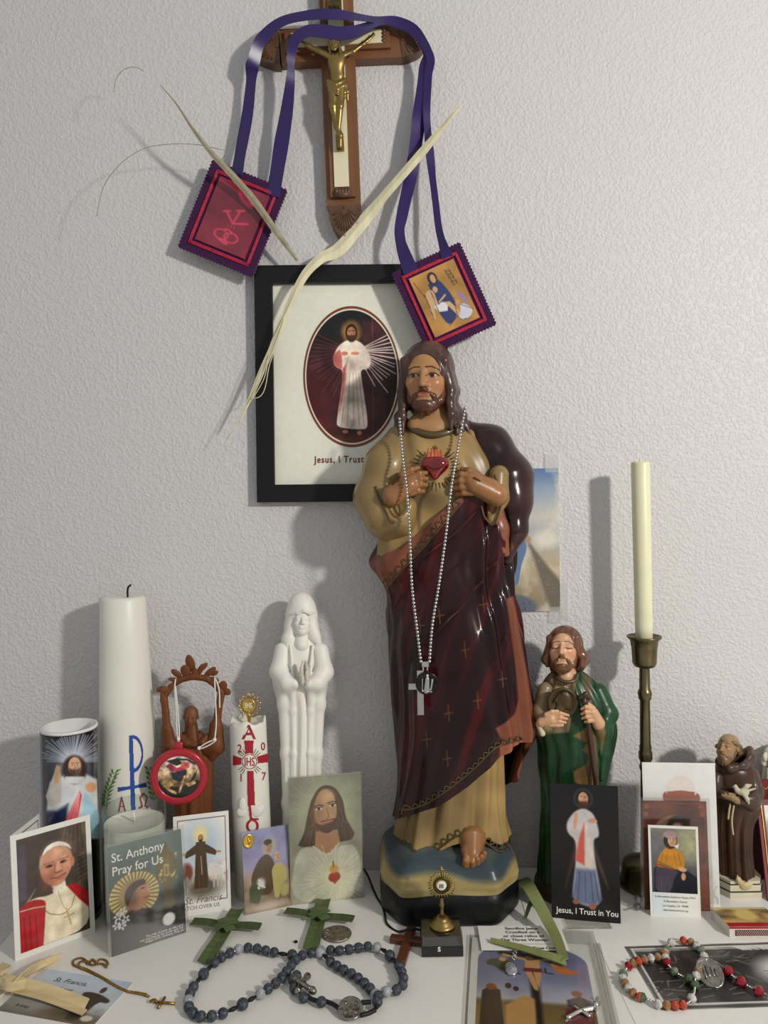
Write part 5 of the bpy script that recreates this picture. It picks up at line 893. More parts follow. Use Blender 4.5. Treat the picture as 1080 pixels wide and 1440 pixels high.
bo = Card(base_at(1033, Yf), (1, 0, 0), (0, -1, 0), 1, 1); oc8 = lambda s__: [(x*s__, y*s__) for x, y in ((-.026, -.012), (-.018, -.026), (.018, -.026), (.026, -.012), (.026, .02), (.018, .027), (-.018, .027), (-.026, .02))]; b0 = base_at(1034, Yf)
MP = mat('pale_plinth', (206, 198, 172), .4, coat=.2); ML = mat('black_line', (40, 36, 30), .5)
for z0, z1, g_, m_ in ((0, .0065, 1, MP), (.0065, .0078, .985, ML), (.0078, .0145, .96, MP), (.0145, .0158, .94, ML), (.0158, .019, .93, MP)): V, Fs = prism(oc8(g_), z0, z1); mk('plinth' if m_ is MP else 'plinth_line', (V+b0, Fs), m_, fs, False)
MB = mat('brown_habit', (70, 49, 36), .4, coat=.2, var=(40, .15)); mk('hood', figmesh([chain([px(1016, 1072, 12), px(1028, 1082, 18), px(1046, 1078, 16), px(1056, 1066, 4), px(1054, 1054, -6)], [5, 5.5, 5.5, 6, 5], k=7), chain([px(1012, 1070, 4), px(1030, 1066, -12), px(1052, 1060, -10)], [7, 11, 9], k=5)], .8, Qf)[:2], MB, fs)
head(fs, Qf, 1024, 1054, 46, 6, (-28, 14, -6), (SKF, (116, 92, 58), (110, 84, 54)), .6, (M_PAINT, M_HAIRP), lambda L, u, R, E_, C_: [C_((-.33, .12, .1), (0, .22, .38), .05, .05, .04), C_((0, .22, .38), (.33, .12, .1), .05, .06, .04), C_((.33, .12, .1), (.3, .1, -.2), .07, .08, .05), C_((-.33, .12, .1), (-.3, .1, -.2), .07, .08, .05), C_((.34, .05, -.05), (.3, -.1, -.2), .06, .08, .05)], True, True, True)
mk('sleeve', figmesh([chain([px(1058, 1090, 6), px(1064, 1115, 12), px(1058, 1128, 24), px(1044, 1126, 32)], [10, 11, 12, 7], k=5), chain([px(1060, 1128, 22), px(1055, 1143, 22)], [10, 4], k=4)], .8, Qf)[:2], MB, fs); mk('sleeve', figmesh([chain([px(1010, 1095, 8), px(1008, 1112, 16), px(1020, 1118, 28)], [9, 9, 7], k=5)], .8, Qf)[:2], MB, fs)
MSF = mat('ochre_skin', SKF, .45, var=(60, .1)); mk('hand', figmesh(hand([[px(1030, 1121, 34), px(1038, 1122, 36), px(1046, 1125, 34)], [px(1030, 1125, 35), px(1038, 1127, 36), px(1045, 1129, 34)]], [cap(px(1018, 1118, 30), px(1031, 1122, 34), 4.5, 5, 2), cap(px(1048, 1128, 32), px(1036, 1126, 34), 5, 5, 2)], 2.2, [px(1026, 1117, 35), px(1034, 1117, 37)]), .6, Qf)[:2], MSF, fs)
mk('dove', figmesh([ell(px(1044, 1114, 40), (10, 5, 5), rotm(0, 0, 10), 2), cap(px(1036, 1110, 41), px(1034, 1106, 42), 3.6, 3, 2), cap(px(1032, 1106, 42), px(1029.5, 1107, 42), 1, .5, .8), chain([px(1044, 1112, 42), px(1050, 1106, 42), px(1056, 1104, 40)], [3, 3.6, 1.5], k=2), chain([px(1046, 1116, 42), px(1051, 1124, 42), px(1053, 1130, 40)], [3.4, 3, 1.4], k=2), chain([px(1052, 1112, 39), px(1062, 1109, 36)], [2, 1], k=1)], .6, Qf)[:2], mat('dove_white', (186, 178, 156), .5), fs)
MCORD = mat('cord_white', (190, 172, 138), .6, bump=(800, .4)); mk('cord', join(*[tube(Qf(curve(q, 20)), .0012, 6) for q in ([(1027, 1130, 28), (1025, 1142, 29), (1024, 1152, 29)], [(1032, 1132, 28), (1029, 1155, 29), (1031, 1174, 29)])]), MCORD, fs); mk('rosary', join(*[sphere(Qf([[1047-3*math.sin(i*.16), 1150+i*2.1, 25]])[0], .0012, 6, 5) for i in range(22)]), mat('dark_beads', (56, 36, 24), .4), fs)
mk('foot_animal', figmesh([ell(px(1049, 1246, 26), (11, 7, 8), rotm(0, 0, -12), 3), cap(px(1040, 1240, 30), px(1038, 1236, 31), 4.4, 3.6, 2), cap(px(1037, 1236, 31), px(1037, 1231, 31), 1.4, .8, 1), chain([px(1058, 1244, 24), px(1062, 1250, 22)], [4, 2], k=2)], .6, Qf)[:2], mat('cream_animal', (196, 176, 132), .45, var=(60, .15)), fs)
# ================================================================ printed cards
M_STOCK = mat('card_stock', (226, 223, 214), .6, var=(100, .02)); M_CARDP = mat('card_print', vcol=True, rough=.32, spec=.4, coat=.1, var=(120, .03)); M_FILMC = clear('plastic_sleeve', (243, 243, 241), .12, .25); M_INK = mat('dark_ink', (44, 40, 38), .6); M_WINK = mat('white_ink', (232, 230, 222), .6); M_BRINK = mat('brown_ink', (112, 96, 80), .6)
RES = .0006
def card(name, label, c, paint, win=(0, 0, 1, 1), t=.0007, cat='card', stock=None, group=None):
    """card with a printed face; paint(p, h): X 0..1, Y 0..h (h = height / width)"""
    o = thing(name, label, cat, c.at(.5, 1), group); mk('card_stock', c.slab(t), stock or M_STOCK, o, False); VF, X, Y = c.sheet(RES, *win, .0002); h = (win[3]-win[1])*c.H/((win[2]-win[0])*c.W)
    p = Paint(X, Y*h); paint(p, h); mk('print', VF, M_CARDP, o, False, p.C); return o
def frock(p, cx, top, bot, w0, w1, c, soft=.03): p.poly([(cx-w0, top), (cx+w0, top), (cx+w1*.8, (top+bot)/2), (cx+w1, bot), (cx-w1, bot), (cx-w1*.8, (top+bot)/2)], c, soft)
# folded photograph card
cj = upright((22, 1352), (134, 1310), 1176, 4)
def pj(p, h):
    p.grad([(0, (78, 66, 60)), (h, (60, 50, 46))]); n = vnoise(p.X*5, p.Y*3, 3); p.mix((132, 112, 88), np.clip(n*2, 0, .6)*np.clip((p.X-.55)*3, 0, 1)); 
    for i in range(7): p.line([(.7+.05*i, 0), (.55+.09*i, .35*h)], .02, (120, 104, 84), .4); p.line([(.85, (.3+.04*i)*h), (1, (.28+.04*i)*h)], .012, (150, 130, 104), .5)
    p.rect(0, .05*h, .12, .55*h, (84, 74, 84), .05, .7); p.poly([(.02, .63*h), (.2, .5*h), (.26, .46*h), (.12, .6*h)], (150, 130, 110), .03, .8)
    p.poly([(0, .62*h), (.2, .55*h), (.42, .58*h), (.7, .52*h), (.98, .68*h), (1, h), (0, h)], (232, 218, 186), .03); p.poly([(-.05, .63*h), (.14, .56*h), (.38, .6*h), (.36, .72*h), (.34, .85*h), (.3, h+.1), (-.05, h+.1)], (176, 22, 30), .03); p.poly([(.68, .54*h), (.82, .54*h), (1.02, .68*h), (1.02, .82*h), (.86, .7*h)], (176, 22, 30), .03)
    for x in (.06, .14, .22): p.line([(x, .7*h), (x+.01, h)], .022, (120, 12, 20), .7)
    p.line([(.02, .635*h), (.2, .64*h), (.36, .66*h)], .02, (206, 190, 150), .8); p.line([(.3, .66*h), (.42, .74*h), (.56, .78*h), (.64, .78*h), (.74, .74*h), (.8, .64*h)], .012, (120, 96, 60), .8); p.line([(.66, .74*h), (.72, .9*h)], .018, (190, 160, 100)); p.line([(.63, .82*h), (.77, .81*h)], .018, (190, 160, 100))
    p.poly([(.46, .5*h), (.66, .48*h), (.68, .57*h), (.5, .6*h)], (236, 226, 200), .03); p.line([(.55, .56*h), (.6, .68*h), (.64, .74*h)], .012, (170, 150, 120), .7)
    sk = (206, 144, 112); p.poly([(.3, .3*h), (.32, .2*h), (.5, .13*h), (.7, .17*h), (.79, .27*h), (.77, .38*h), (.68, .47*h), (.58, .515*h), (.48, .505*h), (.37, .45*h), (.31, .38*h)], sk, .04); p.poly([(.3, .3*h), (.33, .2*h), (.37, .28*h), (.35, .42*h)], (176, 160, 144), .05, .6); p.poly([(.2, .4*h), (.3, .28*h), (.33, .42*h), (.44, .5*h), (.5, .52*h), (.4, .57*h), (.28, .5*h)], (66, 50, 44), .06, .8); p.ell(.42, .4*h, .12, .14*h, (150, 88, 66), .9, 0, .5); p.ell(.56, .22*h, .2, .1*h, (222, 166, 134), .8, 0, .6); p.poly([(.34, .21*h), (.4, .135*h), (.56, .105*h), (.72, .15*h), (.79, .23*h), (.7, .175*h), (.55, .145*h), (.42, .175*h)], (238, 232, 220), .015); p.ell(.78, .33*h, .03, .05*h, (190, 120, 96), .3)
    for x, y in ((.44, .315), (.65, .31)): p.ell(x, y*h, .05, .014*h, (60, 36, 30), .5); p.line([(x-.07, (y-.025)*h), (x+.07, (y-.03)*h)], .018, (150, 100, 80), .8)
    p.poly([(.54, .3*h), (.58, .3*h), (.62, .375*h), (.52, .38*h)], (222, 162, 130), .05, .8); p.poly([(.5, .3*h), (.545, .3*h), (.53, .385*h), (.5, .38*h)], (164, 100, 78), .05, .7); p.line([(.52, .39*h), (.57, .395*h), (.62, .385*h)], .018, (130, 70, 56), .8); p.line([(.46, .43*h), (.56, .442*h), (.68, .42*h)], .016, (120, 52, 46), .9); p.ell(.57, .455*h, .08, .012*h, (196, 110, 96), .6, 0, .8); p.line([(.43, .385*h), (.41, .44*h)], .012, (150, 90, 70), .6); p.line([(.71, .37*h), (.725, .42*h)], .012, (164, 100, 80), .6); p.ell(.4, .37*h, .06, .05*h, (214, 140, 112), .9, 0, .5); p.ell(.7, .34*h, .05, .05*h, (224, 164, 134), .9, 0, .5); p.noise(.08, 9)
o = card('folded_card', 'white folded card with a photograph of a man in white cap and red cape', cj, pj, (.065, .045, .935, .955))
e = T(66, 1285); bk = Card(cj.at(0, 0), A(62, 1133, .84)-cj.at(0, 0), cj.v, .1, cj.H); bk = Card(cj.at(0, 0), np.array([bk.u[0], bk.u[1], 0]), cj.v, cj.W*.7, cj.H); mk('back_leaf', bk.slab(.0006), M_STOCK, o, False)
bi = Card(bk.at(1, 0, -.0006), -bk.u, bk.v, bk.W, bk.H)
for c_, sg in ((bk, 1),):
    for i in range(12): mk('text_line', c_.slab(.0001, 0, .18, .12+i*.05, .82-.2*(i % 3 == 2), .132+i*.05, .0004), M_INK, o, False)
    for q in ((.06, .04, .94, .047), (.06, .04, .07, .96), (.93, .04, .94, .96)): mk('border_line', c_.slab(.0001, 0, *q, .0004), M_INK, o, False)
# dark saint card in a plastic sleeve
cs = upright((157, 1346), (262, 1311), 1192, 6)
def psa(p, h):
    p.grad([(0, (96, 112, 106)), (.45*h, (84, 100, 92)), (.7*h, (56, 56, 50)), (h, (38, 38, 36))]); p.noise(.1, 3)
    p.ell(.33, .5*h, .33, .22*h*.95, (206, 186, 126), .03)
    for i in range(34): t = i/34*2*PI; p.line([(.33+.19*math.cos(t), .5*h+.19*math.sin(t)), (.33+.32*math.cos(t), .5*h+.32*math.sin(t))], .022, (112, 88, 44), .8)
    p.ell(.33, .5*h, .2, .2, (160, 134, 84), .1); p.poly([(.12, .68*h), (.3, .62*h), (.52, .66*h), (.66, .78*h), (.7, h), (.02, h)], (58, 50, 42), .05); p.ell(.38, .52*h, .15, .13*h, (178, 124, 90), .1, .3); p.ell(.3, .53*h, .09, .13*h, (110, 70, 50), .7, 0, .6); p.poly([(.2, .46*h), (.3, .38*h), (.46, .37*h), (.5, .42*h), (.36, .44*h), (.28, .52*h), (.24, .6*h), (.2, .55*h)], (62, 42, 30), .03); p.poly([(.5, .44*h), (.545, .5*h), (.5, .52*h)], (196, 142, 106), .02); p.ell(.44, .46*h, .03, .01, (40, 26, 20), .4); p.line([(.46, .555*h), (.52, .55*h)], .014, (130, 60, 50)); p.line([(.4, .43*h), (.48, .425*h)], .012, (70, 44, 30))
    for x, y in ((.1, .66), (.17, .62), (.2, .7), (.08, .73), (.15, .75)):
        for a in range(5): t = a*1.257+x*9; p.ell(x+.035*math.cos(t), y*h+.035*math.sin(t), .024, .014, (206, 206, 214), .4, t, .9)
    gd = (150, 128, 60)
    p.poly([(.74, .08*h), (.78, .08*h), (.8, .15*h), (.9, .25*h), (.93, .34*h), (.9, .42*h), (.84, .45*h), (.82, .6*h), (.9, .72*h), (.68, .72*h), (.74, .6*h), (.7, .45*h), (.62, .42*h), (.62, .34*h), (.66, .25*h), (.73, .15*h)], (92, 78, 40), .02)
    for i in range(26): r = random.Random(i); p.ell(r.uniform(.64, .92), r.uniform(.22, .46)*h, .014, .02, gd if i % 3 else (214, 196, 130), .5)
    p.rect(.74, .3*h, .8, .41*h, (226, 208, 140), .02); p.rect(.75, .32*h, .79, .4*h, (120, 96, 40), .02); p.ell(.78, .3*h, .12, .16*h, (150, 128, 60), .9, 0, .35); p.ell(.77, .82*h, .09, .09*.95, (196, 196, 192), .1); p.ell(.77, .82*h, .07, .07, (236, 236, 232), .1)
o = card('saint_prayer_card', 'dark green prayer card in a plastic sleeve with a haloed saint and small white disc', cs, psa)
text(o, 'St. Anthony', cs, .05, .15, .0125, M_WINK, weight=.01, xs=.92); text(o, 'Pray for Us', cs, .05, .275, .0125, M_WINK, weight=.01, xs=.92)
for i, s_ in enumerate(('The relic of cloth on this card', 'was touched to the tomb with the', 'tongue of St. Anthony, Pray us')): text(o, s_, cs, .96, .925+i*.024, .0033, M_WINK, 'RIGHT')
mk('sleeve', cs.slab(.0016, .0028, z=.0008), M_FILMC, o, False)
# white saint card with red line border
cf = upright((246, 1291), (325, 1279), 1149, 8)
def friar(p, cx, top, bot, w, col=(84, 64, 46), skin=(190, 140, 100), arms=True):
    H = bot-top
    if arms: p.poly([(cx-w*.5, top+.18*H), (cx-w*1.9, top+.3*H), (cx-w*2.3, top+.36*H), (cx-w*2.1, top+.43*H), (cx-w*.6, top+.36*H)], col, w*.1); p.poly([(cx+w*.5, top+.18*H), (cx+w*1.8, top+.3*H), (cx+w*2.3, top+.36*H), (cx+w*2, top+.43*H), (cx+w*.6, top+.36*H)], col, w*.1); p.ell(cx-w*2.4, top+.35*H, w*.35, w*.18, skin); p.ell(cx+w*2.5, top+.37*H, w*.4, w*.16, skin)
    frock(p, cx, top+.15*H, bot, w*.65, w*1.05, col, w*.12); d = tuple(np.array(col)*.7)
    for x in (-.5, 0, .45): p.line([(cx+x*w, top+.45*H), (cx+x*w*1.3, bot)], w*.12, d, .7)
    p.line([(cx, top+.42*H), (cx+.1*w, top+.75*H)], w*.12, (206, 190, 150), .7); p.face(cx, top+.08*H, H*.075, skin, (60, 42, 30), (70, 48, 34))
def pfr(p, h):
    p.C[:] = (232, 229, 222); p.glow(.5, .3*h, .55, .4*h, (150, 178, 206), .9); p.glow(.48, .2*h, .2, .15*h, (250, 226, 140), 1.2); p.mix((168, 120, 116), np.clip(vnoise(p.X*6, p.Y*6, 5)*3, 0, .7)*np.clip(1-np.abs(p.Y-.62*h)/(.16*h), 0, 1)); p.ell(.5, .76*h, .4, .12*h, (110, 100, 84), .6, 0, .7); p.ell(.2, .58*h, .12, .1*h, (128, 72, 52), .5)
    friar(p, .48, .18*h, .76*h, .14)
    p.ell(.76, .62*h, .14, .065*h, (222, 214, 200), .25); p.ell(.68, .54*h, .05, .04*h, (222, 214, 200), .3); 
    for x in (.67, .72, .8, .86): p.line([(x, .65*h), (x, .76*h)], .03, (196, 186, 170))
    p.ell(.65, .74*h, .05, .05*h, (96, 90, 84), .4); p.ell(.15, .76*h, .08, .03*h, (176, 168, 168), .4, .4); p.ell(.2, .68*h, .05, .06*h, (150, 140, 134), .4)
    for q in ([(.04, .97*h), (.04, .02*h), (.97, .02*h), (.97, .9*h), (.82, .9*h)],): p.line(q, .016, (112, 70, 62), 1, .006)
o = card('saint_card', 'white saint card with a robed friar, sheep and thin red border', cf, pfr, (.04, .03, .96, .97)); text(o, 'St. Francis', cf, .5, .885, .0105, M_BRINK, 'CENTER', shear=.35, xs=.95); text(o, 'WATCH OVER US', cf, .42, .945, .0058, M_BRINK, 'CENTER')
# lilac saint card with gold medal
cl = upright((345, 1287), (410, 1273), 1171, 8)
def pl_(p, h):
    p.grad([(0, (150, 150, 196)), (.45*h, (168, 160, 196)), (.58*h, (196, 168, 142)), (h, (150, 128, 104))]); p.noise(.08, 4); p.mix((120, 100, 76), np.clip(vnoise(p.X*7, p.Y*6, 5)*3, 0, .7)*np.clip((p.Y-.6*h)*4, 0, 1)); p.glow(.58, .22*h, .2, .16*h, (226, 220, 150), .9)
    p.poly([(.2, .5*h), (.34, .36*h), (.52, .3*h), (.66, .4*h), (.7, .6*h), (.58, .82*h), (.3, .8*h), (.14, .62*h)], (96, 74, 50), .03); p.face(.56, .24*h, .105*h*.7, (204, 160, 124), (66, 46, 34), None, .25); p.ell(.55, .17*h, .09, .035*h, (66, 46, 34), .4); p.poly([(.6, .5*h), (.76, .42*h), (.92, .52*h), (.94, .66*h), (.8, .72*h), (.74, .88*h), (.64, .86*h), (.62, .66*h)], (206, 188, 116), .03); p.face(.74, .36*h, .075*h*.8, (222, 180, 146), (150, 110, 60)); p.ell(.36, .66*h, .1, .07*h, (226, 226, 214), .5, 0, .7); p.poly([(.1, .7*h), (.2, .6*h), (.4, .74*h), (.3, .92*h), (.1, .86*h)], (86, 96, 64), .06, .7); p.ell(.86, .78*h, .1, .08*h, (190, 180, 120), .5); p.ell(.5, .95*h, .5, .06*h, (214, 196, 176), .7, 0, .7)
    for i in range(14): r = random.Random(i); p.ell(r.uniform(.28, .44), r.uniform(.6, .72)*h, .02, .02, (240, 240, 232), .4)
o = card('small_saint_card', 'small lilac saint card with a friar carrying a child and a gold medal', cl, pl_); mc = cl.at(.13, .115, .0012); mk('medal', xf(lathe([(.0001, -.001), (.0058, -.001), (.0064, 0), (.0058, .001), (.0048, .0005), (.0001, .0006)], 32), mc, cl.u, -cl.v*1.25, cl.n), M_GOLD, o); mk('medal_relief', join(sphere(mc+cl.n*.0006-cl.v*.002, (.0014,)*3, 8, 6), sphere(mc+cl.n*.0004+cl.v*.001, (.0024, .001, .003), 10, 6), sphere(mc+cl.n*.0006+cl.v*.0005+cl.u*.0012, .0011, 8, 6)), M_GOLD, o); mk('sleeve', cl.slab(.0012, .0012, z=.0007), M_FILMC, o, False)
# large portrait card
cp = upright((409, 1273), (511, 1262), 1094, 3)
def pp(p, h):
    p.grad([(0, (136, 134, 116)), (.5*h, (150, 148, 128)), (h, (176, 170, 146))]); p.glow(.52, .3*h, .5, .4*h, (208, 214, 170), 1.1); p.rays(.52, .3*h, .3, .6, 40, .012, (196, 200, 166), .25, -PI, 0, 4)
    hr = (88, 66, 46); hp_ = [(.3, .2*h), (.4, .1*h), (.52, .075*h), (.66, .11*h), (.75, .22*h), (.78, .36*h), (.9, .48*h), (.86, .53*h), (.7, .54*h), (.3, .56*h), (.1, .55*h), (.2, .45*h), (.24, .34*h)]; p.poly(hp_, hr, .04); inh = inpoly(p.X, p.Y, hp_) < 0; C0 = p.C.copy()
    for i in range(90):
        r = random.Random(i); sx = r.choice((-1, 1)); x0 = .53+sx*r.uniform(.02, .2); y0 = r.uniform(.1, .3)*h; x1 = .53+sx*r.uniform(.2, .42); p.line([(x0, y0), (x0+sx*.06, y0+.12*h), (x1-sx*.04, .42*h), (x1, .54*h)], .01, (120, 92, 62) if i % 2 else (58, 42, 30), .5)
    p.C[~inh] = C0[~inh]; p.poly([(.36, .44*h), (.66, .44*h), (.7, .56*h), (.54, .64*h), (.34, .57*h)], (186, 140, 104), .04); p.poly([(.08, .58*h), (.3, .55*h), (.5, .64*h), (.68, .56*h), (.95, .58*h), (1.02, h), (-.02, h)], (206, 202, 180), .06); p.line([(.32, .555*h), (.48, .63*h), (.56, .625*h), (.68, .55*h)], .018, (226, 222, 200), .9)
    p.ell(.5, .28*h, .155, .17*h, (198, 154, 114), .12); p.ell(.4, .32*h, .08, .13*h, (150, 106, 72), .9, 0, .5); p.ell(.53, .17*h, .1, .05*h, (214, 172, 130), .8, 0, .7); p.poly([(.34, .36*h), (.44, .4*h), (.56, .375*h), (.66, .34*h), (.64, .42*h), (.55, .465*h), (.47, .46*h), (.38, .42*h)], (92, 62, 42), .03, .9)
    for x, y in ((.41, .265), (.6, .245)): p.ell(x, y*h, .045, .012*h, (226, 214, 196), .4); p.ell(x, y*h, .02, .012*h, (56, 42, 34), .4); p.line([(x-.07, (y-.02)*h), (x, (y-.032)*h), (x+.06, (y-.022)*h)], .014, (70, 48, 34)); p.line([(x-.05, (y-.01)*h), (x+.05, (y-.012)*h)], .01, (60, 42, 32))
    p.line([(.52, .27*h), (.545, .335*h), (.51, .345*h)], .016, (150, 104, 74), .9); p.line([(.45, .385*h), (.53, .38*h), (.6, .37*h)], .02, (168, 98, 82)); p.line([(.44, .368*h), (.53, .36*h), (.62, .352*h)], .016, (92, 62, 42))
    p.rays(.6, .83*h, .07, .5, 44, .01, (238, 236, 206), .55, 0, 2*PI, 6); p.glow(.6, .82*h, .3, .2*h, (244, 240, 200), .9); p.ell(.6, .75*h, .06, .035*h, (226, 170, 90), .5); p.ell(.575, .815*h, .055, .035*h, (186, 84, 70), .2); p.ell(.635, .81*h, .05, .035*h, (186, 84, 70), .2); p.poly([(.52, .82*h), (.69, .815*h), (.61, .87*h)], (180, 78, 66), .03); p.line([(.59, .69*h), (.595, .73*h)], .012, (80, 60, 44)); p.noise(.05, 7)
o = card('portrait_card', 'large pale portrait card of a long-haired bearded man with a glowing heart', cp, pp); mk('sleeve', cp.slab(.0012, .0015, z=.0006), M_FILMC, o, False)
# black card with white-robed figure
cb = upright((776, 1291), (873, 1299), 1101, 6)
M_BSTOCK = mat('black_card', (22, 21, 21), .5)
def pb(p, h):
    p.C[:] = (24, 22, 22); p.ell(.49, .105*h, .14, .075*h, (66, 62, 58), .3); p.ell(.49, .105*h, .12, .065*h, (34, 31, 30), .2)
    p.poly([(.44, .3*h), (.4, .5*h), (.2, .78*h), (.3, .55*h)], (92, 54, 44), .1, .7); p.poly([(.55, .3*h), (.68, .5*h), (.84, .76*h), (.7, .6*h)], (120, 84, 66), .1, .7)
    p.poly([(.36, .2*h), (.5, .17*h), (.64, .21*h), (.7, .3*h), (.72, .38*h), (.62, .4*h), (.66, .6*h), (.74, .84*h), (.62, .9*h), (.42, .88*h), (.3, .83*h), (.36, .6*h), (.38, .42*h), (.24, .36*h), (.24, .28*h)], (196, 188, 186), .06); p.poly([(.36, .62*h), (.66, .62*h), (.74, .84*h), (.62, .9*h), (.42, .88*h), (.3, .83*h)], (104, 112, 138), .1, .85); p.poly([(.5, .28*h), (.5, .6*h), (.36, .56*h), (.42, .4*h)], (206, 92, 78), .06); p.poly([(.52, .28*h), (.62, .5*h), (.6, .62*h), (.5, .6*h)], (216, 202, 186), .06)
    for x in (.42, .5, .58, .64): p.line([(x, .65*h), (x+(x-.5)*.4, .86*h)], .016, (70, 78, 104), .7)
    p.line([(.36, .32*h), (.38, .22*h)], .05, (206, 150, 120)); p.ell(.62, .265*h, .07, .018*h, (206, 150, 120)); p.ell(.49, .115*h, .075, .06*h, (60, 38, 28), .25); p.face(.49, .105*h, .052*h, (206, 152, 116), (60, 38, 28), (74, 44, 32)); p.ell(.36, .865*h, .05, .02*h, (150, 96, 76), .4); p.ell(.6, .895*h, .05, .022*h, (150, 96, 76), .4); p.noise(.05, 8)
o = card('black_prayer_card', 'black prayer card with a white-robed figure and red and pale rays', cb, pb, stock=M_BSTOCK); text(o, 'Jesus, I Trust in You', cb, .52, .953, .0087, M_WINK, 'CENTER', weight=.008, xs=.92)
# three cards leaning on the candlestick
ct = upright((909, 1272), (1013, 1275), 1072, 5)
def pt(p, h):
    p.C[:] = (226, 224, 220); p.glow(.5, .3*h, .6, .4*h, (214, 210, 206), .6); sk = (160, 104, 84); p.ell(.52, .28*h, .22, .16*h, sk, .04); p.ell(.295, .235*h, .035, .035*h, sk, .15); p.ell(.755, .24*h, .035, .035*h, sk, .15); p.poly([(.29, .2*h), (.32, .13*h), (.42, .085*h), (.52, .075*h), (.63, .088*h), (.71, .135*h), (.74, .2*h), (.52, .185*h)], (222, 210, 202), .012); p.line([(.29, .2*h), (.52, .187*h), (.74, .2*h)], .01, (140, 90, 74), .6); p.poly([(.1, .62*h), (.9, .62*h), (1, h), (0, h)], (214, 212, 208), .05); n = vnoise(p.X*2.5, p.Y*2.5, 4, 3); p.mix((170, 164, 160), np.clip(.05-np.abs(n), 0, .05)*14*np.clip((p.Y-.75*h)*4, 0, 1))
card('capped_man_card', 'tall white card with a man in a white skullcap behind two smaller cards', ct, pt, (.02, .015, .98, .985))
cr = upright((907, 1279), (999, 1281), 1126, 5)
def pr(p, h):
    p.C[:] = (106, 58, 46); p.noise(.35, 3, 2); p.poly([(.12, .4*h), (.2, .2*h), (.4, .13*h), (.62, .12*h), (.7, .3*h), (.68, .5*h), (.1, .5*h)], (140, 104, 84), .04); p.ell(.55, .3*h, .2, .17*h, (44, 34, 32), .15); p.ell(.54, .34*h, .14, .14*h, (164, 128, 108), .2); p.line([(.2, .42*h), (.3, .22*h), (.45, .15*h)], .02, (110, 78, 64), .8); p.poly([(.6, .6*h), (1, .55*h), (1, h), (.7, h)], (128, 76, 60), .1, .7)
    for x, y in ((.08, .05), (.92, .05), (.06, .12), (.94, .12)): p.ell(x, y*h, .04, .025*h, (146, 84, 60), .6)
    p.line([(.03, .02*h), (.97, .02*h), (.97, .98*h), (.03, .98*h)], .016, (132, 76, 56), .8, closed=True)
o = card('brown_icon_card', 'brown icon card of a hooded figure in a clear sleeve', cr, pr, stock=mat('brown_card', (104, 56, 44), .4)); mk('sleeve', cr.slab(.0014, .0035, z=.0009), M_FILMC, o, False)
cw = upright((915, 1288), (986, 1292), 1160, 6)
def pw(p, h):
    p.grad([(0, (128, 122, 112)), (h, (60, 62, 74))]); p.glow(.85, .25*h, .5, .4*h, (186, 182, 132), .9); p.glow(.1, .3*h, .4, .4*h, (112, 108, 112), .8); p.poly([(.05, .62*h), (.3, .58*h), (.7, .6*h), (1, .75*h), (1, h), (.05, h)], (24, 26, 34), .05); p.poly([(.08, .56*h), (.4, .62*h), (.62, .66*h), (.5, .75*h), (.42, h), (.06, h), (.08, .7*h)], (70, 60, 74), .05)
    for i in range(5): p.line([(.14+.06*i, .76*h), (.15+.06*i, h)], .014, (104, 96, 110), .5)
    p.poly([(.12, .52*h), (.2, .4*h), (.36, .28*h), (.58, .32*h), (.72, .42*h), (.74, .6*h), (.6, .64*h), (.36, .62*h), (.1, .6*h)], (196, 132, 40), .03); p.line([(.1, .52*h), (.3, .57*h), (.5, .63*h)], .03, (96, 104, 60)); p.line([(.09, .56*h), (.3, .6*h), (.46, .65*h)], .03, (150, 44, 40))
    for x0, x1 in ((.26, .2), (.36, .3), (.5, .56), (.6, .66)): p.line([(x0, .38*h), (x1, .58*h)], .016, (150, 96, 28), .7)
    p.ell(.43, .13*h, .16, .1*h, (158, 130, 132), .2); p.ell(.43, .19*h, .15, .13*h, (52, 40, 36), .15); p.face(.47, .19*h, .095*h, (208, 162, 124), (52, 40, 36), None, 0, -.05); p.ell(.43, .1*h, .15, .055*h, (168, 140, 142), .25); p.poly([(.5, .27*h), (.62, .24*h), (.6, .32*h)], (222, 216, 210), .03); p.ell(.68, .63*h, .1, .035*h, (206, 156, 116), .3, .2); p.ell(.7, .74*h, .05, .06*h, (196, 146, 108), .3); p.noise(.06, 9)
o = card('lady_card', 'cream-bordered card of a seated woman in an orange shawl, front of its group', cw, pw, (.05, .03, .95, .735)); VF, X, Y = cw.sheet(.0015, .05, .745, .95, .985); mk('caption_panel', VF, M_CARDP, o, False, Paint(X, Y, (232, 230, 218)).mix((196, 214, 228), np.clip(.8-X*1.1, 0, 1)*.8).C)
for i, s_ in enumerate(('St Bernadette Soubirous Statue, NDG', 'St Bernadette Church', 'Los Angeles, CA  90008', 'stbernadettechurch.org')): text(o, s_, cw, .5, .79+i*.048, .0029, M_INK, 'CENTER', xs=.95)
# ================================================================ things lying on the table
def tp3(pts, n=None):
    """polyline on the table from (px, py, height in m)"""
    P = np.array([T(x, y, z) for x, y, z in pts]); return P if n is None else curve(P, n)
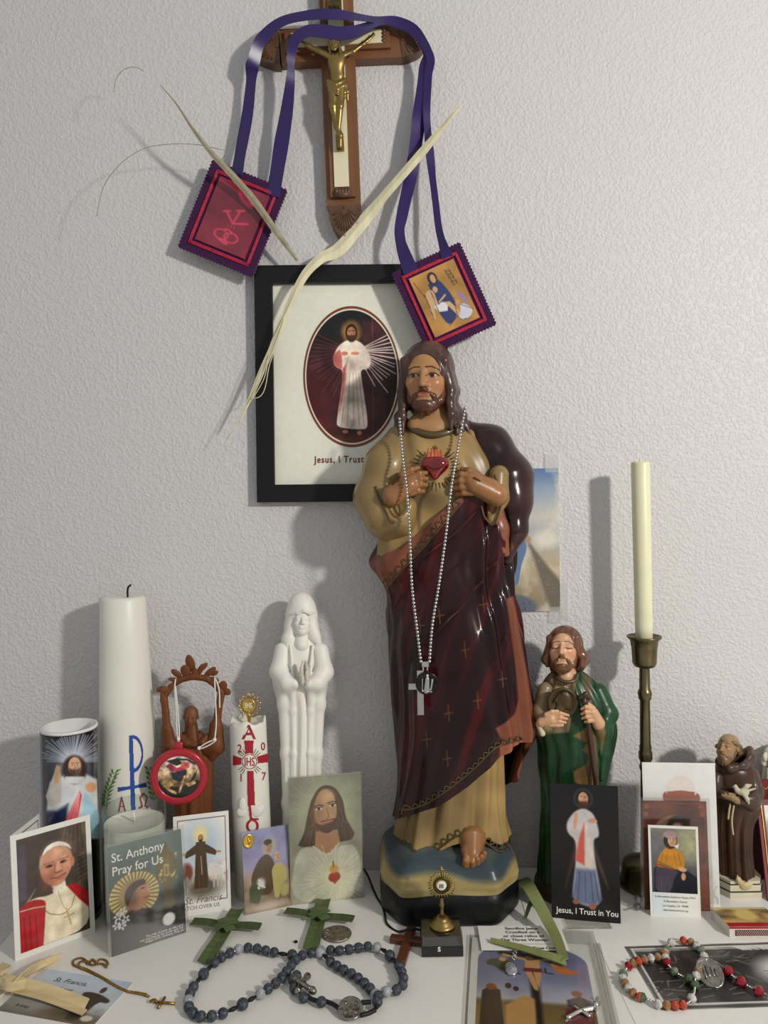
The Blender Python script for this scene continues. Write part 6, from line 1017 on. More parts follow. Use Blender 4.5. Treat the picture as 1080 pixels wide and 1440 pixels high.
# display box with small monstrance
bl_, br_ = T(593, 1347), T(652, 1347); wb = np.linalg.norm(br_-bl_); bx = thing('display_box', 'small black display box with a clear lid', 'box', (bl_+br_)/2+[0, wb/2, 0]); M_LID = clear('clear_acrylic', (214, 216, 220), .04, .5); hb, hl_ = .0105, .0205
mk('box_base', bbox(bl_, [br_[0], bl_[1]+wb*.96, hb], .0008), mat('black_acrylic', (14, 14, 16), .15, coat=.5), bx, False); mk('lid', bbox(bl_+[.0004, .0004, hb], [br_[0]-.0004, bl_[1]+wb*.96-.0004, hl_], .0006), M_LID, bx, False); mk('velvet_insert', box(bl_+[.002, .002, hb], [br_[0]-.002, bl_[1]+wb*.96-.002, hb+.006]), mat('black_velvet', (20, 20, 23), .9), bx, False)
cbx = Card([bl_[0], bl_[1]-.0002, hl_], (1, 0, 0), (0, 0, -1), wb, hl_); text(bx, 'S', cbx, .42, .68, .0065, M_WINK, 'CENTER', weight=.03)
mx_ = T(623, 1311, hl_)[0]; mY = bl_[1]+wb*.5; ms = thing('monstrance', 'tiny brass monstrance with spiky sunburst standing on the display box', 'monstrance', (mx_, mY, hl_)); k = mY/F; zz = lambda y: A(623, y, mY)[2]; mc = np.array([mx_, mY, 0])
mk('foot', lathe([(.0001, hl_), (18*k, hl_), (18.5*k, hl_+.0015), (17*k, hl_+.003), (14*k, hl_+.004), (13.5*k, hl_+.0055), (10*k, hl_+.0065), (9*k, hl_+.008), (4*k, hl_+.012), (2.6*k, zz(1290)), (3.6*k, zz(1287)), (2.4*k, zz(1283)), (2.2*k, zz(1276)), (4*k, zz(1272)), (2.6*k, zz(1269)), (2.6*k, zz(1262))], 40, mc), M_BRASS, ms)
hc = np.array([mx_, mY, zz(1245)]); M_BRASSD = mat('dark_brass', (92, 74, 38), .4, .9)
for i in range(28):
    t = i/28*2*PI; d = np.array([math.cos(t), 0, math.sin(t)]); mk('ray', tube([hc+d*.0075, hc+d*(.0142 if i % 2 else .0135)], [.00055, .00085], 6), M_BRASS, ms)
mk('halo_ring', xf(lathe([(.0055, -.0008), (.0085, -.0008), (.009, .0004), (.0082, .0012), (.006, .0008)], 32), hc, (1, 0, 0), (0, 0, 1), (0, -1, 0)), M_BRASSD, ms); mk('host', xf(lathe([(.0001, 0), (.0046, 0), (.005, .001), (.0044, .0014), (.0001, .0014)], 24), hc, (1, 0, 0), (0, 0, 1), (0, -1, 0)), mat('white_host', (226, 222, 206), .4), ms); mk('host_emblem', join(*[xf(box((-.0022+i*.0016, -.002, 0), (-.0014+i*.0016, .002, .0018)), hc, (1, 0, 0), (0, 0, 1), (0, -1, 0)) for i in range(3)]), M_BRASSD, ms, False)
mk('top_cross', join(tube([[mx_, mY-.001, zz(1234)], [mx_, mY-.001, zz(1217)]], .0008, 6), tube([[mx_-.0035, mY-.001, zz(1222)], [mx_+.0035, mY-.001, zz(1222)]], .0008, 6)), M_BRASS, ms)
# wooden cross on black cord
M_RW = mat('red_brown_wood', (88, 44, 27), .4, var=(20, .25), bump=(60, .15), stretch=(1, .2, 1), coat=.15); a, b = T(579, 1303, .005), T(563, 1353, .005); ax_ = nrm(b-a); sd = np.array([-ax_[1], ax_[0], 0]); cc = a+(b-a)*.36
wcx = thing('wooden_cross', 'small reddish wooden cross with a black cord beside the display box', 'cross', [cc[0], cc[1], 0]); L_ = np.linalg.norm(b-a)
mk('upright', xf(bbox((-.0048, -L_*.36, 0), (.0048, L_*.64, .006), .0008), [cc[0], cc[1], .0002], sd, ax_, (0, 0, 1)), M_RW, wcx, False); mk('crossbar', xf(bbox((-.0185, -.0048, 0), (.0185, .0048, .0062), .0008), [cc[0], cc[1], .0002], sd, ax_, (0, 0, 1)), M_RW, wcx, False)
M_CORDB = mat('black_cord', (14, 14, 15), .6); mk('cord', tube(tp3([(596, 1309, .001), (580, 1306, .008), (560, 1310, .001), (545, 1300, .001), (541, 1287, .001), (538, 1275, .001), (530, 1262, .002), (523, 1246, .006), (518, 1233, .012), (511, 1221, .02)], 60), .0013, 6), M_CORDB, wcx)
# palm crosses
M_GP = mat('green_palm', (66, 80, 40), .6, var=(60, .25), bump=(140, .5), stretch=(3, .4, 1)); M_GP2 = mat('green_palm_light', (80, 94, 52), .6, var=(60, .25), bump=(140, .5), stretch=(.4, 3, 1))
def palm_cross(label, v0, v1, h0, h1, w0, w1, lift, m=(M_GP, M_GP2)):
    V0, V1, H0, H1 = T(*v0, lift), T(*v1, .002), T(*h0, .003), T(*h1, .003); c = (V0+V1)/2; ft = V0+(V1-V0)*.38; o = thing('palm_cross', label, 'palm cross', [ft[0], ft[1], 0], 'folded green palm crosses'); k = .00078
    fl = lambda P, Q_: nrm(np.cross(Q_-P, [0, 0, 1.])); n_ = 14
    def strip(P, Q_, w_, name, m_, dz=0):
        s_ = np.linspace(0, 1, n_)[:, None]; Pp = P+(Q_-P)*s_; Pp[:, 2] += dz+.0006*np.sin(s_[:, 0]*9)
        for e in (-1, 1): mk(name, ribbon(Pp+fl(P, Q_)*(w_*k*.25*e), np.interp(s_[:, 0], [0, .4, 1], [1, .9, 1.05])*w_*k*.55, .0010, fl(P, Q_)+np.array([0, 0, .18*e])), m_, o, False)
    strip(V0, V1, w0, 'upright_strip', m[1], .001); strip(H0, H1, w1, 'cross_strip', m[0], .003)
    d1, d2 = nrm(V1-V0), nrm(H1-H0); mk('knot', join(ribbon([ft-d1*.009-d2*.009+[0, 0, .0052], ft+[0, 0, .0066], ft+d1*.009+d2*.009+[0, 0, .0052]], .011, .0009, fl(ft, ft+d1+d2)), ribbon([ft+d1*.009-d2*.009+[0, 0, .0058], ft+[0, 0, .0076], ft-d1*.009+d2*.009+[0, 0, .0058]], .011, .0009, fl(ft, ft+d1-d2))), m[1], o, False); return o
palm_cross('dark green palm cross lying under the white saint card by the rosary loop', (334, 1280), (288, 1355), (270, 1300), (366, 1308), 19, 16, .006)
palm_cross('green palm cross lying below the large portrait card beside the coin', (455, 1266), (437, 1336), (401, 1285), (497, 1297), 20, 15, .004)
# coin
cn = T(474, 1314, .001); solo('coin', xf(lathe([(.0001, 0), (.0148, 0), (.0152, .001), (.015, .0022), (.0142, .0024), (.0136, .0019), (.0001, .0019)], 48), [cn[0], cn[1], .0003], (1, 0, 0), (0, 1, 0), (0, 0, 1)), mat('worn_silver', (150, 142, 130), .32, 1., var=(260, .45), bump=(330, .8)), 'worn silver coin resting beside a green palm cross', 'coin')
sp_ = T(416, 1326); solo('dark_crumb', sphere([sp_[0], sp_[1], .0014], (.0022, .0018, .0014), 10, 6), M_WICK, 'tiny black crumb on the table between the palm crosses', 'crumb')
# stone bead rosary
ro = thing('bead_rosary', 'grey crackled stone bead rosary with black cord and silver medal', 'rosary', T(430, 1385)); M_STONE = mat('crackled_stone', (60, 65, 73), .45, spec=.4, var=(420, .75), bump=(380, .4)); M_STONEL = mat('pale_stone', (150, 152, 156), .4, var=(300, .25)); M_SILV = mat('aged_silver', (150, 145, 136), .3, 1., var=(200, .3), bump=(300, .5))
pth = [(505, 1333), (477, 1337), (455, 1336), (432, 1341), (408, 1343), (390, 1340), (375, 1337), (356, 1333), (342, 1333), (322, 1341), (304, 1352), (290, 1366), (276, 1382), (267, 1398), (265, 1414), (271, 1424), (286, 1430), (310, 1426), (328, 1419), (343, 1411), (357, 1403), (370, 1395), (382, 1387), (392, 1379), (400, 1370), (408, 1360), (416, 1350), (428, 1342), (440, 1338), (452, 1340), (462, 1350), (480, 1362), (497, 1371), (512, 1382), (525, 1395), (532, 1403)]
pth2 = [(477, 1337), (490, 1335), (508, 1332), (520, 1331), (530, 1332), (541, 1337), (550, 1346), (560, 1357), (566, 1370), (567, 1383), (561, 1391), (545, 1394), (533, 1400), (528, 1408), (534, 1410), (528, 1418)]
sp = sphere((0, 0, 0), 1, 14, 9); bead_me = None
def beads(pth, size, sep, skip=(), dz=0):
    global bead_me
    P = tp3([(x, y, .0052+dz) for x, y in pth], 400); s_ = np.r_[0, np.cumsum(np.linalg.norm(np.diff(P, axis=0), axis=1))]; n = int(s_[-1]/sep); pos = np.stack([np.interp(np.arange(n+1)*sep, s_, P[:, q]) for q in range(3)], -1)
    mk('cord', tube(P[::4], .0011, 6), M_CORDB, ro); spc = []
    for i, q in enumerate(pos):
        if i % 11 in skip: mk('knot', tube([q+(pos[max(i-1, 0)]-q)*.4, q, q+(pos[min(i+1, n)]-q)*.4], [.0014, .0022, .0014], 8), M_CORDB, ro); continue
        big = (i % 11 == (skip[0]+1 if skip else 5)); r_ = size*(1.12 if big else 1)
        if bead_me is None: o = mk('bead', (sp[0]*size, sp[1]), M_STONE); bead_me = o.data; o.data.name = 'bead'
        else: o = bpy.data.objects.new('bead', bead_me); COL.objects.link(o)
        o.parent = ro; o.location = q-np.array(ro['o']); o.scale = (r_/size,)*3; o.rotation_euler = (i, i*.7, i*1.3)
        if i % 9 == 4: o.data = bead_me.copy(); o.data.materials[0] = M_STONEL
        if i < n and (i+1) % 11 not in skip: spc.append(sphere((q+pos[i+1])/2, .0016, 8, 5))
    return spc
s1 = beads(pth, .0048, .0098, (6, 8)); s2 = beads(pth2, .0048, .0098, (5, 7), .001)
o = mk('silver_spacers', join(*(s1+s2)), mat('bright_silver', (206, 204, 200), .2, 1.), ro); o['kind'] = 'stuff'
mq = T(493, 1418, .006); tn = nrm(np.array([0, -.35, 1.])); f_ = lambda VF: xf(VF, mq, (1, 0, 0), np.cross(tn, [1, 0, 0]), tn); md_ = mk('medal', f_(lathe([(.0001, -.001), (.0108, -.001), (.0114, 0), (.0108, .0014), (.0096, .0008), (.0001, .0008)], 40)), M_SILV, ro)
mk('medal_cross', f_(join(box((-.0016, -.0075, .0006), (.0016, .0075, .0018)), box((-.0075, -.0016, .0006), (.0075, .0016, .0018)), *[sphere((x, y, .001), (.0018, .0018, .0008), 8, 6) for x in (-.0045, .0045) for y in (-.0045, .0045)])), M_SILV, md_, False)
mk('cord', join(*[tube(tp3(q, 12), .002, 8) for q in ([(508, 1410, .006), (522, 1409, .006)], [(507, 1428, .006), (518, 1425, .006), (528, 1420, .006)], [(477, 1418, .006), (468, 1412, .005), (458, 1408, .005)], [(448, 1408, .005), (438, 1405, .005), (432, 1400, .005)])]), M_CORDB, ro)
for x, y in ((452, 1409), (427, 1403), (417, 1372), (412, 1378), (414, 1390)):
    o = bpy.data.objects.new('bead', bead_me); COL.objects.link(o); o.parent = ro; o.location = T(x, y, .0052)-np.array(ro['o'])
cr_ = mk('crucifix', join(*[tube(tp3([(424, 1383, .007), (424+dx*.6, 1383+dy*.6, .007), (424+dx, 1383+dy, .006)], 8), np.interp(np.linspace(0, 1, 8), [0, .6, .8, 1], [.0022, .0026, .0042, .0018]), 10) for dx, dy in ((-15, -10), (20, 13), (-7, 14), (10, -12))], sphere(T(424, 1383, .0075), (.005, .005, .0022), 12, 6)), M_SILV, ro); mk('corpus', join(tube(tp3([(416, 1378, .0105), (436, 1390, .0095)], 8), [.0012, .0017, .002, .002, .0018, .0016, .0014, .001], 8), tube(tp3([(419, 1392, .0098), (421, 1382, .0105), (430, 1376, .0098)], 8), .0009, 6)), M_SILV, cr_)
# gold chain with cross
gc = thing('gold_chain', 'thin gold chain with a small cross lying on the table', 'necklace', T(180, 1380)); M_OG = mat('old_gold', (148, 112, 58), .3, 1., var=(300, .3))
def links(pts, z=.001):
    P = tp3([(x, y, z) for x, y in pts], 200); s_ = np.r_[0, np.cumsum(np.linalg.norm(np.diff(P, axis=0), axis=1))]; n = int(s_[-1]/.0021); q = np.stack([np.interp(np.arange(n)*.0021, s_, P[:, k]) for k in range(3)], -1); return [sphere(v, (.0013, .0013, .0010), 6, 4) for v in q]
o = mk('chain_links', join(*(links([(152, 1356), (148, 1350), (140, 1349), (136, 1354), (130, 1349), (124, 1356), (120, 1350), (112, 1347), (104, 1350), (103, 1356), (110, 1360), (125, 1366), (140, 1374), (158, 1385), (175, 1393), (195, 1396), (210, 1399)])+links([(150, 1360), (143, 1355), (130, 1357), (122, 1352), (114, 1352), (110, 1357), (122, 1363), (145, 1375), (165, 1387), (180, 1394), (200, 1398), (212, 1402)], .0015))), M_OG, gc); o['kind'] = 'stuff'
a, b = T(217, 1409, .002), T(246, 1411, .002); d_ = nrm(b-a); s_ = np.array([-d_[1], d_[0], 0]); mk('cross', join(tube([a, b], .0013, 6), tube([a+d_*.007-s_*.0075, a+d_*.007+s_*.0075], .0013, 6), tube(curve([a-d_*.004, a+[0, 0, .002], a+d_*.003], 8), .0014, 6)), M_OG, gc)
# flat saint card and dried palm cross at the table corner
cg = Card(T(62, 1362, .0006), T(186, 1382, .0006)-T(62, 1362, .0006), T(150, 1438, .0006)-T(186, 1382, .0006), .096, .062); cg = Card(cg.o, cg.u, np.array([cg.u[1], -cg.u[0], 0]), np.linalg.norm(T(188, 1381)-T(62, 1362)), .064)
def pg(p, h):
    p.grad([(0, (176, 190, 204)), (.6*h, (196, 198, 196)), (h, (112, 104, 88))]); p.noise(.06, 3); p.mix((120, 84, 80), np.clip(vnoise(p.X*6, p.Y*6, 5)*3, 0, .8)*np.clip((p.Y-.6*h)*6, 0, 1)*np.clip((p.X-.3)*4, 0, 1)); p.ell(.72, .88*h, .3, .12*h, (92, 84, 60), .5, 0, .7); p.poly([(.66, .95*h), (.72, .5*h), (.62, .42*h), (.64, .34*h), (.78, .34*h), (.95, .44*h), (.94, .52*h), (.84, .5*h), (.82, .95*h)], (66, 56, 46), .03); p.ell(.79, .26*h, .03, .07*h, (90, 66, 50), .3); p.ell(.88, .86*h, .06, .06*h, (206, 196, 176), .4)
o = card('flat_saint_card', 'saint card lying flat under the dried palm cross and gold chain', cg, pg, t=.0005); text(o, 'St. Francis,', cg, .22, .24, .0085, M_INK, shear=.3); text(o, 'watch over', cg, .24, .40, .0058, M_INK, shear=.3); text(o, 'us', cg, .4, .54, .0058, M_INK, shear=.3); text(o, '& keep', cg, .12, .86, .005, M_INK, shear=.3)
M_DP = mat('straw_palm', (206, 184, 138), .55, var=(60, .2), bump=(150, .4), stretch=(.3, 1, 1)); dp_ = thing('dried_palm_cross', 'straw-coloured dried palm cross at the table corner', 'palm cross', T(10, 1380)); pf_ = lambda pts, w_, th, name: mk(name, ribbon(tp3(pts, 20), np.array(w_)*.00072 if np.ndim(w_) else w_*.00072, .0012, th), M_DP, dp_, False)
pf_([(-26, 1370, .006), (15, 1379, .008), (60, 1390, .006), (122, 1412, .003)], 15, (.1, 1, .3), 'upright_strip'); pf_([(-24, 1378, .004), (15, 1390, .006), (60, 1402, .005), (119, 1424, .0025)], 13, (.1, 1, -.2), 'upright_strip'); pf_([(5, 1397, .006), (30, 1372, .010), (55, 1357, .009), (82, 1347, .007)], 16, (.5, .6, .5), 'cross_strip'); pf_([(20, 1395, .005), (40, 1375, .008), (62, 1364, .006), (80, 1352, .004)], 10, (.5, .8, .1), 'cross_strip'); pf_([(2, 1378, .012), (14, 1388, .014), (35, 1384, .013)], 13, (-.3, 1, .4), 'knot'); pf_([(-2, 1358, .008), (8, 1366, .012), (-8, 1372, .010)], 12, (.6, .6, .4), 'knot')
# crucifixion leaflet pocket with charms, text slip and palm strip
cz = flatcard((665, 1318), (812, 1308), (658, 1446), .0012); cz = Card(T(660, 1314, .0012), T(822, 1304, .0012)-T(660, 1314, .0012), (0, -1, 0), np.linalg.norm(T(822, 1304)-T(660, 1314)), .135); _v = nrm(T(657, 1442)-T(664, 1322)); cz = Card(T(664, 1318, .0012), np.array([-_v[1], _v[0], 0]), _v, .120, .152)
def pc(p, h):
    p.C[:] = (222, 220, 212); sky = Paint(p.X, p.Y); sky.grad([(0, (96, 98, 138)), (.45*h, (140, 142, 166)), (.62*h, (182, 180, 188)), (.66*h, (118, 98, 62)), (h, (150, 112, 62))]); sky.noise(.08, 3); a = np.where(p.Y < .26, ((p.X-.5)/.44)**2+((p.Y-.3)/.25)**2 < 1, np.abs(p.X-.5) < .44); a = ((np.abs(p.X-.5) < .44) & ((p.Y > .3) | (((p.X-.5)/.44)**2+((p.Y-.3)/.25)**2 < 1))); p.C[a] = sky.C[a]
    p.Y = p.Y-.075; dk = (46, 36, 30); p.line([(.5, .1), (.52, .95*h)], .07, dk); p.line([(.24, .13), (.76, .17)], .045, dk); sk = (204, 156, 104); p.line([(.27, .15), (.42, .19), (.47, .21)], .03, sk); p.line([(.53, .21), (.62, .18), (.74, .18)], .03, sk); p.poly([(.44, .2), (.56, .2), (.56, .32), (.44, .32)], sk, .02); p.poly([(.43, .31), (.57, .31), (.58, .37), (.42, .36)], (124, 44, 50), .02); p.poly([(.44, .36), (.49, .36), (.53, .5), (.53, .6), (.5, .58)], sk, .02); p.poly([(.5, .36), (.57, .36), (.55, .5), (.54, .58)], sk, .02); p.ell(.48, .17, .035, .04, (120, 84, 56), .2)
    p.poly([(.14, .23), (.24, .2), (.34, .23), (.32, .36), (.24, .38), (.2, .32), (.12, .3)], (72, 78, 62), .02); p.ell(.26, .215, .03, .03, sk, .3); p.poly([(.64, .24), (.72, .23), (.8, .3), (.88, .32), (.8, .37), (.7, .36)], (196, 118, 70), .02); p.ell(.68, .24, .03, .03, sk, .3); p.line([(.6, .3), (.6, .36), (.66, .37)], .014, (50, 50, 60)); p.line([(.38, .37), (.34, .39), (.4, .4)], .014, (50, 50, 60)); p.poly([(.1, .64), (.16, .58), (.24, .62), (.28, h), (.08, h)], (50, 44, 40), .02); p.ell(.17, .585, .04, .04, (130, 76, 54), .3); p.poly([(.28, .8), (.42, .66), (.5, .7), (.5, h), (.28, h)], (196, 150, 92), .04); p.ell(.82, .6, .04, .04, (150, 100, 70), .3); p.poly([(.74, .68), (.84, .63), (.92, .68), (.92, h), (.72, h)], (96, 84, 76), .03); p.poly([(.72, .78), (.92, .76), (.92, h), (.7, h)], (120, 50, 50), .04); p.ell(.3, .56, .025, .035, (66, 50, 50), .3); p.ell(.36, .59, .022, .03, (80, 50, 44), .3)
o = card('leaflet_card', 'printed leaflet of a crucifixion scene with an arched top in a clear pocket', cz, pc, t=.0008); mk('pocket', cz.slab(.0014, 0, -.02, -.02, 1.08, 1, .0012), M_FILMC, o, False); [mk('pocket_seam', tube([cz.at(x, -.02, .0012), cz.at(x+.01, 1, .0012)], .0006, 5), M_FILMC, o) for x in (-.02, .99, 1.03, 1.08)]; mk('pocket_flap', cz.slab(.0004, 0, .55, -.16, 1.05, -.02, .0016), M_FILMC, o, False)
md = thing('oval_charm', 'small oval glass charm on a silver link lying on the leaflet', 'charm', cz.at(.3, .26, .002)); q = T(719, 1362, .0045); mk('setting', xf(lathe([(.0001, -.003), (.0078, -.003), (.0082, 0), (.0076, .001), (.0068, .0006)], 32), q, np.array([.75, 0, 0]), (0, 1, .15), (0, -.15, 1)), M_STEEL, md); mk('glass_face', xf(lathe([(.0072, .0002), (.0055, .0018), (.0001, .0024)], 32), q, np.array([.75, 0, 0]), (0, 1, .15), (0, -.15, 1)), mat('grey_enamel', (130, 132, 140), .12, var=(300, .3), coat=.6), md); mk('link', join(*[tube([T(722+i*1.5, 1347-i*6, .003)+np.array([math.cos(t)*.0022, math.sin(t)*.0026, .001*math.sin(t*2)]) for t in np.linspace(0, 6.1, 12)], .0006, 5) for i in range(3)]), M_STEEL, md)
cm = thing('silver_charm_cross', 'small silver charm cross under the plastic at the leaflet edge', 'charm', T(815, 1425)); mk('cross', join(tube(tp3([(797, 1432, .003), (818, 1421, .004), (836, 1417, .004)], 12), .0022, 8), tube(tp3([(808, 1414, .004), (822, 1424, .004), (830, 1430, .003)], 12), .0018, 8), sphere(T(838, 1413, .005), .003, 10, 6)), M_STEEL, cm); mk('crystal_end', join(*[sphere(T(x, y, .004), .002, 6, 5) for x, y in ((840, 1404), (842, 1411), (797, 1435), (836, 1419))]), M_LID, cm)
pl_s = Card(T(676, 1309, .0004), T(795, 1303, .0004)-T(676, 1309, .0004), (0, 1, 0), 1, 1); sb = thing('prayer_slip', 'white printed text slip sticking out under the large statue', 'paper', T(730, 1300)); a, b = T(676, 1304, .0030), T(786, 1330, .0030); W_ = .078; cq = Card(T(672, 1262, .0002), (1, -.02, 0), (-.02, -1, 0), .088, .075); cq = Card(np.array([T(676, 1314)[0], T(700, 1275)[1], .0030]), (1, 0, 0), (0, -1, 0), .084, .05)
cq = Card(np.array([T(676, 1314)[0]-.002, .8128, .0034]), (1, -.03, 0), (-.03, -1, 0), .088, .044); mk('paper', cq.slab(.0004), M_STOCK, sb, False)
cq2 = Card(np.array([.150, .868, .0006]), (1, -.03, 0), (-.03, -1, 0), .04, .06); mk('paper', cq2.slab(.0003), M_STOCK, sb, False)
for i, s_ in enumerate(('Sacrifice Jesus', 'Crucified on a', 'or close relics of', 'The Three Women')): text(sb, s_, cq, .52, .17+i*.16, .0062, M_INK, 'CENTER', weight=.01)
text(sb, 'of the True Cross', cq, .66, .97, .0056, M_INK, 'CENTER', weight=.02); text(sb, '_______________________', cq, .5, .76, .005, M_INK, 'CENTER')
pv = thing('palm_strip', 'folded green palm strip bent in a V beside the large statue', 'palm leaf', T(790, 1340)); M_GS = mat('fresh_palm', (124, 132, 80), .5, var=(40, .15), bump=(120, .4), stretch=(1, .3, 1))
mk('blade', ribbon(tp3([(690, 1322, .006), (715, 1328, .007), (745, 1336, .008), (775, 1345, .008), (796, 1352, .006)], 24), np.linspace(8, 14, 24)*.00072, .0012, (.1, 1, .3)), M_GS, pv, False); mk('blade', ribbon(tp3([(794, 1350, .0075), (784, 1322, .010), (772, 1298, .014), (760, 1275, .022), (748, 1254, .030), (739, 1240, .022), (735, 1236, .012)], 34), np.interp(np.linspace(0, 1, 34), [0, .3, .7, 1], [11, 15, 19, 16])*.00076, .0012, (1, .2, .25)), M_GS, pv, False)
mk('blade', ribbon(tp3([(752, 1262, .020), (744, 1276, .016), (738, 1292, .006)], 16), np.linspace(14, 6, 16)*.00076, .0012, (1, .2, .4)), M_GP, pv, False)
# black and white engraving sheet with bead bracelet
ce = Card(T(880, 1330, .0005), T(1078, 1324, .0005)-T(880, 1330, .0005), (0, -1, 0), 1, 1); W_ = np.linalg.norm(T(1110, 1322)-T(878, 1331)); ce = Card(T(878, 1331, .0006), ce.u, np.array([ce.u[1], -ce.u[0], 0]), W_, .098)
def pe(p, h):
    p.C[:] = (150, 148, 142); n = vnoise(p.X*7, p.Y*9, 3, 4); p.rect(.04, .1*h, .98, .92*h, (60, 58, 56), .02); p.C *= (1+.7*n[..., None]); p.ell(.3, .55*h, .26, .3*h, (34, 33, 33), .5, 0, .7); p.ell(.84, .5*h, .18, .25*h, (196, 194, 188), .5, 0, .9); p.ell(.86, .75*h, .12, .1*h, (120, 118, 114), .5); 
    for y in (.03, .97): p.line([(0, y*h), (1, y*h)], .02, (70, 68, 66)); p.line([(.02, (.05 if y < .5 else .93)*h), (.98, (.05 if y < .5 else .93)*h)], .012, (206, 204, 198))
    p.line([(.015, 0), (.015, h)], .02, (90, 88, 84)); p.line([(.035, .05*h), (.035, .95*h)], .01, (214, 212, 206))
    for i in range(30): r = random.Random(i); x = r.uniform(.6, .95); p.line([(x, .06*h), (x+.04, .12*h)], .01, (214, 212, 206), .7)
    for i in range(150): r = random.Random(i+50); x, y = r.uniform(.05, .95), r.uniform(.12, .9)*h; p.line([(x, y), (x+r.uniform(-.08, .08), y+r.uniform(-.02, .06))], .007, (150, 148, 144) if i % 2 else (24, 24, 24), .5)
pa = Card(T(828, 1322, .0001), (1, 0, 0), (0, -1, 0), .32, .2); sheet_ = thing('engraving_sheet', 'white sheet printed with a black and white engraving under the bracelet', 'paper', T(980, 1400)); pa = Card(np.array([T(838, 1324)[0], T(838, 1322)[1], .0004]), (1, 0, 0), (0, -1, 0), .30, .19); mk('paper', pa.slab(.0003), M_STOCK, sheet_, False); VF, X, Y = ce.sheet(.0009, off=.0001); p = Paint(X, Y*ce.H/ce.W); pe(p, ce.H/ce.W); mk('print', VF, M_CARDP, sheet_, False, p.C)
br = thing('bead_bracelet', 'crystal bead bracelet of red, orange and green beads with a silver medal', 'bracelet', T(960, 1390)); bc = {'r': (136, 18, 28), 'o': (172, 66, 40), 'a': (146, 104, 66), 'g': (100, 112, 92), 'c': (190, 186, 176), 'd': (70, 92, 60), 's': None}; bm = {}
for k_, v_ in bc.items(): bm[k_] = M_STEEL if v_ is None else mat('crystal_'+k_, v_, .08, spec=.6, coat=.2, var=(200, .4))
def oct_bead(r, L): V, Fs = lathe([(.0001, -L), (r*.45, -L*.9), (r, -L*.25), (r, L*.25), (r*.45, L*.9), (.0001, L)], 8); return V, Fs
def brace(pts, seq, size=.0042, sep=.0073):
    P = tp3([(x, y, .0045) for x, y in pts], 200); s_ = np.r_[0, np.cumsum(np.linalg.norm(np.diff(P, axis=0), axis=1))]; n = int(s_[-1]/sep); q = np.stack([np.interp(np.arange(n+1)*sep, s_, P[:, k]) for k in range(3)], -1); mk('wire', tube(P[::4], .0005, 5), M_STEEL, br); t = nrm(np.gradient(q, axis=0))
    for i in range(n+1):
        ch = seq[i % len(seq)]; a_ = nrm(np.cross(t[i], [0, 0, 1.]))
        if ch == 's':
            for e in (-1, 0, 1): mk('silver_bead', sphere(q[i]+t[i]*e*.0023, .0013, 8, 6), M_STEEL, br)
        else: mk('crystal_bead', xf(oct_bead(size, size*.9), q[i], a_, np.cross(t[i], a_), t[i]), bm[ch], br, False)
brace([(935, 1340), (945, 1325), (958, 1322), (972, 1325), (982, 1332), (990, 1340)], 'cgscsoa'); brace([(935, 1341), (937, 1350), (944, 1362), (958, 1372), (975, 1378)], 'acrsgsd'); brace([(990, 1345), (984, 1362), (978, 1375), (977, 1390), (974, 1402), (966, 1411), (950, 1414), (935, 1413), (922, 1411), (912, 1406), (902, 1402)], 'csooacsdss'); brace([(900, 1402), (890, 1396), (882, 1387), (876, 1377), (879, 1365), (886, 1357), (900, 1351), (918, 1347), (932, 1346)], 'oacacgsra'); brace([(1024, 1366), (1032, 1374), (1048, 1384), (1064, 1393), (1078, 1398)], 'rsrsrs', .0052, .0085); mk('wire', tube(tp3([(995, 1349, .006), (1005, 1352, .005), (1022, 1365, .0045)], 10), .0008, 6), M_STEEL, br)
q = T(998, 1368, .006); tn = nrm(np.array([-.1, -.5, 1.])); e1 = nrm(np.cross([0, 1, 0], tn)); mk('medal', xf(lathe([(.0001, -.001), (.0118, -.001), (.0125, 0), (.0118, .0014), (.0106, .0008), (.0001, .0008)], 36), q, e1, np.cross(tn, e1)*1.25, tn), M_SILV, br); mk('medal_relief', xf(join(*[sphere((x, y, .001), (.0014, ry, .0014), 8, 6) for x, y, ry in ((-.005, -.001, .005), (-.0015, .001, .0065), (.0025, 0, .0055), (.0055, -.001, .004))]), q, e1, np.cross(tn, e1), tn), M_SILV, br)
# matchbox
a, b = T(1026, 1318), T(1008, 1290); u = np.array([1, .02, 0]); d_ = b-a; d_[2] = 0; hbx = .0108; mb = thing('matchbox', 'red matchbox with a golden picture lid lying by the friar statue', 'matchbox', a+d_/2+[.025, 0, 0]); dl_ = np.linalg.norm(d_); W_ = .058; u = nrm(np.array([1., -.02, 0])); d_ = np.array([-u[1], u[0], 0])*dl_+u*(-.004)
P8 = lambda x, y, z: a+u*x*W_+d_*y+np.array([0, 0, z*hbx]); V = np.array([P8(x, y, z) for x in (0, 1) for y in (0, 1) for z in (0, 1)]); mk('sleeve', (V, box((0, 0, 0), (1, 1, 1))[1]), mat('white_cardboard', (216, 208, 196), .6), mb, False); ct_ = Card(P8(0, 1, 1), u, -d_, W_, dl_); VF, X, Y = ct_.sheet(.001, .0, .0, 1, 1, .0002); p = Paint(X, Y, (170, 138, 84)); p.noise(.35, 4); p.ell(.5, .4, .2, .3, (206, 180, 110), .5); p.rect(0, .8, 1, 1, (160, 28, 36), .03); p.rect(0, 0, 1, .1, (196, 186, 150), .04); mk('lid_print', VF, M_CARDP, mb, False, p.C)
cs_ = Card(P8(0, 0, 1)+np.array([0, -.0003, 0]), u, (0, 0, -1), W_, hbx); mk('red_band', cs_.slab(.0004, 0, 0, 0, 1, .17, .0001), mat('red_card', (160, 28, 36), .5), mb, False); mk('striker', cs_.slab(.0004, 0, .1, .3, .97, .86, .0001), mat('striker_brown', (92, 48, 46), .8), mb, False); gr = []
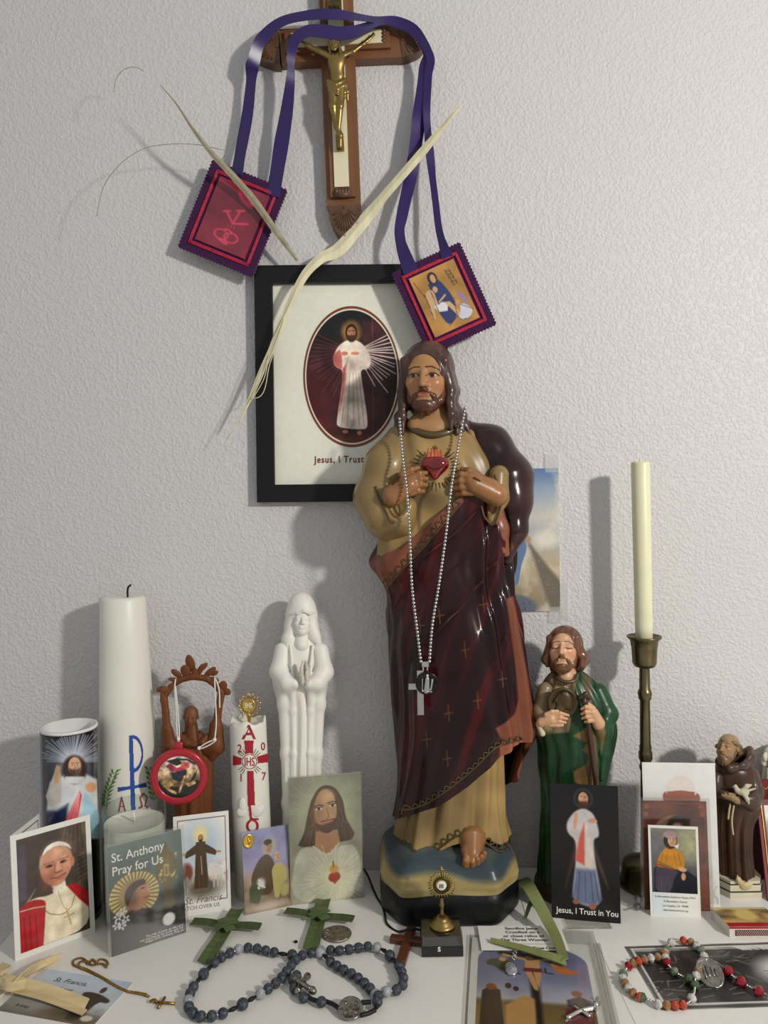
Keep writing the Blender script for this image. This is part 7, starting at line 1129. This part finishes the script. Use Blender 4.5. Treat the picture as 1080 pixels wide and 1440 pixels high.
for i in range(22):
    for j in range(4): x, y = .12+i*.038+(.019 if j % 2 else 0), .36+j*.13; gr.append(cs_.slab(.0002, 0, x, y, x+.013, y+.06, .0003))
o = mk('striker_dots', join(*gr), bpy.data.materials['white_cardboard'], mb, False); o['kind'] = 'stuff'
# glass beads by the cards
for i, (x, y, z, r_) in enumerate(((897, 1270, .0045, .0045),)): gb = thing('glass_bead_pair', 'two clear glass beads strung together beside the lady card', 'beads', T(897, 1273)); mk('bead', sphere(T(896, 1275, .004), .004, 14, 10), M_LID, gb); mk('bead', sphere(T(898, 1275, .004)+np.array([0, .0006, .0078]), .0045, 14, 10), M_LID, gb); mk('bead_core', join(tube([T(896, 1275, .001), T(898, 1275, .012)], .0008, 6)), M_STEEL, gb)
# clear empty pocket under the black card
ep = Card(np.array([T(792, 1300)[0], T(800, 1288)[1], .0009]), (1, -.02, 0), (-.02, -1, 0), .05, .026); e_ = thing('empty_pocket', 'empty clear plastic pocket under the black prayer card', 'plastic pocket', ep.at(.5, .5)); mk('film', ep.slab(.0006), M_FILMC, e_, False); mk('seam', join(tube([ep.at(0, 1, .0002), ep.at(1, 1, .0002), ep.at(1, 0, .0002)], .0006, 5)), M_FILMC, e_)
# red case with plush figure at the right edge
M_RC = mat('red_leather', (112, 24, 28), .5, var=(60, .2)); rc = thing('red_case', 'red leather case standing open with a framed picture, beside the friar statue', 'case', base_at(1100, .9)); Yr = .914; k = Yr/F
cA = Card(A(1066, 1098, Yr), (1, .1, 0), (0, 0, -1), .07, A(1066, 1098, Yr)[2]); mk('back_panel', cA.slab(.004), M_RC, rc, False); mk('gold_scroll', tube([cA.at(x, .075+.012*math.sin(x*60), .0004) for x in np.linspace(.02, .98, 90)], .0007, 5), M_GOLD, rc)
e = A(1062, 1140, .885); f_ = T(1081, 1268); cB = Card(A(1064, 1124, .904), (1, -.1, 0), nrm(T(1080, 1268)-A(1064, 1124, .904)), .06, np.linalg.norm(T(1080, 1268)-A(1064, 1124, .904))); mk('picture_frame', cB.slab(.004), M_RC, rc, False); VF, X, Y = cB.sheet(.0012, .12, .06, .95, .94, .0004); p = Paint(X, Y, (196, 190, 178)); p.noise(.3, 4); p.ell(.5, .5, .45, .42, (150, 132, 110), .6); p.rect(0, 0, 1, .1, (226, 224, 218), .04); friar(p, .52, .18, .92, .13, (96, 60, 48)); mk('picture', VF, M_FILM, rc, False, p.C); mk('gold_edge', tube([cB.at(.07, y, .0006) for y in np.linspace(.03, .97, 40)], .0006, 5), M_GOLD, rc)
mk('velvet_lining', box(T(1052, 1250)*[1, 0, 0]+[.014, .9085, 0], [T(1052, 1250)[0]+.035, .911, A(1060, 1150, .91)[2]]), mat('dark_red_velvet', (74, 10, 16), .9, sheen=.4), rc, False)
Qk = frame_px(.936); pk = thing('cream_figurine', 'cream wavy-haired figurine showing behind the red case', 'figurine', base_at(1089, .936)); rb = Robe(.936, [(1076, 1074, 1100, 9, 9), (1100, 1072, 1104, 12, 12), (1180, 1072, 1106, 13, 13), (1236, 1072, 1108, 14, 14)]); M_CRM = mat('cream_resin', (206, 200, 180), .55, var=(90, .08), bump=(160, .5)); mk('gown', rb.mesh(60, 60, zof(1085, 1077, .936), 0., bendy((.0006, 12, 0, 0, 1))), M_CRM, pk)
head(pk, Qk, 1088, 1064, 33, 2, (10, 5, 0), ((206, 200, 180),)*3, .7, (M_CRM, M_CRM), lambda L, u, R, E_, C_: [E_((0, .15, -.04), (.42, .38, .36))]+[E_((math.cos(a)*.42, .1+math.sin(a*1.3)*.35, .12*math.sin(a*3)), (.14, .2, .14)) for a in np.linspace(0, 6, 12)]+[E_((0, -.08, .5), (.25, .36, .4), .04, '-')], False, None)
for o in list(bpy.data.objects):
    if 'o' in o: del o['o']
